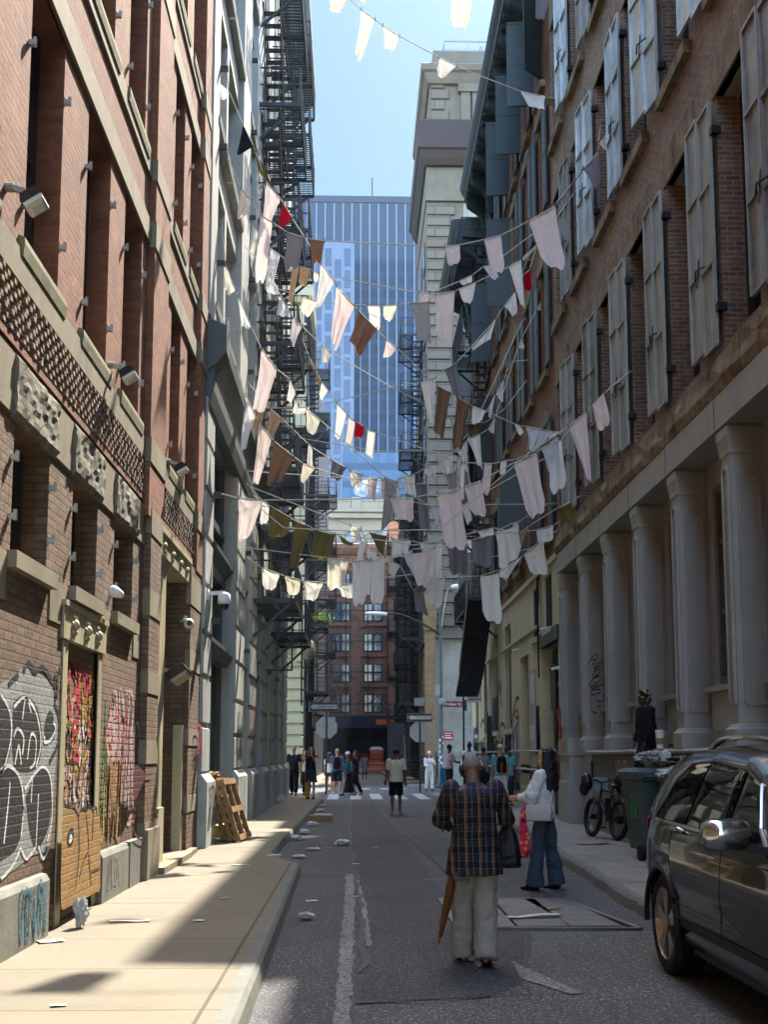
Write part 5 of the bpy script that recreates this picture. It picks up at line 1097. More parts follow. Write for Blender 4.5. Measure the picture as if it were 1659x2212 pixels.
for k in range(7):
    x=-11.1+k*3.55
    n=10; m=MB(); r=1.15
    arc=[(x-r,27.3)]+[(x-r*math.cos(math.pi*i/n),30.3+r*math.sin(math.pi*i/n)) for i in range(n+1)]+[(x+r,27.3)]
    m.prism(arc,lambda u,v,w:V((u,w,v)),OY-.06,OY+.2); w_=m.build('window',M['sashgrey'],t)
    s=.86; arc2=[(x+(u-x)*s,27.4+(v-27.3)*.96) for u,v in arc]; MB().prism(arc2,lambda u,v,w:V((u,w,v)),OY-.1,OY-.07).build('pane',M['glassb'],w_)
    q=MB(); q.bar((x,OY-.13,27.4),(x,OY-.13,31.3),.1); q.bar((x-1,OY-.13,29),(x+1,OY-.13,29),.1); q.path([V((u+(u-x)*.18,OY-.15,v+.2)) for u,v in arc],.22,5); q.build('arch_moulding',M['ornate'],w_)
    for zz in (21.8,):
        for dx in (-.7,.7): w2=MB().box(x+dx-.5,x+dx+.5,OY-.05,OY+.1,zz,zz+3.4).build('window',M['sashgrey'],t); MB().box(x+dx-.4,x+dx+.4,OY-.08,OY-.055,zz+.1,zz+3.3).build('pane',M['glassb'],w2)
t=thing('roof_house',(8.,148,33),'small maroon roof house with a pale frame, right of the arched windows','roof structure')
MB().box(3.6,11,135,140,22,30).build('wall',M['brickfar'],t); m=MB(); m.box(3.2,3.7,134.9,135.3,20,30.6); m.box(3.2,11,134.9,135.3,30.,30.6); m.build('frame',M['plinth'],t)
t=thing('glass_block',(8,200,0),'pale blue glass building between the ornate stone block and the tall tower','building')
MB().box(-2.5,60,200,230,0,56).build('wall',M['glassblock'],t); MB().box(-40,60,196,199,0,46).build('white_wing',M['ornate'],t)
m=MB()
for k in range(9): m.box(-14+k*4.2,-11.5+k*4.2,195.8,196.1,42,44.5)
m.build('window',M['glassb'],t)
TY=260.
t=thing('glass_tower',(5,275,0),'huge blue glass tower with thin white vertical fins filling the end of the view','skyscraper')
MB().box(-60,60,TY,300,0,120).build('wall',M['towerglass'],t); MB().box(-60,60,TY,300,120,135).build('louvre_band',M['towertop'],t)
fp=None
for k in range(-27,28):
    x=.9+k*2.14
    if fp is None: fp=MB().box(x-.17,x+.17,TY-.5,TY+.05,0,133.6).build('fin',M['towerfin'],t); fx=x
    else: dup(fp,t,(x-fx,0,0))
m=MB(); m.box(-60,60,TY-.3,TY,134.,135.6); m.build('parapet',M['towertop'],t); m=MB(); m.tube((3.7,TY+4,135),(3.7,TY+4,142.5),.14,6); m.build('mast',M['iron'],t)
t=thing('checkered_wing',(-6,254,0),'white framed wing with a checker of tall blue windows in front of the glass tower','building')
M['wing']=plain('pale_tower_panel','#5a6d84',.6,0,.08,.2,0); WY=250.
MB().box(-40,-.6,WY,TY-.6,0,119.5).build('wall',M['wing'],t)
wp=None; rest=MB(); cnt=0
M['wingglass']=plain('deep_blue_window','#12294c',.2,0,.2,.3,0,30,.6,0,'#111',0)
for r in range(22):
    for cidx in range(9):
        x=-2.9-cidx*2.2; z=113.5-r*5.2-(2.6 if cidx%2 else 0)
        if z<20: continue
        if cnt<100:
            if wp is None: wp=MB().box(x,x+1.4,WY-.12,WY+.02,z,z+4.2).build('window',M['wingglass'],t); w0=(x,z)
            else: dup(wp,t,(x-w0[0],0,z-w0[1]))
        else: rest.box(x,x+1.4,WY-.12,WY+.02,z,z+4.2)
        cnt+=1
if rest.v: o=rest.build('window',M['wingglass'],t); o['kind']='stuff'
# steam puff
t=NT('steam'); vol=t.n('ShaderNodeVolumePrincipled'); vol.inputs['Color'].default_value=(1,1,1,1); nn=t.ramp(t.noise(.9,4,.6),.42,.7); t.l(t.math('MULTIPLY',nn,.55),vol.inputs['Density']); t.l(vol.outputs[0],t.out.inputs['Volume']); M['steam']=t.m
m=MB(); m.sph((2.4,170,42.6),2.2,1.6,1.3,16,10); m.sph((.9,170,41.8),1.4,1.2,.9,16,10); o=m.build('steam',M['steam'],None); tag(o,'small white puff of steam in front of the glass tower','steam',None,'stuff')
# ================= street signs, lamp
def octagon(c,r,n,th):
    a=V((1,0,0)); b=V((0,0,1)); return [c+a*r*math.cos(R_(22.5+45*i))+b*r*math.sin(R_(22.5+45*i)) for i in range(8)]
def signpost(x,y,lab,label2,sx,zs):
    t=thing('sign_post',(x,y,0),lab,'sign post'); return t
def oneway(c,lab,w=.92,h=.31,pale='white',frame='black'):
    t=thing('one_way_sign',c,lab,'sign'); c=V(c); m=MB(); m.box(c.x-w/2,c.x+w/2,c.y,c.y+.02,c.z,c.z+h); m.build('panel',M['black'],t)
    m=MB(); b=.03; X0,X1,Z0,Z1=c.x-w/2+b*.6,c.x+w/2-b*.6,c.z+b*.6,c.z+h-b*.6
    for (p,q) in (((X0,Z0),(X1,Z0)),((X0,Z1),(X1,Z1)),((X0,Z0),(X0,Z1)),((X1,Z0),(X1,Z1))): m.bar((p[0],c.y-.003,p[1]),(q[0],c.y-.003,q[1]),.016,.006)
    zc=c.z+h/2; yy=c.y-.004
    m.prism([(X0+.04,zc),(X0+.17,zc+.115),(X0+.17,zc+.075),(X1-.05,zc+.075),(X1-.05,zc-.075),(X0+.17,zc-.075),(X0+.17,zc-.115)],lambda u,v,w_:V((u,w_,v)),yy,yy+.003); m.build('arrow',M[pale],t)
    m=MB(); text_on(m,'ONE WAY',.125,(c.x+.10,c.y-.008,zc),(1,0,0),(0,0,1),1.05); m.build('lettering',M['black'],t); return t
# left pair: yellow-footed pole at the kerb, stop sign back on its own pole beyond
t=thing('sign_post',(-1.72,40,0.13),'dark sign pole with a yellow foot at the end of the left pavement','sign post')
MB().tube((-1.72,40,.9),(-1.72,40,3.75),.035,8).build('pole',M['iron'],t); m=MB(); m.tube((-1.72,40,.13),(-1.72,40,1.05),.055,8); m.lathe((-1.72,40,.13),[(.22,0),(.2,.02),(.06,.03)],10); m.build('sleeve',M['yellow'],t)
oneway((-1.12,39.95,3.12),'white ONE WAY arrow sign on the yellow footed left pole',1.06,.36)
def stopback(x,y,z,r,lab,pl,top):
    t=thing('sign_post',(x,y,.0),pl,'sign post'); MB().tube((x,y,0),(x,y,top),.04,8).build('pole',M['iron'],t)
    s=thing('stop_sign',(x,y,z-r),lab,'sign'); m=MB(); m.loft([octagon(V((x,y+.05,z)),r,8,.02),octagon(V((x,y+.075,z)),r,8,.02)]); m.build('panel',M['steel'],s); return s
stopback(-1.22,47.5,2.75,.48,'grey back of the octagonal stop sign on the left','dark pole holding the left stop sign from behind',3.7)
stopback(2.8,49.5,2.62,.48,'grey back of the octagonal stop sign on the right','dark pole of the right stop sign and arrow sign beyond the pavement corner',4.3)
oneway((2.8,49.42,3.05),'cream ONE WAY arrow sign above the right stop sign',1.1,.38,'paper')
tag(MB().box(2.55,3.0,49.44,49.46,3.75,4.1).build('blank_sign',M['plinth'],None),'small blank grey plate above the right arrow sign','sign')
# lamp post on the far right corner with its arm over the street
t=thing('street_lamp',(4.25,56.4,0),'grey street lamp post plastered with stickers, its long arm reaching left over the crossing','street lamp')
m=MB(); m.tube((4.25,56.4,.1),(4.25,56.4,9.2),.10,10,.075); m.lathe((4.25,56.4,.1),[(.25,0),(.24,.3),(.15,.6),(.1,.7)],10); m.build('pole',M['greydark'],t)
m=MB(); m.path(smooth_pts([V((4.25,56.4,7.6)),V((3.4,56.2,8.1)),V((2.3,56.,8.55)),V((1.5,55.9,8.6))],5),.055,8); m.build('arm',M['ironrust'],t)
m=MB(); m.path(smooth_pts([V((4.25,56.4,7.7)),V((4.4,56.3,8.8)),V((4.6,56.2,9.8)),V((4.85,56.1,10.))],5),.035,8); m.build('arm',M['steel'],t)
m=MB(); m.loft([m.ring((1.55,55.9,8.58),(-1,0,.02),.09,10,.08),m.ring((1.2,55.9,8.6),(-1,0,.02),.2,10,.1),m.ring((.7,55.9,8.62),(-1,0,.02),.17,10,.08),m.ring((.45,55.9,8.62),(-1,0,.02),.06,10,.04)]); m.build('lamp_head',M['white'],t,smooth=True); m=MB(); m.sph((5.,56.1,10.),.26,.2,.14,10,6); m.build('lamp_head',M['white'],t,smooth=True)
m=MB(); m.box(3.95,4.2,56.25,56.4,4.55,5.1); m.lathe((4.3,56.2,4.1),[(.1,.3),(.17,.25),(.17,.1),(.12,0)],10); m.build('junction_box',M['plinth'],t)
rr=random.Random(5)
for k in range(16):
    z=.4+k*.14; a=rr.uniform(3.6,5.6); x=4.25+.105*math.cos(a); y=56.4+.105*math.sin(a); m=MB(); d=V((math.cos(a),math.sin(a),0)); s=V((-d.y,d.x,0)); m.obox((x,y,z),s*.055,d*.004,(0,0,.06)); m.build('sticker',M[rr.choice(('paper','white','plinth','blue2'))],t)
t=thing('street_name_sign',(4.75,56.2,3.9),'dark red street name sign reading Walker St on the far right lamp post','sign')
MB().box(4.38,5.28,56.2,56.23,3.98,4.27).build('panel',M['red2'] if 'red2' in M else M.setdefault('red2',plain('brownish_red_sign','#6e1c1c',.5,0,.1,3,0)),t); m=MB(); text_on(m,'Walker St',.2,(4.82,56.19,4.125),(1,0,0),(0,0,1),.98); m.build('lettering',M['white'],t); MB().box(5.3,5.52,56.2,56.23,3.8,4.35).build('side_plate',M['ironrust'],t)
t=thing('red_sign',(4.6,56.2,2.4),'small red and white no parking plate low on the far right lamp post','sign')
MB().box(4.36,4.82,56.2,56.22,2.35,2.78).build('panel',M['red'],t); m=MB(); m.box(4.4,4.78,56.185,56.195,2.66,2.7); m.box(4.4,4.7,56.185,56.195,2.55,2.59); m.box(4.4,4.78,56.185,56.195,2.43,2.49); m.build('lettering',M['white'],t)
t=thing('sign_post',(4.15,43.6,0),'thin dark pole holding the parking sign beside the cream wall','sign post'); MB().tube((4.15,43.6,.1),(4.15,43.6,4.9),.035,8).build('pole',M['iron'],t)
t=thing('parking_sign',(4.55,43.5,3.5),'white sign with a red bus symbol and black arrow by the cream graffiti wall','sign')
MB().box(4.3,5.05,43.5,43.52,3.62,4.2).build('panel',M['white'],t); m=MB(); m.box(4.34,4.58,43.485,43.495,3.9,4.16); m.build('bus_symbol',M['red'],t); m=MB(); m.box(4.39,4.53,43.48,43.484,3.98,4.1); m.build('bus_symbol_cutout',M['white'],t)
m=MB(); m.box(4.62,4.98,43.485,43.495,4.1,4.13); m.box(4.62,4.9,43.485,43.495,4.02,4.05); m.box(4.62,4.95,43.485,43.495,3.94,3.97); m.build('lettering',M['red'],t)
m=MB(); yy=43.488; m.prism([(4.36,3.75),(4.43,3.79),(4.43,3.765),(4.92,3.765),(4.92,3.79),(4.99,3.75),(4.92,3.71),(4.92,3.735),(4.43,3.735),(4.43,3.71)],lambda u,v,w_:V((u,w_,v)),yy,yy+.004); m.build('arrow',M['black'],t)
# ================= laundry
CLO=dict(W=('white','#f7f5ef'),P=('pinkish white','#f4eae5'),L=('pale lavender','#e6e4e8'),G=('grey','#928e8e'),g=('pale grey','#c0bab5'),B=('brown','#96765c'),T=('tan','#baa07c'),O=('olive','#7d7044'),R=('red','#c0142f'),N=('navy','#20222c'),Y=('cream','#f1ede0'))
CM={k:cloth('cloth_'+v[0].replace(' ','_'),v[1],.5 if k in 'WPLgY' else .36) for k,v in CLO.items()}
GN=0
def garment(line,Lp,t,c,kind,tl,tr,br,bl,label,seed):
    p0,nrm=Lp
    Pq=[onp(*px(t,*q),p0,nrm) for q in (tl,tr,br,bl)]
    TL,TR,BR,BL=Pq; e_=(BR-BL)*.08; BL=TL+(BL-TL)*1.12-e_; BR=TR+(BR-TR)*1.12+e_; r=random.Random(seed)
    W=((TR-TL).length+(BR-BL).length)/2; Hh=((BL-TL).length+(BR-TR).length)/2
    n=nrm.copy()
    if n.y>0: n=-n
    nu,nv=12,16; ph=r.uniform(0,6.28); k1=r.uniform(1.2,2.2); k2=r.uniform(2.6,4.); A=min(.035,.05*W)*(1 if kind!='c' else .8); bil=r.uniform(-.06,.06)
    swing=r.uniform(-.10,.12)
    def vb(u,back):
        d=abs(u-.5)*2
        if kind=='s':     # shirt hung upside down: armholes at the sides, neck in the middle
            nk=-.13*max(0,1-(d/.34)**2)*(1 if not back else .35)
            sl=-.20*max(0,(d-.62)/.38)**1.2
            return 1+nk+sl
        if kind=='p': return 1-.05*max(0,1-(d/.2)**2)
        if kind=='t': return 1-.35*(1-u)
        return 1+.025*math.sin(7*u+ph)
    def pt(u,v,side):
        back=side<0; vv=v*vb(u,back)
        uu=.5+(u-.5)*(1-.05*math.sin(math.pi*min(1,vv*1.05))*(1 if kind!='t' else .3))
        top=TL.lerp(TR,uu); bot=BL.lerp(BR,uu); q=top.lerp(bot,vv)
        q=q+V((0,0,-.07*W*4*uu*(1-uu)*max(0,1-vv)**1.5))
        fold=A*(math.sin(6.28*k1*u+ph+1.3*vv)+.55*math.sin(6.28*k2*u+2*ph-1.1*vv))*(.25+.75*vv**.6)
        rad=A*.9*math.sin(9*math.atan2(vv+.05,(u+.05)))*math.exp(-2.2*vv)
        thick=(.006+.03*min(1,W)*math.sin(math.pi*u)*(.25+.75*vv))*.5
        return q+n*(fold+rad+side*thick+bil*math.sin(math.pi*vv)*W+swing*vv*vv*Hh*.5)
    m=MB()
    for side in (1,-1):
        b=len(m.v)
        for j in range(nv+1):
            for i in range(nu+1): m.v.append(pt(i/nu,j/nv,side))
        for j in range(nv):
            for i in range(nu): m.f.append([b+j*(nu+1)+i,b+j*(nu+1)+i+1,b+(j+1)*(nu+1)+i+1,b+(j+1)*(nu+1)+i])
    s=(nu+1)*(nv+1)
    for i in range(nu): m.f.append([i,i+1,s+i+1,s+i])
    for j in range(nv):
        for i in (0,nu): a=j*(nu+1)+i; m.f.append([a,a+nu+1,s+a+nu+1,s+a])
    names={'s':'shirt','c':'cloth','p':'trousers','t':'twisted_cloth'}
    o=m.build(names[kind],CM[c],None,smooth=True)
    tag(o,label,'trousers' if kind=='p' else ('shirt' if kind=='s' else 'cloth'),'laundry on the clotheslines'); return TL,TR
ORD=['first','second','third','fourth','fifth','sixth','seventh','eighth','ninth','tenth','eleventh','twelfth','thirteenth','fourteenth','fifteenth','sixteenth']
pinproto=None
def line(label,short,YL,zl,YR,ra_,gs,extra=(),XL=-2.58,XR=4.72):
    """zl, ra_: (tile,x,y) of the anchors at the left and right walls; YL/YR: how far down the alley they hang"""
    global pinproto,GN
    PL=onp(*px(*zl),V((0,YL,0)),V((0,1,0))); PL.x=XL; PR=onp(*px(*ra_),V((0,YR,0)),V((0,1,0))); PR.x=XR
    d=V((XR-XL,YR-YL,0)).normalized(); nrm=V((-d.y,d.x,0)); p0=V((XL,YL,0))
    t=thing('clothesline',PL,label,'clothesline','clotheslines across the alley')
    pts=[PL,PR]; pins=[]
    order=sorted(range(len(gs)),key=lambda i:px(gs[i][0],*gs[i][3])[0]+px(gs[i][0],*gs[i][4])[0]); rank={i:k for k,i in enumerate(order)}
    for i,g_ in enumerate(gs):
        tl_,c,kind=g_[:3]; q=g_[3:7]; GN+=1
        w=math.dist(px(tl_,*q[0]),px(tl_,*q[1])); h=(math.dist(px(tl_,*q[0]),px(tl_,*q[3]))+math.dist(px(tl_,*q[1]),px(tl_,*q[2])))/2
        ar=w*h; size='large ' if ar>9000 else ('small ' if ar<1300 else '')
        shape={'s':'upside down shirt','c':'cloth','p':'trousers','t':'twisted rag'}[kind]
        if h>2.4*w: shape='long narrow '+{'s':'shirt','c':'cloth','p':'trousers','t':'rag'}[kind]
        shape=shape.replace('upside down ','')
        if 'narrow' in shape: size=''
        lab=f"{size}{CLO[c][0]} {shape}, {ORD[rank[i]]} from left on {short}"
        a,b=garment(t,(p0,nrm),tl_,c,kind,*q,lab,GN*7+3); pins+=[a,b]; pts+=[a,b]
    for e in extra: pts.append(onp(*px(*e),p0,nrm))
    pts=sorted(pts,key=lambda p:p.x)
    m=MB(); m.path(pts,.011,5); m.build('rope',M['rope'],t)
    for p,s in ((PL,-1),(PR,1)):
        q=MB(); q.tube(p,p+V((s*.1,0,0)),.022,6); q.tube(p+V((0,0,-.05)),p+V((0,0,.05)),.016,5); q.build('hook',M['steel'],t)
    for p in pins:
        if pinproto is None:
            q=MB(); q.obox(p+V((0,-.012,.01)),(.006,0,0),(0,.008,0),(.004,0,.042)); q.obox(p+V((0,.012,.01)),(.006,0,0),(0,.008,0),(-.004,0,.042)); pinproto=q.build('clothespin',M['ironrust'],t); pin0=p.copy(); pinproto['x0']=(p.x,p.y,p.z)
        else:
            x0=V(pinproto['x0']); c=pinproto.copy(); COL.objects.link(c); c.parent=t; c.location=ORG[pinproto]+(p-x0)-ORG[t]
            if 'x0' in c: del c['x0']
    return t
line('clothesline highest overhead whose shirts hang in from the top edge of the photo','the topmost rope',20.5,('d',480,-60),20.5,('d',1300,-40),[
 ('K','Y','s',(48,-50),(180,-45),(135,70),(58,68)),('K','Y','s',(232,-45),(322,-42),(272,28),(262,24)),('K','Y','s',(832,-95),(992,-92),(945,150),(840,135)),('K','G','c',(1380,-60),(1482,-62),(1440,108),(1385,92))])
line('clothesline running from the top of the sky down to the green cornice shutters','the rope crossing the sky',22.5,('d',475,-250),25,('K',1592,636),[
 ('K','Y','c',(258,62),(346,125),(262,375),(222,335)),('K','Y','s',(396,165),(503,232),(472,315),(408,290)),('K','Y','s',(762,372),(874,425),(785,505),(744,468)),('K','W','t',(1284,588),(1442,622),(1432,700),(1352,705)),('K','O','c',(1452,632),(1538,632),(1515,682),(1462,668))],[('K',190,0),('K',965,466)])
line('clothesline with a brown shirt high on the left, ending at a silver shutter','the rope with the high brown shirt',20.7,('d',461,313),20.6,('M',945,572),[
 ('A','g','s',(375,910),(497,1060),(440,1195),(338,1225)),('A','P','s',(584,1205),(718,1285),(645,1860),(528,1850)),('A','G','s',(870,1390),(1060,1450),(985,1760),(848,1765)),('A','B','s',(1115,1462),(1277,1485),(1240,1695),(1140,1700)),
 ('M','P','s',(155,1148),(226,1140),(226,1212),(172,1232)),('M','P','s',(338,1115),(417,1095),(432,1245),(372,1262)),('M','P','s',(548,1028),(669,960),(714,1235),(612,1215)),('M','G','t',(672,948),(795,800),(745,860),(688,962)),('M','G','c',(800,785),(872,706),(880,825),(855,876)),('M','P','s',(872,668),(918,602),(926,682),(898,697))])
line('long sagging clothesline with a navy cloth, a red cloth and two brown trousers','the rope with the navy and red cloths',20.9,('d',464,133),24.7,('H',880,772),[
 ('Q','W','s',(1180,448),(1228,488),(1215,530),(1188,528)),('A','N','c',(400,235),(512,470),(378,548),(342,520)),('A','O','t',(530,515),(768,988),(705,885),(585,790)),('A','P','p',(645,838),(802,1030),(680,1330),(605,1310)),('A','R','c',(832,1080),(930,1242),(822,1347),(788,1270)),
 ('B','W','c',(1240,203),(1387,405),(1240,645),(1183,640)),('B','P','p',(1410,448),(1600,665),(1412,1100),(1352,965)),('E','B','c',(116,573),(320,776),(152,1025),(48,865)),('E','P','s',(420,885),(540,980),(472,1058),(393,1062)),
 ('F','B','p',(970,0),(1113,75),(1025,532),(925,440)),('F','B','p',(1177,118),(1323,205),(1237,637),(1138,560)),('F','W','s',(1350,218),(1490,270),(1442,372),(1345,400)),('H','W','s',(275,685),(346,710),(372,772),(333,805)),('H','L','s',(400,712),(700,768),(520,965),(440,945)),('H','W','t',(690,768),(790,776),(652,850),(640,838))])
line('clothesline with a big pinkish cloth before the lower green cornice','the rope before the lower green cornice',25.9,('d',522,599),23.4,('d',1262,420),[
 ('B','Y','s',(1034,563),(1233,622),(1110,772),(1022,705)),('E','W','s',(219,520),(353,524),(350,775),(255,752)),('E','Y','s',(384,525),(546,513),(472,682),(392,642)),('E','g','c',(690,490),(882,478),(902,890),(765,835)),('E','P','s',(948,398),(1162,366),(1130,870),(962,822)),('E','W','s',(1195,346),(1389,270),(1342,482),(1245,472)),('J','W','p',(354,655),(492,580),(522,1042),(468,1012)),('J','W','t',(500,566),(672,408),(600,500),(520,590))],[('B',640,435)])
line('clothesline with two tan pieces before the drainpipe and pink shirts near the green cornice','the rope with the tan trousers',25.8,('d',520.8,440),25.7,('d',1216.6,471.6),[
 ('A','W','s',(385,1213),(490,1292),(432,1450),(386,1400)),('A','Y','p',(494,1310),(560,1387),(505,1755),(462,1745)),('B','W','p',(690,38),(800,115),(695,540),(645,430)),('B','T','p',(928,226),(1006,234),(932,628),(892,565)),('B','T','s',(1008,240),(1126,266),(1078,432),(1003,420)),('B','Y','s',(1158,290),(1216,320),(1200,400),(1158,382)),('E','P','s',(776,384),(888,388),(865,612),(778,662)),('E','W','s',(1200,262),(1346,194),(1342,262),(1235,300)),('E','L','s',(1462,104),(1545,84),(1628,192),(1570,237))])
line('clothesline from the grey left building with one large pink cloth and pale rags','the rope with the large pink cloth',20.6,('d',458,492),24.7,('H',890,920),[
 ('B','Y','s',(214,233),(321,495),(245,548),(188,412)),('B','W','p',(347,573),(487,887),(460,912),(380,842)),('B','P','c',(599,1124),(767,1346),(640,1745),(528,1715)),('B','W','p',(903,1450),(968,1600),(922,1690),(878,1652)),('C','W','p',(970,130),(1000,212),(980,292),(948,232)),('C','Y','s',(1084,244),(1232,370),(1172,514),(1088,472)),('F','L','s',(884,1285),(1002,1305),(985,1510),(930,1425)),('F','W','s',(1222,1300),(1304,1252),(1338,1420),(1285,1482))],[('C',1659,740),('F',300,890),('F',560,1110)])
line('clothesline with white shirts before the left fire escape and a sagging olive cloth','the rope with the sagging olive cloth',24.,('d',500,520),30.5,('H',440,226),[
 ('B','W','s',(698,330),(806,546),(760,540),(660,500)),('B','W','c',(788,550),(912,742),(835,772),(766,735)),('B','P','c',(938,785),(1037,880),(942,1085),(908,1005)),('B','Y','s',(1248,1093),(1344,1160),(1312,1272),(1248,1245)),('F','O','c',(1293,412),(1488,390),(1412,530),(1308,515)),('H','O','c',(104,584),(193,503),(186,632),(158,642))],[('E',465,1390),('F',825,190)])
line('clothesline with the small red shirt against the blue tower','the rope with the small red shirt',30,('d',557,590),24.5,('H',905,735),[
 ('B','T','p',(988,935),(1040,1027),(978,1222),(948,1182)),('B','T','t',(1108,1203),(1182,1357),(1170,1362),(1118,1300)),('B','T','t',(1182,1360),(1247,1477),(1217,1527),(1193,1482)),('B','W','s',(1245,1480),(1322,1582),(1252,1662),(1228,1642)),('C','W','p',(1407,184),(1517,300),(1432,552),(1388,505)),('C','P','p',(1530,328),(1607,386),(1572,607),(1508,592)),('F','R','s',(94,384),(186,441),(166,545),(76,540)),('F','W','p',(219,474),(307,500),(277,758),(203,702)),('F','W','p',(1228,842),(1264,826),(1262,1180),(1222,1212)),('F','P','s',(1469,834),(1561,838),(1522,1152),(1448,1115)),('H','W','p',(131,1094),(197,1080),(177,1218),(128,1218)),('H','O','t',(290,1070),(402,1020),(332,1080),(298,1092))],[('F',590,600),('F',1080,760)])
line('clothesline from the grey cornice with a big brown cloth and a cream shirt','the rope with the big brown cloth',22.,('d',478,688),26.5,('I',700,300),[
 ('B','L','c',(209,1033),(266,1180),(240,1202),(213,1142)),('B','L','p',(261,1198),(319,1335),(278,1552),(206,1500)),('C','W','p',(429,104),(536,320),(432,640),(372,650)),('C','P','p',(569,388),(707,566),(580,1005),(515,970)),('C','B','c',(734,598),(952,766),(832,990),(680,1010)),('C','Y','s',(1043,834),(1180,884),(1065,1032),(1026,1000))],[('C',1659,1040),('F',390,1130),('F',720,1250),('F',880,1285)])
line('clothesline with a row of white pieces climbing in front of the stone tower','the white rope by the tower',25,('d',513,815),30.9,('J',565,1225),[
 ('C','T','c',(693,250),(817,355),(722,548),(668,468)),('C','W','p',(1103,628),(1142,662),(1137,852),(1088,822)),('C','G','s',(1348,794),(1505,878),(1442,1012),(1342,962)),('F','Y','s',(24,903),(162,960),(122,1087),(46,1072)),('F','P','s',(219,978),(327,1000),(302,1218),(208,1172)),('F','P','c',(364,1000),(402,1000),(397,1192),(368,1190)),('F','g','c',(403,983),(542,1028),(505,1405),(385,1490)),('F','W','p',(545,1005),(577,988),(552,1222),(528,1222)),('F','W','s',(598,984),(724,948),(742,1180),(636,1135)),('F','W','s',(828,890),(927,853),(905,962),(846,952)),('F','W','t',(930,850),(950,840),(948,1000),(925,960)),('F','W','c',(974,825),(1132,710),(1137,922),(1048,942)),('F','W','p',(1165,694),(1287,594),(1322,1012),(1235,800))])
line('thin clothesline with a dark grey trouser ending at a shutter with a pale rag','the rope with the dark grey trousers',24,('d',507,1016),28.5,('J',720,903),[
 ('F','G','p',(734,1058),(852,1053),(885,1532),(785,1505)),('F','g','s',(1058,957),(1184,902),(1168,1112),(1090,1112)),('F','W','p',(1290,574),(1428,520),(1457,862),(1390,805)),('F','L','c',(1514,470),(1592,344),(1587,502),(1538,492)),('J','Y','s',(454,1530),(492,1428),(522,1522),(498,1542)),('J','W','c',(654,1125),(722,923),(712,1112),(678,1122))],[('F',250,1010),('F',910,1010)])
line('clothesline with lavender and olive rags among the right windows','the rope of lavender rags',29.5,('d',553,870),30.2,('H',262,0),[
 ('H','L','c',(79,362),(167,208),(157,432),(128,432)),('H','L','c',(0,512),(72,370),(32,602),(0,604)),('H','O','c',(193,142),(247,14),(272,168),(222,168))],[('C',1000,560),('F',300,700),('F',1160,690)])
line('level clothesline with a tan cloth and a tall white cloth by the stone tower','the level rope with the tan cloth',25.9,('C',385,190),28.2,('J',740,400),[
 ('C','T','p',(498,228),(637,240),(545,655),(466,625)),('C','W','t',(933,238),(1128,226),(1060,292),(948,312)),('E','W','c',(788,1345),(952,1293),(930,1752),(868,1735)),('E','G','p',(1048,1210),(1178,1130),(1222,1500),(1138,1455)),('E','W','t',(1328,970),(1597,668),(1532,872),(1358,1022)),('J','W','s',(304,1080),(422,930),(447,1132),(388,1178)),('J','R','s',(520,738),(582,688),(598,895),(530,890))],[('C',1659,105),('F',520,2)])
line('long clothesline with big pink shirts, ending high at a grey shutter','the rope with the big pink shirts',20.3,('C',40,1140),22.4,('H',1115,560),[
 ('C','P','s',(348,1208),(622,1228),(480,1590),(345,1640)),('F','P','s',(454,1212),(717,1202),(712,1445),(520,1400)),('F','P','s',(968,1148),(1214,1110),(1265,1712),(1040,1680)),('F','P','s',(1264,1082),(1439,1020),(1498,1375),(1338,1345)),('H','P','s',(277,1102),(514,998),(606,1560),(428,1660)),('H','L','s',(563,952),(744,830),(762,1135),(638,1168)),('H','W','s',(640,905),(778,850),(820,1300),(665,1415))],[('C',1000,1226)])
line('clothesline climbing steeply on the right past the grey shutters with two pinkish pieces','the steep rope by the grey shutters',24.5,('d',507,1060),18.9,('H',1407,128),[
 ('H','P','p',(857,716),(1060,556),(1108,1230),(1055,1222)),('H','P','s',(1109,490),(1247,356),(1304,650),(1182,748))],[('D',560,420),('G',60,320),('G',1000,300),('H',450,990)])
line('clothesline with two long white shirts side by side in mid alley','the rope with two long white shirts',25,('D',65,625),25.7,('I',1080,487),[
 ('D','Y','s',(1028,744),(1264,764),(1205,1020),(1038,1065)),('G','W','s',(58,640),(214,620),(192,1050),(62,1085)),('G','W','p',(204,630),(257,620),(242,962),(198,972)),('G','W','s',(238,640),(407,600),(388,1045),(258,1075)),('G','L','c',(596,562),(700,512),(722,780),(640,660)),('G','P','s',(688,560),(942,498),(865,890),(738,862)),('I','G','s',(100,690),(317,628),(296,960),(112,920)),('I','W','s',(790,585),(980,530),(965,680),(815,720))])
line('clothesline with olive cloths on the left and a big cream shirt by the green shutters','the rope of olive cloths',24.6,('C',320,955),27.5,('I',930,312),[
 ('C','g','t',(470,1088),(617,1226),(600,1240),(510,1190)),('C','W','s',(608,1235),(682,1290),(668,1452),(582,1472)),('D','O','s',(428,194),(637,314),(595,490),(405,510)),('D','O','p',(679,344),(847,408),(722,805),(636,798)),('D','O','s',(884,434),(1114,490),(1048,740),(862,745)),('D','O','t',(1158,503),(1302,588),(1302,612),(1212,614)),('G','O','t',(248,334),(427,374),(388,592),(362,592)),('G','W','s',(476,394),(687,424),(645,568),(484,585)),('G','W','c',(779,444),(1022,436),(1000,832),(884,805)),('G','G','s',(1078,476),(1292,470),(1295,750),(1112,758)),('I','W','s',(360,600),(594,506),(622,800),(405,1005)),('I','L','t',(543,502),(722,408),(632,470),(548,562))])
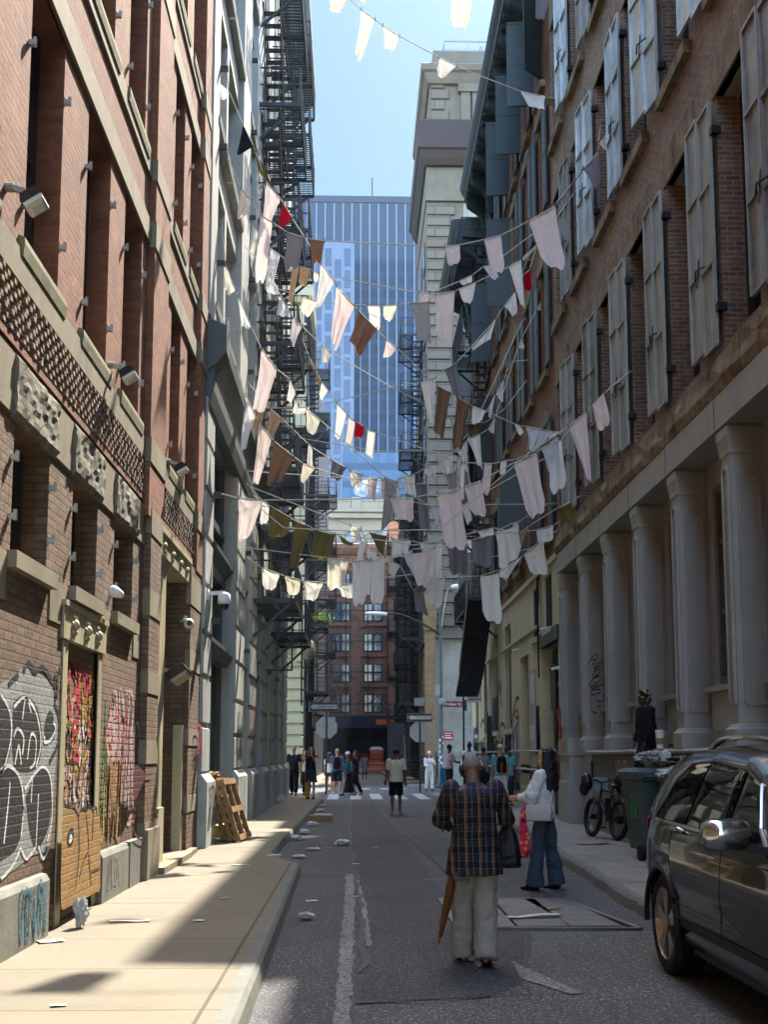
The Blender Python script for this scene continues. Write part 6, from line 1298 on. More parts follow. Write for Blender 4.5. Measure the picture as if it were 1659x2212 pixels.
line('clothesline with tangled white pieces in the middle and long white shirts by the cream wall','the rope over the cream graffiti wall',25,('d',514.8,1044),26.1,('I',1045,588),[
 ('D','W','s',(1278,394),(1392,430),(1352,555),(1292,545)),('D','W','p',(1384,544),(1452,590),(1402,765),(1346,765)),('D','W','c',(1454,618),(1572,690),(1542,765),(1458,742)),('G','Y','c',(474,640),(570,690),(502,805),(456,752)),('G','G','c',(708,950),(802,890),(858,1195),(738,1152)),('G','W','s',(848,832),(1052,820),(1002,1130),(855,1035)),('I','W','s',(186,1077),(390,1035),(414,1545),(225,1505)),('I','W','t',(384,1015),(637,868),(475,1112),(395,1112)),('I','W','s',(658,846),(862,680),(908,1030),(735,1040))])
line('thin clothesline with an olive cloth beside the lowest grey shutter','the thin rope by the lowest shutter',26,('d',519,1125),23.3,('I',1290,214),[
 ('I','W','t',(163,602),(332,560),(322,632),(213,672)),('I','T','c',(604,622),(714,540),(642,722),(612,702)),('I','O','s',(1013,350),(1167,280),(1198,470),(1028,470))],[('G',720,468)])
line('lowest clothesline above the slatted balcony with three small shirts in a row','the lowest rope over the balcony',25.3,('D',80,700),29.4,('I',790,772),[
 ('D','W','s',(318,845),(522,920),(465,1075),(352,1055)),('D','Y','s',(568,940),(742,980),(718,1122),(612,1125)),('D','W','s',(783,995),(992,1005),(905,1195),(788,1165)),('D','W','c',(1138,1042),(1307,1016),(1305,1165),(1190,1150))],[('G',400,815),('G',650,790)])
# bunch of cables on the facades
# ================= SUV at the right edge (rear towards the far end)
t_=NT('black_car_paint'); t_.bsdf('#030304',.2,0,None,.35,.6); M['carpaint']=t_.m
M['carglass']=glass('car_glass','#040506',.02,.9); M['chrome']=plain('chrome','#c8ccd0',.12,1.,.03,3,0); M['tyre']=plain('tyre_rubber','#121212',.8,0,.2,8,.3,60); M['rim']=plain('alloy_rim','#b3aca0',.25,.85,.08,5,0); M['trim']=plain('black_trim','#0d0d0e',.5,0,.2,8,.1)
AX0,AX1=8.55,5.72; CX=3.24; HW=.965
car=thing('parked_suv',(CX,7.2,0),'shiny black sport utility car parked at the right edge, seen from its rear left side','car')
YB,YF=9.55,4.82
def sec(y):
    """half section of the body at length y: list of (half width, z) from the sill up to the roof centre"""
    f=(y-YF)/(YB-YF)
    rb_=max(0,(f-.80)/.20); fb=max(0,(.14-f)/.14)
    w=HW*(1-.17*rb_**2-.20*fb**1.7)
    sill=.30+.10*rb_**2+.05*fb
    belt=1.02+.10*f
    # roof line
    R=[(0,.80),(.08,.97),(.22,1.06),(.30,1.10),(.43,1.52),(.52,1.64),(.66,1.68),(.80,1.66),(.89,1.58),(.95,1.33),(1.,1.0)]
    for (a,b),(c,d) in zip(R,R[1:]):
        if a<=f<=c: tt=(f-a)/(c-a); roof=b+(d-b)*tt; break
    belt=min(belt,roof-.02)
    top=max(roof,belt+.02); g_=max(.0,min(1,(top-belt)/.55))
    wr=w-.02-.22*g_
    return [(w-.13,sill-.05),(w-.035,sill),(w-.005,sill+.16),(w-.012,sill+.30),(w+.0,.70+.04*f),(w-.008,.86+.06*f),(w-.03,belt-.03),(w-.05,belt),(w-.05-(w-.05-wr)*.33,belt+(top-.07*g_-belt)*.36),(wr+.035*g_,belt+(top-.07*g_-belt)*.8),(wr-.03*g_,top-.055*g_),(wr-.16*g_-.02,top-.012*g_),(wr*.45,top+.012*g_),(0,top+.02*g_)]
def bodypt(y,k,s,off=0.):
    P=sec(y); i=int(k); tt=k-i; a=P[i]; b=P[min(i+1,len(P)-1)]; w=a[0]+(b[0]-a[0])*tt; z=a[1]+(b[1]-a[1])*tt
    d=V((b[1]-a[1],0,-(b[0]-a[0]))); d=d.normalized() if d.length>1e-6 else V((1,0,0))
    return V((CX+s*(w+d.x*off),y,z+d.z*off))
m=MB(); N=60; arch=.40
rs=[]
for i in range(N+1):
    y=YF+(YB-YF)*i/N; P=sec(y); rs.append([V((CX-w,y,z)) for w,z in P]+[V((CX+w,y,z)) for w,z in P[::-1][1:]])
def archz(y):
    for c in (AX0,AX1):
        d=abs(y-c)
        if d<arch+.02: return .36+math.sqrt(max(0,(arch+.02)**2-d*d))
    return 0
for r in rs:
    y=r[0].y; a=archz(y)
    if a>0:
        n=len(r)
        for j in list(range(0,6))+list(range(n-6,n)):
            if r[j].z<a: r[j].z=a
m.loft(rs); body=m.build('body',M['carpaint'],car,smooth=True)
q=MB(); q.box(CX-.78,CX+.78,YF+.3,YB-.3,.24,.5); q.box(CX-.86,CX+.86,AX1+.45,AX0-.45,.22,.34); q.build('underbody',M['trim'],car)
def patch(name,y0,y1,k0,k1,off,mat,par,s=-1,ny=14,nk=6,fn=None,smooth=True):
    m=MB(); b=0
    for lay in (off,off-.012):
        for j in range(nk+1):
            for i in range(ny+1):
                u=i/ny; v=j/nk; a,b_=(y0,y1) if fn is None else fn(v)
                m.v.append(bodypt(a+(b_-a)*u,k0+(k1-k0)*v,s,lay))
    S=(ny+1)*(nk+1)
    for L in (0,S):
        for j in range(nk):
            for i in range(ny): m.f.append([L+j*(ny+1)+i,L+j*(ny+1)+i+1,L+(j+1)*(ny+1)+i+1,L+(j+1)*(ny+1)+i])
    return m.build(name,mat,par,smooth=smooth)
for s in (-1,1):
    # doors (their gaps read as panel lines), windows and bright trim
    def fd(v): return (5.98+.10*(1-v),7.166)
    def rd(v): return (7.174,8.30-.22*max(0,1-v*1.9)+.02*v)
    d1=patch('door',0,0,2.0,7,.004,M['carpaint'],car,s,14,10,fd); d2=patch('door',0,0,2.0,7,.004,M['carpaint'],car,s,14,10,rd)
    for yy in (7.17,5.985,8.315):
        q=MB(); q.path([bodypt(yy+(.10*(1-(k-2)/5) if yy<6 else (-.2*max(0,1-1.9*(k-2)/5) if yy>8 else 0)),k,s,.003) for k in (2,2.6,3.2,4,4.6,5.2,6,6.6,7)],.005,5); q.build('door_seam',M['trim'],car)
    q=MB(); q.path([bodypt(6.05+2.1*i/14,2.02,s,.003) for i in range(15)],.005,5); q.build('door_seam',M['trim'],car)
    def w1(v): return (6.42+.46*v,7.12)
    def w2(v): return (7.2,8.02+.0*v-.12*v)
    def w3(v): return (8.07-.11*v,8.80-.36*v)
    for fn in (w1,w2,w3): patch('window',0,0,7.15,9.3,.006,M['carglass'],car,s,12,6,fn)
    patch('window_trim',0,0,6.95,7.12,.012,M['chrome'],car,s,20,1,lambda v:(6.35,8.88))
    def tr(ylo,yhi): pass
    q=MB(); q.path([bodypt(6.36+.06,7.1,s,.012),bodypt(6.6,8.2,s,.012),bodypt(6.86,9.35,s,.012),bodypt(7.2,9.5,s,.012),bodypt(7.9,9.5,s,.012),bodypt(8.35,9.4,s,.012),bodypt(8.62,8.6,s,.012),bodypt(8.86,7.15,s,.014)],.013,6); q.build('window_trim',M['chrome'],car)
    for y,dd in ((7.0,d1),(8.12,d2)):
        q=MB(); c=bodypt(y,6.1,s,.03); q.path([bodypt(y+.11,6.1,s,.005),bodypt(y+.08,6.1,s,.04),bodypt(y-.08,6.1,s,.04),bodypt(y-.11,6.1,s,.005)],[.014,.019,.019,.014],8); q.build('door_handle',M['chrome'],dd)
    # mirror
    q=MB(); c=V((CX+s*(HW+.19),6.42,1.16)); 
    q.loft([[c+V((s*.135*math.copysign(abs(math.cos(a))**.6,math.cos(a)),0,0))*sc+V((0,yo,.088*math.copysign(abs(math.sin(a))**.6,math.sin(a))*sc)) for a in [i*2*math.pi/14 for i in range(14)]] for sc,yo in ((.45,-.10),(.85,-.085),(1.,-.03),(1.,.055),(.95,.075))]); mr=q.build('mirror',M['chrome'],car,smooth=True)
    q=MB(); q.bar((CX+s*(HW-.06),6.42,1.06),(CX+s*(HW+.1),6.42,1.09),.07,.05); q.build('mirror_arm',M['trim'],car); q=MB(); q.loft([[c+V((s*.13*math.cos(a)*.9,.078,.088*math.sin(a)*.9-.0)) for a in [i*2*math.pi/14 for i in range(14)]],[c+V((s*.13*math.cos(a)*.85,.082,.088*math.sin(a)*.85)) for a in [i*2*math.pi/14 for i in range(14)]]]); q.build('mirror_glass',M['carglass'],mr)
    # roof rail
    q=MB(); P=[]
    for i in range(17):
        y=6.95+1.75*i/16; b=bodypt(y,11.2,s); e=min(1,min(i,16-i)/2.5); P.append(b+V((0,0,.012+.05*e)))
    q.path(P,.022,8); q.build('roof_rail',M['chrome'],car)
    patch('side_trim',0,0,1.75,2.15,.012,M['trim'],car,s,16,2,lambda v:(6.25,8.05))
    # lights
    patch('tail_light',9.2,9.5,5.6,6.9,.012,M['red'],car,s,6,3); patch('headlight',4.88,5.25,5.2,6.6,.012,M['glassb'],car,s,6,3)
    for yc in (AX0,AX1):
        w_=thing_wheel=bpy.data.objects.new('wheel',None); COL.objects.link(w_); xw=CX+s*(HW-.135); ORG[w_]=V((xw,yc,.37)); w_.parent=car; w_.location=ORG[w_]-ORG[car]
        q=MB(); prof=[(.24,-.115),(.335,-.12),(.362,-.10),(.37,-.05),(.37,.05),(.362,.10),(.335,.12),(.265,.115),(.255,.09)]
        rs=[[V((xw+s*z,yc+r*math.cos(a*2*math.pi/40),.37+r*math.sin(a*2*math.pi/40))) for a in range(40)] for r,z in prof]; q.loft(rs,False); q.build('tyre',M['tyre'],w_,smooth=True)
        q=MB(); prof=[(.262,.115),(.255,.10),(.24,.06),(.235,.0),(.235,-.1)]; q.loft([[V((xw+s*z,yc+r*math.cos(a*2*math.pi/40),.37+r*math.sin(a*2*math.pi/40))) for a in range(40)] for r,z in prof],False)
        for k in range(5):
            a=k*2*math.pi/5+.3
            for da in (-.16,.16):
                d1_=V((0,math.cos(a+da),math.sin(a+da))); d0=V((0,math.cos(a+da*.6),math.sin(a+da*.6))); tn=V((0,-math.sin(a),math.cos(a))); c=V((xw,yc,.37))
                q.loft([[c+d0*.05+tn*.022+V((s*.10,0,0)),c+d0*.05-tn*.022+V((s*.10,0,0)),c+d0*.05-tn*.022+V((s*.05,0,0)),c+d0*.05+tn*.022+V((s*.05,0,0))],[c+d1_*.25+tn*.03+V((s*.105,0,0)),c+d1_*.25-tn*.03+V((s*.105,0,0)),c+d1_*.25-tn*.03+V((s*.06,0,0)),c+d1_*.25+tn*.03+V((s*.06,0,0))]])
        q.tube((xw+s*.06,yc,.37),(xw+s*.112,yc,.37),.065,14); q.build('rim',M['rim'],w_,smooth=False)
        q=MB(); q.tube((xw-s*.1,yc,.37),(xw+s*.0,yc,.37),.225,20); q.build('brake_disc',M['trim'],w_)
        q=MB(); P=[V((CX+s*(HW+.004),yc+(arch+.015)*math.cos(a),.36+(arch+.015)*math.sin(a))) for a in [math.pi*(-.02+1.04*i/20) for i in range(21)]]; q.path(P,.022,6); q.build('arch_trim',M['trim'],car)
q=MB(); q.loft([[bodypt(y,k,-1,.006) for k in (12.9,)]+[bodypt(y,k,1,.006) for k in (12.9,)] for y in (8.9,8.95)],False,False)
m=MB(); rs=[]
for y in (9.03,9.16,9.28,9.38): P=sec(y); rs.append([V((CX+x*(P[10][0]),y+.02,P[13][1]+.004)) for x in (-.85,-.4,0,.4,.85)])
m.loft(rs,False,False); m.build('rear_window',M['carglass'],car)
m=MB(); rs=[]
for y in (6.05,6.3,6.6,6.86): P=sec(y); rs.append([V((CX+x*(P[10][0]),y-.015,P[13][1]+.006-abs(x)*.03)) for x in (-.93,-.4,0,.4,.93)])
m.loft(rs,False,False); m.build('windscreen',M['carglass'],car)
q=MB(); q.loft([[V((CX-.02+a,y,z)) for a,z in ((-.03,1.69),(.03,1.69),(.015,1.69+h),(-.015,1.69+h))] for y,h in ((7.5,.0),(7.38,.03),(7.3,.07),(7.28,.05))]); q.build('roof_antenna',M['trim'],car)
q=MB(); q.path([V((CX-.75,9.42,.5)),V((CX-.5,9.6,.52)),V((CX+.5,9.6,.52)),V((CX+.75,9.42,.5))],.07,8); q.build('rear_bumper',M['trim'],car)
# ================= bicycle against the base wall
F_=V((4.33,20.98,.125)); B_=V((4.56,19.9,.125)); bd=(F_-B_).normalized(); sd=V((bd.y,-bd.x,0)); lean=.10
bi=thing('bicycle',B_+V((0,0,0)),'black electric bicycle with fat tyres and dark hand covers leaning by the grey wall','bicycle')
def bp(a,h,s=0.): return B_+bd*a+sd*(s+lean*h)+V((0,0,h))
L=(F_-B_).length
for a in (0,L):
    w_=bpy.data.objects.new('wheel',None); COL.objects.link(w_); ORG[w_]=bp(a,.36); w_.parent=bi; w_.location=ORG[w_]-ORG[bi]
    ax=(sd-V((0,0,1))*lean).normalized(); MB().torus(bp(a,.36),ax,.315,.045,36,8).build('tyre',M['tyre'],w_,smooth=True)
    q=MB(); q.torus(bp(a,.36),ax,.275,.014,32,6); u=bd; v=ax.cross(bd)
    for k in range(18): an=k*math.pi/9; q.tube(bp(a,.36)+ax*.03*(-1)**k,bp(a,.36)+(u*math.cos(an)+v*math.sin(an))*.27,.003,4)
    q.tube(bp(a,.36)-ax*.06,bp(a,.36)+ax*.06,.045 if a else .07,10); q.build('rim',M['iron'],w_)
q=MB(); hd=bp(L-.28,.86); ht=bp(L-.24,.68); bb=bp(.46,.34); st=bp(.36,.82)
for a,b,r in ((hd,ht,.024),(ht,bb,.04),(hd,st,.024),(bb,st,.022),(bb,bp(0,.36,.05),.014),(bb,bp(0,.36,-.05),.014),(st,bp(0,.36,.05),.012),(st,bp(0,.36,-.05),.012)): q.tube(a,b,r,8)
q.build('frame',M['iron'],bi)
q=MB()
for s in (-.06,.06): q.tube(bp(L-.2,.66,s),bp(L,.36,s),.02,8)
q.tube(bp(L-.2,.66,-.07),bp(L-.2,.66,.07),.025,8); q.build('fork',M['steel'],bi)
q=MB(); q.path([bp(L-.36,1.05,-.34),bp(L-.30,1.03,-.12),bp(L-.28,.98,0),bp(L-.30,1.03,.12),bp(L-.36,1.05,.34)],.014,6); q.tube(bp(L-.28,.98),hd,.016,6); q.build('handlebar',M['iron'],bi)
for s in (-1,1):
    q=MB(); q.sph(bp(L-.36,1.0,s*.33),.11,.15,.17,12,8); q.sph(bp(L-.33,.88,s*.36),.09,.11,.13,10,7); q.build('hand_cover',M['black'],bi,smooth=True)
q=MB(); q.tube(st,bp(.33,.9),.014,6); q.loft([q.ring(bp(.18,.93),bd,.09,10,.035),q.ring(bp(.3,.945),bd,.075,10,.035),q.ring(bp(.47,.93),bd,.025,10,.02)]); q.build('saddle',M['black'],bi,smooth=True)
q=MB()
for s in (-.07,.07): q.tube(bp(-.2,.78,s),bp(.3,.8,s),.009,5); q.tube(bp(-.05,.78,s),bp(0,.36,s),.008,5)
for k in range(4): q.tube(bp(-.18+k*.12,.785,-.07),bp(-.18+k*.12,.785,.07),.007,5)
q.build('rack',M['iron'],bi); q=MB(); q.obox(bp(-.22,.7),bd*.015,sd*.07,(0,0,.03)); q.build('tail_reflector',M['orange'],bi)
q=MB(); q.obox(bp(.5,.56),bd*.05,sd*.045,(0,0,.16)); q.build('battery',M['iron'],bi); q=MB(); q.obox(bp(L-.18,.95),bd*.1,sd*.13,(0,0,.12)); q.build('basket',M['plinth'],bi)
q=MB(); q.torus(bb,sd,.09,.008,18,5); 
for s,a in ((.1,.9),(-.1,-2.2)): q.bar(bb+sd*s*.6,bb+sd*s+bd*.16*math.cos(a)+V((0,0,.16*math.sin(a))),.02); q.obox(bb+sd*s*1.4+bd*.16*math.cos(a)+V((0,0,.16*math.sin(a))),bd*.05,sd*.045,(0,0,.012))
q.build('crank',M['iron'],bi)
# ================= wheeled bins
M['binplastic']=plain('green_grey_bin_plastic','#44504d',.5,0,.2,3,.1,20,.4,.3,'#20211c',.3)
def wbin(x,y,a,label,w=.66,d=.74,h=1.28,lid=True):
    t=thing('wheeled_bin',(x,y,.125),label,'bin'); c,s=math.cos(a),math.sin(a)
    def P(u,v,z): return V((x+u*c-v*s,y+u*s+v*c,.125+z))
    m=MB(); rs=[]
    for z,k in ((.14,.72),(.2,.74),(.95,.93),(1.12,.96),(1.13,1.04),(1.2,1.04)): rs.append([P(a_*w/2*k,b_*d/2*k,z) for a_,b_ in ((-1,-.85),(-.85,-1),(.85,-1),(1,-.85),(1,.85),(.85,1),(-.85,1),(-1,.85))])
    m.loft(rs); m.build('tub',M['binplastic'],t)
    m=MB(); m.loft([[P(a_*w/2*k,b_*d/2*k,z) for a_,b_ in ((-1,-1),(1,-1),(1,1),(-1,1))] for z,k in ((1.2,1.08),(1.24,1.08),(1.29,.9),(1.3,.5))]) if lid else None
    if lid: m.build('lid',M['binplastic'],t)
    for sx in (-1,1):
        q=MB(); q.tube(P(sx*w*.36,-d*.40,.11),P(sx*w*.46,-d*.40,.11),.11,16); q.build('wheel',M['tyre'],t)
    q=MB(); q.path([P(-w*.4,-d*.52,1.15),P(-w*.4,-d*.62,1.18),P(w*.4,-d*.62,1.18),P(w*.4,-d*.52,1.15)],.018,6); q.build('handle',M['binplastic'],t); q=MB(); q.obox(P(-w*.45,-.1,.75),V((c,s,0))*.01,V((-s,c,0))*.10,(0,0,.16)); q.build('label',M['greenspray'],t)
    return t
wbin(4.28,16.5,.12,'grey green wheeled bin with a pale cover nearest the bicycle'); wbin(4.5,15.3,-.05,'dark wheeled bin behind the roof of the black car',.7,.8)
def crumple(name,c,r,mat,label,cat,seed,flat=1.,group=None):
    rr=random.Random(seed); bm=bmesh.new(); bmesh.ops.create_icosphere(bm,subdivisions=4,radius=1)
    m=MB(); vs=[]
    for v in bm.verts:
        k=1+.45*mnoise.noise(v.co*2.1+V((seed,0,0)))+.5*abs(mnoise.noise(v.co*4.3+V((0,seed,0))))-.35*abs(mnoise.noise(v.co*9+V((seed,seed,0)))); vs.append(V((v.co.x*r[0]*k,v.co.y*r[1]*k,v.co.z*r[2]*k*flat)))
    zmin=min(v.z for v in vs); m.add([v+V(c)-V((0,0,zmin)) for v in vs],[[q.index for q in f.verts] for f in bm.faces]); bm.free()
    return tag(m.build(name,mat,None),label,cat,group)
def flatpaper(c,w,h,a,mat,label,cat,seed,name='paper_scrap'):
    rr=random.Random(seed); m=MB(); n=5; rs=[]
    for lay in (0,.004):
        pass
    top=[];bot=[]
    for i in range(n+1):
        r1=[];r2=[]
        for j in range(n+1):
            u=(i/n-.5)*w; v=(j/n-.5)*h; z=.006+.035*min(w,1)*abs(math.sin(3*i/n+seed)*math.sin(2.5*j/n+seed*2))
            p=V((c[0]+u*math.cos(a)-v*math.sin(a),c[1]+u*math.sin(a)+v*math.cos(a),c[2]+z)); r1.append(p); r2.append(p+V((0,0,.003)))
        bot.append(r1); top.append(r2)
    for G_ in (bot,top):
        b=len(m.v); m.v+=[p for r in G_ for p in r]
        for i in range(n):
            for j in range(n): m.f.append([b+i*(n+1)+j,b+i*(n+1)+j+1,b+(i+1)*(n+1)+j+1,b+(i+1)*(n+1)+j])
    return tag(m.build(name,mat,None),label,cat,'litter')
crumple('trash_bag',(4.3,16.45,1.43),(.22,.25,.09),M['plinth'],'pale grey plastic sheet lying on the bin beside the bicycle','trash bag',3); crumple('crumpled_paper',(4.42,16.15,1.47),(.07,.07,.09),M['paper'],'crumpled beige paper standing on top of the near bin','paper',4)
crumple('trash_bag',(4.5,15.3,1.43),(.3,.32,.07),M['black'],'black trash bag slumped over the second bin behind the car','trash bag',9); crumple('trash_bag',(4.45,15.15,1.22),(.34,.2,.12),M['plasticbag'],'torn whitish plastic hanging from the second bin','plastic bag',12)
crumple('black_bundle',(4.5,17.35,.125),(.22,.25,.33),M['black'],'dark bundle on the pavement between the bicycle and the bin','bundle',14)
# cup on the ledge
t=thing('coffee_cup',(4.73,17.6,1.715),'white paper coffee cup with a brown sleeve standing on the grey ledge','cup'); m=MB(); m.lathe((4.73,17.6,1.71),[(.05,0),(.064,.24),(.066,.24)],14); m.build('cup',M['white'],t,smooth=False); m=MB(); m.lathe((4.73,17.6,1.71),[(.068,.24),(.07,.26),(.06,.28),(.058,.285)],14); m.build('lid',M['paper'],t); m=MB(); m.lathe((4.73,17.6,1.71),[(.0565,.06),(.0625,.16)],14); m.build('sleeve',M['cardboard'],t)
# ================= pallets leaning on the left wall
def pallet(y0,lean,label,dx):
    t=thing('wooden_pallet',(-2.2,y0,.13),label,'pallet','wooden pallets leaning on the left wall')
    ex=V((math.sin(lean),0,-math.cos(lean))); ey=V((0,1,0)).normalized(); ez=ex.cross(ey)
    ey=(V((.10,1,0))).normalized(); ez=ex.cross(ey).normalized(); base=V((-2.1+dx,y0,.14))
    def P(a,b,c): return base-ex*a+ey*b+ez*c
    rr=random.Random(int(y0*10)); Lp=1.08; Wp_=1.0
    def board(name,a0,a1,b0,b1,c0,c1):
        m=MB(); m.add([P(a,b,c) for c in (c0,c1) for a,b in ((a0,b0),(a1,b0),(a1,b1),(a0,b1))],[[0,3,2,1],[4,5,6,7],[0,1,5,4],[1,2,6,5],[2,3,7,6],[3,0,4,7]]); return m.build(name,M['wood'],t)
    for k in range(7):
        a=k*(Lp-.09)/6; board('slat',a,a+.09+rr.uniform(-.01,.01),0,Wp_,0,.022)
    for k in range(3): board('stringer',0,Lp,k*(Wp_-.04)/2,k*(Wp_-.04)/2+.04,.022,.095)
    for k in range(3): a=k*(Lp-.1)/2; board('slat',a,a+.1,0,Wp_,.095,.113)
    return t
pallet(19.6,.30,'weathered wooden pallet leaning outermost in the left stack',.05); pallet(19.68,.29,'weathered wooden pallet in the middle of the left stack',-.075); pallet(19.8,.28,'weathered wooden pallet closest to the grey wall in the left stack',-.20)
crumple('cardboard_scrap',(-2.5,20.1,1.2),(.11,.14,.05),M['cardboard'],'crumpled brown paper lying on top of the leaning pallets','paper',21)
tag(MB().box(-2.55,-2.2,20.9,21.6,.14,.34).build('yellow_curb_piece',M['yellow'],None),'yellow painted block on the pavement behind the leaning pallets','block')
# ================= litter
crumple('plastic_bag',(-2.36,10.05,.13),(.055,.075,.115),M['plasticbag'],'standing clear plastic bag against the graffiti wall on the left pavement','plastic bag',31)
LIT=[(-2.0,10.35,.13,.35,.06,.2,'paper','thin white straw wrapper lying beside the standing plastic bag'),(-2.42,9.3,.13,.2,.14,.5,'paper','white paper scrap at the foot of the left wall near the camera'),(-1.4,10.4,.13,.1,.08,.2,'paper','small white paper scrap on the sunny pavement, nearest the plastic bag'),(-1.35,12.0,.13,.09,.06,.9,'paper','tiny white scrap in the middle of the sunny pavement'),(-1.55,15.6,.13,.25,.12,.1,'paper','flat white paper on the pavement near the pallets'),(-1.2,17.1,.13,.22,.12,.4,'paper','white paper on the pavement before the broken kerb'),
 (-1.75,6.95,.13,.09,.05,.3,'paper','white speck of paper on the nearest pavement slab'),(-.35,6.8,.0,.14,.07,.2,'yellow','yellowish card lying on the road at the bottom edge'),(-.48,12.8,.0,.13,.08,.1,'paper','white scrap on the road beside the left kerb'),(.0,17.1,.0,.12,.08,.2,'paper','white scrap on the dark road in the middle distance'),(.03,13.2,.0,.09,.05,.2,'paper','small scrap beside the pale road seam'),(1.75,11.3,.03,.55,.10,.25,'paper','long white paper strip lying on the steel vault cover'),(2.05,11.9,.03,.16,.06,.6,'cardboard','brown scrap on the steel vault cover'),(3.7,14.1,.125,.22,.1,.4,'cardboard','pale brown scrap on the cracked right pavement near the car'),(4.0,19.2,.125,.55,.3,.3,'cardboard','flat cardboard piece on the right pavement before the bicycle'),(3.9,13.2,.125,.18,.1,.1,'paper','white scrap on the right pavement just behind the car'),(4.15,23.9,.125,.4,.12,.8,'cardboard','pale stick of cardboard at the foot of the corner pier'),(.35,20.1,.0,.1,.05,.1,'paper','tiny scrap in the middle of the road')]
for i,(x,y,z,w_,h_,a,mt,lab) in enumerate(LIT): flatpaper((x,y,z),w_,h_,a,M[mt],lab,'litter',i+1)
CR_=[(-.48,11.4,0,.09,.09,.07,'clear crumpled cup on the road by the left kerb'),(-.22,20.6,0,.16,.17,.11,'large crumpled clear plastic wrapper in the left part of the road'),(-.72,19.6,0,.15,.14,.05,'flattened clear plastic tray near the left gutter'),(-.88,18.1,0,.12,.1,.06,'white crumpled napkin in the gutter just past the broken kerb'),(-1.12,21.9,0,.13,.16,.1,'white crumpled bag in the left gutter'),(-1.05,23.5,0,.12,.15,.1,'crumpled white paper heap in the left gutter, middle'),(-.98,26.2,0,.16,.16,.1,'pale plastic heap farther along the left gutter'),(-1.02,29.5,0,.15,.2,.1,'white crumpled paper in the far left gutter'),(-1.0,33.,0,.13,.2,.08,'small white heap in the far left gutter'),(-1.05,36.,0,.12,.2,.09,'last white heap in the left gutter before the sign pole'),(-2.4,22.9,.13,.1,.12,.06,'white tissue at the foot of the grey pier behind the pallets'),(-2.3,35.7,.13,.12,.1,.24,'whitish bag standing against a far grey pier base')]
for i,(x,y,z,a,b,c,lab) in enumerate(CR_): crumple('crumpled_litter',(x,y,z),(a*.8,b*.75,c*.42),M['plasticbag' if 'plastic' in lab or 'clear' in lab else 'paper'],lab,'litter',50+i,group='litter')
t=thing('cardboard_box',(-.95,28.1,0),'flattened brown and white box lying in the left gutter','box'); MB().box(-1.12,-.55,27.8,28.3,.0,.16).build('carton',M['cardboard'],t); MB().box(-1.0,-.6,27.9,28.2,.16,.185).build('flap',M['paper'],t)
# ================= people
def bake(o,vox,sm=4,disp=None,rem=True):
    if rem:
        r=o.modifiers.new('r','REMESH'); r.mode='VOXEL'; r.voxel_size=vox; r.use_smooth_shade=True
    if sm: q=o.modifiers.new('s','SMOOTH'); q.iterations=sm; q.factor=.5
    for i,(sc,st) in enumerate(disp or ()):
        tx=bpy.data.textures.new('fold','CLOUDS'); tx.noise_scale=sc; tx.noise_depth=2; d=o.modifiers.new('d%d'%i,'DISPLACE'); d.texture=tx; d.strength=st; d.mid_level=.5; d.texture_coords='LOCAL'
    dg=bpy.context.evaluated_depsgraph_get(); dg.update(); ev=o.evaluated_get(dg); me=bpy.data.meshes.new_from_object(ev); old=o.data; o.modifiers.clear(); o.data=me; bpy.data.meshes.remove(old)
    me.polygons.foreach_set('use_smooth',[True]*len(me.polygons)); return o
def cap(m,a,b,r0,r1,n=12,flat=False):
    a,b=V(a),V(b); m.tube(a,b,r0,n,r1)
    if not flat: m.sph(a,r0,n=n,m=8); m.sph(b,r1,n=n,m=8)
    return m
SK=dict(brown=plain('brown_skin','#6a4533',.55,0,.08,6,.05,60,.4,0,'#432',0),dark=plain('dark_skin','#3a241a',.5,0,.08,6,.05,60,.4,0,'#210',0),light=plain('light_skin','#b98668',.55,0,.08,6,.05,60,.4,0,'#843',0))
HC={k:plain('hair_'+k,c,.6,0,.3,20,.5,90,.4,0,'#000',0) for k,c in dict(black='#0d0b0a',grey='#8d8a86',blond='#b08a4c',brown='#33221a').items()}
def fab(name,col,fold=.5):
    t=NT(name); c=lin(col); n=t.noise(4.5,4,.6,stretch=(1.3,1.3,.5)); f2=t.noise(14,3,.6)
    cc=t.mix(t.ramp(t.noise(5,4,.6),.35,.7),tuple(x*.86 for x in c[:3]),c); nm=t.bump(f2,.18,.02,t.bump(n,fold,.06)); t.bsdf(cc,.85,0,nm,.2); return t.m
FB={k:fab('fabric_'+k,c) for k,c in dict(black='#141519',navy='#1e2433',white='#d6d4d4',cream='#c9c0a4',khaki='#958c7e',denim='#3d4854',darkdenim='#2a3341',mauve='#9a8284',teal='#225a66',lightteal='#6fa9ac',grey='#8c8c90',blue='#4f6180',brown='#4a3527').items()}
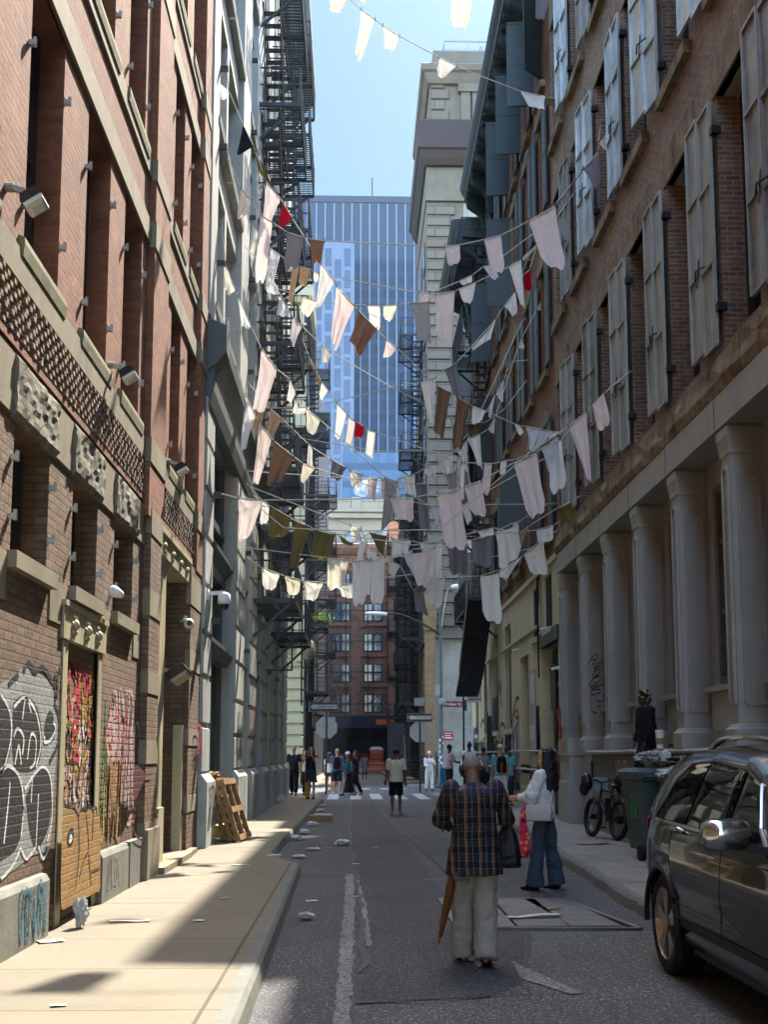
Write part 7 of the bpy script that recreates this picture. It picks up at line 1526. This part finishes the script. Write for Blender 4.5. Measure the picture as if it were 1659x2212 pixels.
def plaid():
    t=NT('plaid_shirt_fabric'); o=t.sep(); wob=t.math('MULTIPLY',t.math('SUBTRACT',t.noise(7,3,.5),.5),.03)
    x=t.math('ADD',o[0],wob); z=t.math('ADD',o[2],wob)
    def band(c,per,w_,off): 
        f_=t.math('FRACT',t.math('DIVIDE',t.math('ADD',c,off+100*per),per)); return t.math('LESS_THAN',t.math('ABSOLUTE',t.math('SUBTRACT',f_,.5)),w_/per/2)
    col=t.mix(t.noise(3,2,.5),'#15161d','#1d1d26')
    col=t.mix(t.math('MULTIPLY',band(z,.11,.03,.0),.45),col,'#3a2c26'); col=t.mix(t.math('MULTIPLY',band(x,.105,.024,.02),.55),col,'#7a5230')
    col=t.mix(t.math('MULTIPLY',band(z,.11,.05,.055),.4),col,'#05060a')
    fade=t.ramp(t.noise(9,4,.7),.3,.65); col=t.mix(t.math('MULTIPLY',t.math('MULTIPLY',band(x,.0525,.004,.0),.62),fade),col,'#a59d96'); col=t.mix(t.math('MULTIPLY',t.math('MULTIPLY',band(z,.055,.0035,.0),.42),fade),col,'#948b84')
    yoke=t.ramp(t.math('ADD',o[2],t.math('MULTIPLY',wob,1.)),1.29,1.30); col=t.mix(t.math('MULTIPLY',yoke,.2),col,'#4a5878')
    nm=t.bump(t.noise(5,4,.6,stretch=(1.4,1.4,.6)),.8,.07); t.bsdf(col,.85,0,nm,.2); return t.m
FB['plaid']=plaid()
def solve(H,lean=0.,head=(0,0),legs=None,arms=None,hipsway=0.):
    """joint positions in a frame facing +Y, x to the person's right"""
    s=H/1.75; J={}
    legs=legs or {}; arms=arms or {}
    pel=V((hipsway,0,.93*s)); J['pel']=pel
    up=V((0,math.sin(lean),math.cos(lean))); J['chest']=pel+up*.36*s; J['neck']=pel+up*.53*s; 
    hd=lean+head[0]; hup=V((math.sin(head[1])*.3,math.sin(hd),math.cos(hd))).normalized(); J['hup']=hup; J['head']=J['neck']+up*.03*s+hup*.16*s; J['up']=up
    for sd,n in ((1,'R'),(-1,'L')):
        sh=pel+up*.49*s+V((sd*.185*s,0,0)); J['sh'+n]=sh
        fwd,abd,elb,inn=arms.get(n,(.0,.12,.15,.0))
        d=V((sd*math.sin(abd),math.sin(fwd)*math.cos(abd),-math.cos(fwd)*math.cos(abd))); J['el'+n]=sh+d*.285*s
        f2=fwd+elb; d2=V((sd*(math.sin(abd)*.4-inn),math.sin(f2),-math.cos(f2))).normalized(); J['wr'+n]=J['el'+n]+d2*.25*s; J['hd'+n]=d2
        hip=pel+V((sd*.095*s,0,-.02*s)); J['hip'+n]=hip
        hf,kn,spread=legs.get(n,(0,0,.02)); d=V((sd*spread,math.sin(hf),-math.cos(hf))).normalized(); J['kn'+n]=hip+d*.43*s
        f3=hf-kn; d2=V((sd*spread*.5,math.sin(f3),-math.cos(f3))).normalized(); J['an'+n]=J['kn'+n]+d2*.41*s; J['toe'+n]=V((sd*.15,math.cos(f3*.6),math.sin(min(0,f3)*.9)-.0)).normalized()
    low=min(J['an'+n].z for n in 'LR'); dz=.075*s-low
    for k in J:
        if k not in ('hup','up','hdL','hdR','toeL','toeR'): J[k]=J[k]+V((0,0,dz))
    J['s']=s; return J
def body(J,mat,par,M4,vox,bulk=1.,hands=True,name='body',lb=1.):
    s=J['s']; m=MB(); hup=J['hup']; hf=V((0,hup.z,-hup.y)); hx=V((1,0,0)); H=J['head']
    rot=Matrix((hx,hf,hup)).transposed()
    m.sph(H+hup*.02*s,.073*s,.092*s,.105*s,16,12,rot); m.sph(H-hup*.055*s+hf*.03*s,.056*s,.062*s,.06*s,12,8,rot)   # cranium, jaw
    m.sph(H-hup*.015*s+hf*.098*s,.014*s,.02*s,.026*s,8,6,rot); m.sph(H-hup*.055*s+hf*.088*s,.026*s,.012*s,.012*s,8,6,rot); m.sph(H-hup*.095*s+hf*.075*s,.022*s,.02*s,.018*s,8,6,rot)
    for sx in (-1,1): m.sph(H+hx*sx*.076*s-hup*.01*s-hf*.005*s,.012*s,.022*s,.034*s,8,6,rot); m.sph(H+hx*sx*.03*s+hup*.022*s+hf*.083*s,.022*s,.012*s,.010*s,8,6,rot)
    cap(m,J['neck']-J['up']*.05*s,H-hup*.05*s,.058*s,.052*s)
    up=J['up']; 
    rs=[]
    for t,rx,ry in ((-.02,.155,.11),(.10,.145,.105),(.25,.15,.105),(.38,.17,.11),(.47,.165,.085),(.52,.08,.06)): rs.append(m.ring(J['pel']+up*t*s,up,rx*s*bulk,14,ry*s*bulk,ref=V((0,1,0))))
    m.loft(rs)
    for n in 'LR':
        m.sph(J['sh'+n],.062*s); cap(m,J['sh'+n],J['el'+n],.052*s*bulk,.042*s*bulk); cap(m,J['el'+n],J['wr'+n],.041*s*bulk,.027*s)
        cap(m,J['hip'+n],J['kn'+n],.088*s*bulk*lb,.058*s*bulk*lb); cap(m,J['kn'+n],J['an'+n],.056*s*bulk*lb,.037*s*lb); k=J['kn'+n].lerp(J['an'+n],.3); m.sph(k-V((0,.015*s,0)),.058*s*bulk*lb,.062*s*bulk*lb,.1*s)
        a=J['an'+n]; tt=J['toe'+n]; cap(m,a-tt*.03*s-V((0,0,.035*s)),a+tt*.14*s-V((0,0,.045*s)),.035*s,.026*s)
        if hands:
            d=J['hd'+n]; w=J['wr'+n]; sx=1 if n=='R' else -1; side=d.cross(V((0,1,0))); side=side.normalized() if side.length>.1 else V((1,0,0)); pal=side.cross(d).normalized()
            c=w+d*.05*s; m.loft([m.ring(w,d,.026*s,10,.02*s,ref=pal),m.ring(w+d*.04*s,d,.036*s,10,.018*s,ref=pal),m.ring(w+d*.085*s,d,.04*s,10,.015*s,ref=pal)])
            across=pal.cross(d).normalized()
            for i,(o,l) in enumerate(((-.03,.07),(-.01,.08),(.01,.075),(.03,.058))):
                b=w+d*.08*s+across*o*s; p1=b+d*l*.5*s+pal*.008*s*sx; p2=b+d*l*.9*s+pal*.028*s*sx; cap(m,b,p1,.0095*s,.009*s,8); cap(m,p1,p2,.009*s,.0075*s,8)
            b=w+d*.03*s+across*.03*s*(1); p1=b+across*.03*s+d*.03*s; cap(m,b,p1,.012*s,.011*s,8); cap(m,p1,p1+d*.035*s+across*.004,.011*s,.009*s,8)
    m2=MB(); m2.v=[M4@v for v in m.v]; m2.f=m.f; o=m2.build(name,mat,par); return bake(o,vox,2)
def finish(m,M4,name,mat,par,vox,sm=5,disp=None):
    m2=MB(); m2.v=[M4@v for v in m.v]; m2.f=m.f; o=m2.build(name,mat,par); return bake(o,vox,sm,disp)
def top_(J,sleeve,bulk=1.,length=.0,flare=1.,m=None):
    """shirt shell: sleeve = share of the arm covered (1 = to the elbow, 2 = to the wrist)"""
    s=J['s']; m=m or MB(); up=J['up']; rs=[]
    for t,rx,ry in ((-.04-length,.195*flare,.145*flare),(.06,.19,.14),(.22,.17,.125),(.36,.188,.128),(.45,.178,.105),(.505,.10,.075),(.535,.068,.062)): rs.append(m.ring(J['pel']+up*t*s+(V((0,0,0)) if t>-.05 else V((0,-.0,0))),up if t>.0 else V((0,0,1)),rx*s*bulk,18,ry*s*bulk,ref=V((0,1,0))))
    m.loft(rs)
    for n in 'LR':
        sh=J['sh'+n]; el=J['el'+n]; wr=J['wr'+n]; m.sph(sh+V((0,0,-.005)),.078*s*bulk)
        if sleeve<=1:
            if sleeve>0: e=sh.lerp(el,sleeve); m.sph(sh,.076*s*bulk); m.tube(sh,e,.076*s*bulk,14,.072*s*bulk)
        else:
            cap(m,sh,el,.074*s*bulk,.066*s*bulk,14); m.tube(el,el.lerp(wr,sleeve-1),.064*s*bulk,14,.05*s*bulk)
    return m
def legs_(J,to,bulk=1.,cuff=.07,knee=.085,m=None):
    s=J['s']; m=m or MB(); m.loft([m.ring(J['pel']+V((0,0,z*s)),V((0,0,1)),rx*s*bulk,18,ry*s*bulk,ref=V((0,1,0))) for z,rx,ry in ((.06,.125,.085),(.0,.162,.12),(-.08,.17,.13),(-.12,.10,.08))])
    for n in 'LR':
        h=J['hip'+n]; k=J['kn'+n]; a=J['an'+n]
        if to<=1: m.tube(h+V((0,0,.02)),h.lerp(k,to),.092*s*bulk,14,.10*s*bulk)
        else: m.sph(h,.09*s*bulk); m.tube(h,h.lerp(k,.35),.09*s*bulk,14,.104*s*bulk); cap(m,h.lerp(k,.35),k,.104*s*bulk,knee*s*bulk,14); e=k.lerp(a,to-1); m.sph(k,knee*s*bulk); m.tube(k,e,knee*s*bulk,14,cuff*s*bulk)
    return m
def hair_(J,style,m=None):
    s=J['s']; m=m or MB(); hup=J['hup']; hf=V((0,hup.z,-hup.y)); hx=V((1,0,0)); H=J['head']; rot=Matrix((hx,hf,hup)).transposed()
    if style in ('short','cap','long','hat'): m.sph(H+hup*.04*s-hf*.018*s,.081*s,.093*s,.092*s,14,10,rot)
    if style=='long':
        for k in range(9): a=-1.5+3.0*k/8; o=hx*math.sin(a)*.075*s-hf*(.035+.045*math.cos(a))*s; cap(m,H+o+hup*.05*s,H+o*1.35-V((0,0,.33*s))-hf*.02*s,.036*s,.02*s)
    if style=='cap': m.loft([m.ring(H+hup*.06*s+hf*.07*s,hf,.06*s,10,.012*s,ref=hup),m.ring(H+hup*.055*s+hf*.17*s,hf,.045*s,10,.008*s,ref=hup)])
    if style=='hat': m.loft([m.ring(H+hup*.05*s,hup,.14*s,16),m.ring(H+hup*.065*s,hup,.1*s,16)])
    if style=='bun': m.sph(H+hup*.04*s-hf*.02*s,.08*s,.092*s,.09*s,14,10,rot); m.sph(H+hup*.14*s-hf*.03*s,.035*s)
    return m
def shoes_(J,mat,par,M4,vox):
    m=MB(); s=J['s']
    for n in 'LR': a=J['an'+n]; t=J['toe'+n]; b=a-V((0,0,.038*s)); m.loft([m.ring(b-t*.055*s,t,.03*s,10,.032*s),m.ring(b,t,.043*s,10,.04*s),m.ring(b+t*.10*s-V((0,0,.006*s)),t,.046*s,10,.032*s),m.ring(b+t*.175*s-V((0,0,.012*s)),t,.03*s,10,.018*s)])
    return finish(m,M4,'shoes',mat,par,vox,2)
def person(x,y,z,face,H,label,top,bottom,skin='brown',hair=('short','black'),shoes='black',vox=.014,sleeve=.6,leg=1.95,bulk=1.,lean=.0,head=(0,0),legs=None,arms=None,length=.0,skirt=None,backpack=None,bag=None,cuff=.07,flare=1.,headwear=None):
    p=thing('person',(x,y,z),label,'person'); M4=Matrix.Translation((x,y,z))@Matrix.Rotation(face,4,'Z'); J=solve(H,lean,head,legs,arms)
    body(J,SK[skin],p,M4,vox*.8,bulk*.98,lb=.8 if (leg>1.4 and not skirt) else 1.)
    finish(top_(J,sleeve,bulk,length,flare),M4,'shirt',FB[top],p,vox,3,[(.22,.035),(.09,.018)])
    if bottom:
        if skirt: m=MB(); s=J['s']; m.loft([m.ring(J['pel']+V((0,0,zz*s)),V((0,0,1)),r*s,18,r*.85*s,ref=V((0,1,0))) for zz,r in ((.1,.16),(0,.18),(-.3,.2),(-skirt,.25))]); finish(m,M4,'skirt',FB[bottom],p,vox,4,[(.2,.05)])
        else: finish(legs_(J,leg,bulk,cuff),M4,'trousers' if leg>1.4 else 'shorts',FB[bottom],p,vox,3,[(.16,.035),(.07,.02)])
    finish(hair_(J,hair[0]),M4,'hair',HC[hair[1]],p,vox*.8,2,[(.06,.015)])
    if headwear:
        m=MB(); hup=J['hup']; s=J['s']; hf=V((0,hup.z,-hup.y)); rot=Matrix((V((1,0,0)),hf,hup)).transposed(); m.sph(J['head']+hup*.065*s-hf*.01*s,.092*s,.102*s,.085*s,14,10,rot)
        if headwear[0]=='cap': m.loft([m.ring(J['head']+hup*.06*s+hf*.07*s,hf,.06*s,10,.012*s,ref=hup),m.ring(J['head']+hup*.05*s+hf*.18*s,hf,.045*s,10,.01*s,ref=hup)])
        finish(m,M4,'hat',FB[headwear[1]],p,vox*.8,2)
    if shoes in SK: pass
    else: shoes_(J,FB[shoes],p,M4,vox*.7)
    if backpack:
        m=MB(); s=J['s']; c=J['pel']+J['up']*.28*s-V((0,.19*s,0)); m.loft([m.ring(c+V((0,0,zz*s)),V((0,0,1)),rx*s,14,ry*s,ref=V((0,1,0))) for zz,rx,ry in ((-.24,.11,.06),(-.2,.15,.09),(.05,.15,.09),(.2,.12,.07),(.24,.06,.04))])
        for sx in (-1,1): m.path([c+V((sx*.1*s,.06*s,.2*s)),J['pel']+J['up']*.52*s+V((sx*.11*s,.0,.02)),J['pel']+J['up']*.4*s+V((sx*.12*s,.13*s,0))],.022*s,6)
        o=MB(); o.v=[M4@v for v in m.v]; o.f=m.f; b=thing('backpack',M4@c,backpack[1],'backpack'); q=o.build('bag',FB[backpack[0]],b); bake(q,vox,3)
    return p,J,M4
# --- the man in plaid, walking away in the middle of the road
p,J,M4=person(.93,8.98,0,-.03,1.66,'stooped bald man in a dark plaid shirt and khaki trousers walking away in the road','plaid','khaki','brown',('none','grey'),'black',.010,1.75,2.06,1.06,.13,(.80,0),{'L':(.14,.05,.0),'R':(-.16,.18,-.035)},{'L':(.25,.30,1.1,.35),'R':(.30,.36,1.05,.15)},.17,cuff=.092,flare=1.16)
m=MB(); s=J['s']; hup=J['hup']; hf=V((0,hup.z,-hup.y)); rot=Matrix((V((1,0,0)),hf,hup)).transposed(); m.sph(J['head']+hup*.028*s-hf*.010*s,.0755*s,.091*s,.1*s,16,12,rot)
finish(m,M4,'hair',plain('shaved_grey_hair','#7d766f',.8,0,.3,60,.5,160,.2,0,'#000',0),p,.008,1)
m=MB()
for sx in (-1,1): m.path([J['head']+V((sx*.082*s,0,0))+hup*.1*s,J['head']+V((sx*.09*s,.0,0)),J['head']+V((sx*.085*s,0,0))-hup*.07*s+hf*.03*s],[.008,.016,.012],6); m.sph(J['head']+V((sx*.09*s,0,0))-hup*.02*s,.022,.03,.04)
m.path([J['head']+V((.084*s*math.cos(a),0,0))+hup*(.03+.088*math.sin(a))*s for a in [math.pi*i/10 for i in range(11)]],.006,6)
o=MB(); o.v=[M4@v for v in m.v]; o.f=m.f; o.build('headphones',M['black'],p,smooth=True)
m=MB(); c=J['pel']+V((-.11,-.15,-.20)); m.obox(c,(.06,0,0),(0,.012,0),(0,0,.03)); o=MB(); o.v=[M4@v for v in m.v]; o.f=m.f; o.build('belt_pouch',M['black'],p)
c=M4@(J['wrR']+V((.03,.04,.0))); t=thing('shopping_bag',c-V((0,0,.38)),'limp black shopping bag hanging from the right arm of the plaid man','bag')
m=MB(); rs=[]
for zz,w_,d_ in ((.02,.02,.02),(-.04,.05,.03),(-.10,.075,.045),(-.24,.095,.055),(-.34,.10,.05),(-.36,.09,.04)): rs.append([c+V((w_*math.cos(a)*1.1+.03*(-zz),d_*math.sin(a)*(1+.2*math.sin(5*a)),zz)) for a in [i*2*math.pi/18 for i in range(18)]])
m.loft(rs); M['bagplastic']=plain('black_plastic_bag','#0c0b0b',.5,0,.2,6,.3,30,.4,0,'#000',0); bake(m.build('bag',M['bagplastic'],t),.010,3,[(.08,.02)]); m=MB(); m.path(smooth_pts([c+V((-.03,0,-.05)),c+V((-.02,0,.05)),c+V((.02,0,.05)),c+V((.03,0,-.05))],4),.006,5); m.build('handle',M['bagplastic'],t)
c=M4@(J['pel']+V((-.17,-.05,-.10))); t=thing('umbrella',c-V((0,0,.55)),'folded orange brown umbrella hanging at the left hip of the plaid man','umbrella')
m=MB(); a=c+V((.02,0,-.02)); b=c+V((-.10,.06,-.58)); rs=[]; d=(b-a)
for f_,r_ in ((0,.015),(.12,.026),(.35,.03),(.6,.025),(.85,.018),(.97,.014),(1.,.007)):
    q=m.ring(a+d*f_,d,r_,16); ctr=a+d*f_; q=[ctr+(v-ctr)*(1+.25*((i%4)==0)-.15*((i%4)==2)) for i,v in enumerate(q)]; rs.append(q)
m.loft(rs); M['umbcloth']=fab('orange_brown_umbrella','#6e4520'); m.build('canopy',M['umbcloth'],t,smooth=True)
m=MB(); m.tube(b,b+d.normalized()*.05,.006,8); m.build('tip',M['umbcloth'],t)
# --- the woman in the white blouse, looking left
p,J,M4=person(2.28,13.85,0,R_(62),1.68,'woman with long dark hair, white blouse and wide jeans standing in the road, looking left','white','denim','light',('none','black'),'black',.011,1.8,2.06,.98,-.04,(-.05,0),{'L':(.10,.0,.07),'R':(-.12,.02,.09)},{'L':(.35,.15,1.15,.45),'R':(.30,.22,1.15,.40)},.0,cuff=.118,flare=1.05)
s=J['s']; m=MB(); H=J['head']; hup=J['hup']; rr=random.Random(4); hf=V((0,hup.z,-hup.y)); rot=Matrix((V((1,0,0)),hf,hup)).transposed()
m.sph(H+hup*.04*s-hf*.022*s,.086*s,.096*s,.098*s,14,10,rot)
for k in range(34):
    a=rr.uniform(-1.75,1.75); r0=.07*s; o=V((math.sin(a)*r0,-math.cos(a)*r0*.9-.015,0)); L=rr.uniform(.33,.46)*s; b=V((math.sin(a)*.12*s,-math.cos(a)*.08*s-.06,-L)); m.path(smooth_pts([H+o+hup*.07*s,H+o*1.25-V((0,0,.08*s)),H+b*.6+o*.5,H+b],3),[.036*s]*5+[.030*s]*4+[.012*s],8)
finish(m,M4,'hair',HC['black'],p,.010,2,[(.05,.03)])
sl=MB()
for n in 'LR':
    e=J['el'+n]; w_=J['wr'+n]; sl.sph(e,.085*s,.085*s,.1*s); cap(sl,J['sh'+n],e,.08*s,.09*s); cap(sl,e,e.lerp(w_,.6),.085*s,.055*s)
finish(sl,M4,'sleeves',FB['white'],p,.011,4,[(.1,.05)])
c=M4@(J['hipL']+V((-.17,-.03,.06))); t=thing('handbag',c-V((0,0,.15)),'pale grey leather handbag on the hip of the woman in the white blouse','handbag')
m=MB(); f=M4.to_3x3(); ax=f@V((0,1,0)); ay=f@V((1,0,0)); m.loft([[c+ax*a_*w_+ay*b_*d_+V((0,0,zz)) for a_,b_ in ((-1,-1),(1,-1),(1,1),(-1,1))] for zz,w_,d_ in ((-.11,.12,.02),(-.10,.155,.05),(.0,.165,.05),(.08,.15,.03),(.09,.14,.01))]); M['bagleather']=plain('pale_grey_leather','#b5aba4',.5,0,.08,5,.1,30,.4,0,'#777',.1); bake(m.build('bag',M['bagleather'],t),.012,2)
m=MB(); m.path(smooth_pts([c+ax*.16+V((0,0,.1)),M4@(J['shR']+V((.0,.06,.07))),M4@(J['shR']+V((.0,-.08,.07))),c-ax*.14+V((0,0,.1))],4),.01,5); m.build('strap',M['bagleather'],t)
c2=c+ax*.17-ay*.06; t=thing('scarf',c2-V((0,0,.5)),'pink and orange patterned scarf tied to the grey handbag','scarf')
tt=NT('pink_scarf'); n_=tt.n('ShaderNodeTexVoronoi'); n_.inputs['Scale'].default_value=16; tt.l(tt.co,n_.inputs['Vector']); cc=tt.mix(tt.ramp(n_.outputs['Distance'],.25,.45),'#d8a040','#c62a58'); cc=tt.mix(tt.ramp(tt.noise(9,2,.5),.55,.6),cc,'#5a1a2a'); tt.bsdf(cc,.8,0,None,.2); M['scarf']=tt.m
m=MB(); rs=[]
for i in range(14):
    v=i/13; w_=.02+.055*v**.6; z=.06-.6*v; rs.append([c2+ax*(w_*math.cos(a)+.01*math.sin(7*v))+ay*(.015*math.sin(a)+.02*math.sin(3*a)*v)+V((0,0,z)) for a in [k*2*math.pi/14 for k in range(14)]])
m.loft(rs); m.build('cloth',M['scarf'],t,smooth=True)
# --- the walker in cream shirt and black shorts
person(1.12,31.6,0,.05,1.78,'man in a cream short sleeved shirt and black shorts walking away in mid alley','cream','black','brown',('short','black'),'white',.016,.85,.95,1.0,.0,(0,.0),{'L':(-.12,.25,.03),'R':(.16,.1,.03)},{'L':(.1,.22,.25,.0),'R':(-.15,.2,.3,.0)},.03,flare=1.05)
# --- the crowd at the crossing
person(-2.3,42.6,.13,R_(170),1.80,'man in a dark tee shirt and black trousers walking towards us on the left pavement','navy','black','light',('short','brown'),'black',.022,.75,1.95,1.05,.0,(.1,0),{'L':(.2,.1,.03),'R':(-.15,.3,.03)},{'L':(.1,.2,.2,0),'R':(-.1,.2,.2,0)})
person(-1.52,39.2,.13,R_(160),1.74,'woman in a black vest and denim skirt by the yellow footed pole, hands raised','black','darkdenim','light',('long','brown'),'black',.022,.0,.9,.92,.0,(0,0),{'L':(.05,.0,.03),'R':(-.03,.05,.03)},{'L':(.9,.2,1.6,.3),'R':(.9,.2,1.6,.3)},skirt=.36)
person(-1.86,43.5,.13,R_(175),1.66,'person in a grey beige top half hidden behind the yellow footed pole','cream','black','light',('long','blond'),'black',.024,.6,1.95,.95)
person(-1.1,48.5,0,R_(-15),1.70,'woman in a pale tee shirt, blue cap and denim shorts seen from behind','white','denim','light',('long','brown'),'white',.024,.6,.45,.92,.0,(0,0),{'L':(.03,.0,.03),'R':(0,.05,.03)},headwear=('cap','blue'))
person(-.78,48.2,0,R_(0),1.86,'man with a black backpack, blond hair, blue shirt and navy shorts at the crossing','blue','navy','light',('short','blond'),'white',.022,.7,.95,1.08,.0,(0,0),{'L':(.04,.0,.03),'R':(-.05,.06,.03)},{'L':(.5,.2,.9,.1),'R':(.1,.2,.3,0)},backpack=('black','black backpack on the man with blond hair at the crossing'))
person(-.28,46.0,0,R_(80),1.74,'person in a white head wrap, teal scarf and long black skirt crossing to the left','teal','black','brown',('short','black'),'black',.022,1.7,.9,1.,.06,(0,0),{'L':(.28,.05,.03),'R':(-.28,.1,.03)},skirt=.78,headwear=('wrap','white'))
person(.0,46.4,0,R_(75),1.80,'person in black crossing right behind the one with the teal scarf','black','black','brown',('short','black'),'brown',.024,.7,1.95,1.,.0,(0,0),{'L':(-.25,.2,.03),'R':(.25,.05,.03)})
person(.02,76.,0,R_(0),1.72,'far person in a dark top and grey shorts walking away beyond the crossing, left one','black','grey','brown',('short','black'),'black',.03,.7,.9); person(.62,77.5,0,R_(0),1.74,'far person in a mauve top and grey shorts walking away beyond the crossing, right one','mauve','grey','brown',('short','black'),'black',.03,.7,.9)
person(3.38,52.3,0,R_(195),1.76,'woman in white clothes and hat, hand at her mouth, on the far right corner','white','white','light',('long','brown'),'black',.022,1.8,1.95,.95,.0,(0,0),{'L':(.05,.0,.03),'R':(-.05,.06,.03)},{'L':(.7,.1,1.9,.35),'R':(.3,.15,1.0,.3)},headwear=('wrap','white'))
person(3.72,45.2,.125,R_(-70),1.86,'tall dark man in a mauve shirt and black cap looking right beside the cream wall','mauve','black','dark',('short','black'),'black',.022,1.,1.95,1.,.0,(.05,0),None,{'L':(.5,.15,1.,.2),'R':(.4,.15,.9,.2)},headwear=('cap','black'))
person(4.25,42.5,.125,R_(10),1.93,'tall man with a black hair bun and white vest with a dark strap','white','navy','dark',('bun','black'),'black',.022,.3,1.95,1.)
person(4.62,41.,.125,R_(-20),1.72,'person in a dark cap half hidden behind the head of the plaid man','grey','navy','brown',('short','black'),'black',.024,.7,1.95,1.,headwear=('cap','navy'))
person(4.22,33.2,.125,R_(5),1.76,'blond person with a black backpack and light teal shirt walking away on the right pavement','lightteal','white','light',('short','blond'),'white',.018,.8,1.95,1.02,.0,(0,0),{'L':(.12,.05,.03),'R':(-.12,.15,.03)},headwear=('wrap','cream'),backpack=('black','black backpack with a pink stripe on the blond person on the right pavement'))
person(4.52,33.9,.125,R_(-15),1.72,'dark haired person in a light teal tee shirt beside the blond backpacker','lightteal','darkdenim','brown',('short','black'),'black',.02,.8,1.95,1.)
tag(MB().box(4.19,4.25,32.86,32.9,1.1,1.4).build('backpack_stripe',M['redspray'],None),'pink stripe tag on the black backpack at the right pavement','strap')
t=thing('blue_cart',(4.0,50,0),'small blue wheeled cart behind the tall man in mauve','cart'); MB().box(3.7,4.2,49.8,50.2,.35,1.05).build('basket',M['blue'],t)
q=MB(); q.tube((3.75,49.8,.12),(3.78,49.8,.12),.12,12); q.tube((4.12,49.8,.12),(4.15,49.8,.12),.12,12); q.build('wheel',M['tyre'],t)
# --- the person sitting on the ledge in the niche
def sitter():
    p=thing('person',(4.7,18.35,1.7),'person in black with a patterned hat sitting on the ledge between two columns','person'); M4=Matrix.Translation((4.74,18.3,1.78))@Matrix.Rotation(R_(100),4,'Z')
    s=1.0; J=dict(s=s,pel=V((0,0,.08)),up=V((0,.08,1)).normalized(),hup=V((.0,.15,1)).normalized()); J['neck']=J['pel']+J['up']*.5; J['head']=J['neck']+V((0,.03,.17)); J['chest']=J['pel']+J['up']*.36
    for n,sx in (('L',-1),('R',1)):
        J['sh'+n]=J['pel']+J['up']*.47+V((sx*.18,0,0)); J['el'+n]=J['sh'+n]+V((sx*.03,.03,-.28)); J['wr'+n]=J['el'+n]+V((-sx*.03,.08,-.22)); J['hd'+n]=V((-.1*sx,.3,-.9)).normalized()
        J['hip'+n]=J['pel']+V((sx*.09,0,-.02)); J['kn'+n]=J['hip'+n]+V((sx*.02,.20 if n=='L' else .12,-.34)); J['an'+n]=J['kn'+n]+V((0,.02,-.42)); J['toe'+n]=V((0,1,-.1)).normalized()
    body(J,SK['dark'],p,M4,.015); finish(top_(J,2.0,1.05,.1,1.2),M4,'coat',FB['black'],p,.016,4,[(.15,.04)]); finish(legs_(J,2.,1.,.07),M4,'trousers',FB['black'],p,.016,4,[(.12,.03)])
    shoes_(J,FB['black'],p,M4,.014)
    tt=NT('patterned_hat'); cc=tt.mix(tt.ramp(tt.noise(16,2,.5),.5,.54),'#1c1815','#a08c74'); tt.bsdf(cc,.9,0,None,.2)
    m=MB(); m.sph(J['head']+V((0,-.01,.05)),.1,.11,.1); m.sph(J['head']+V((0,-.06,-.06)),.08,.08,.1); finish(m,M4,'hat',tt.m,p,.012,2)
sitter()
# ================= air: far things fade to pale blue
t=NT('haze_air'); vol=t.n('ShaderNodeVolumePrincipled'); vol.inputs['Color'].default_value=(.6,.8,1,1); vol.inputs['Density'].default_value=.00016; vol.inputs['Anisotropy'].default_value=.2; t.l(vol.outputs[0],t.out.inputs['Volume'])
hz=MB().box(-410,410,-70,610,-1.4,146).build('haze',t.m,None,origin=(0,0,0)); hz['kind']='stuff'
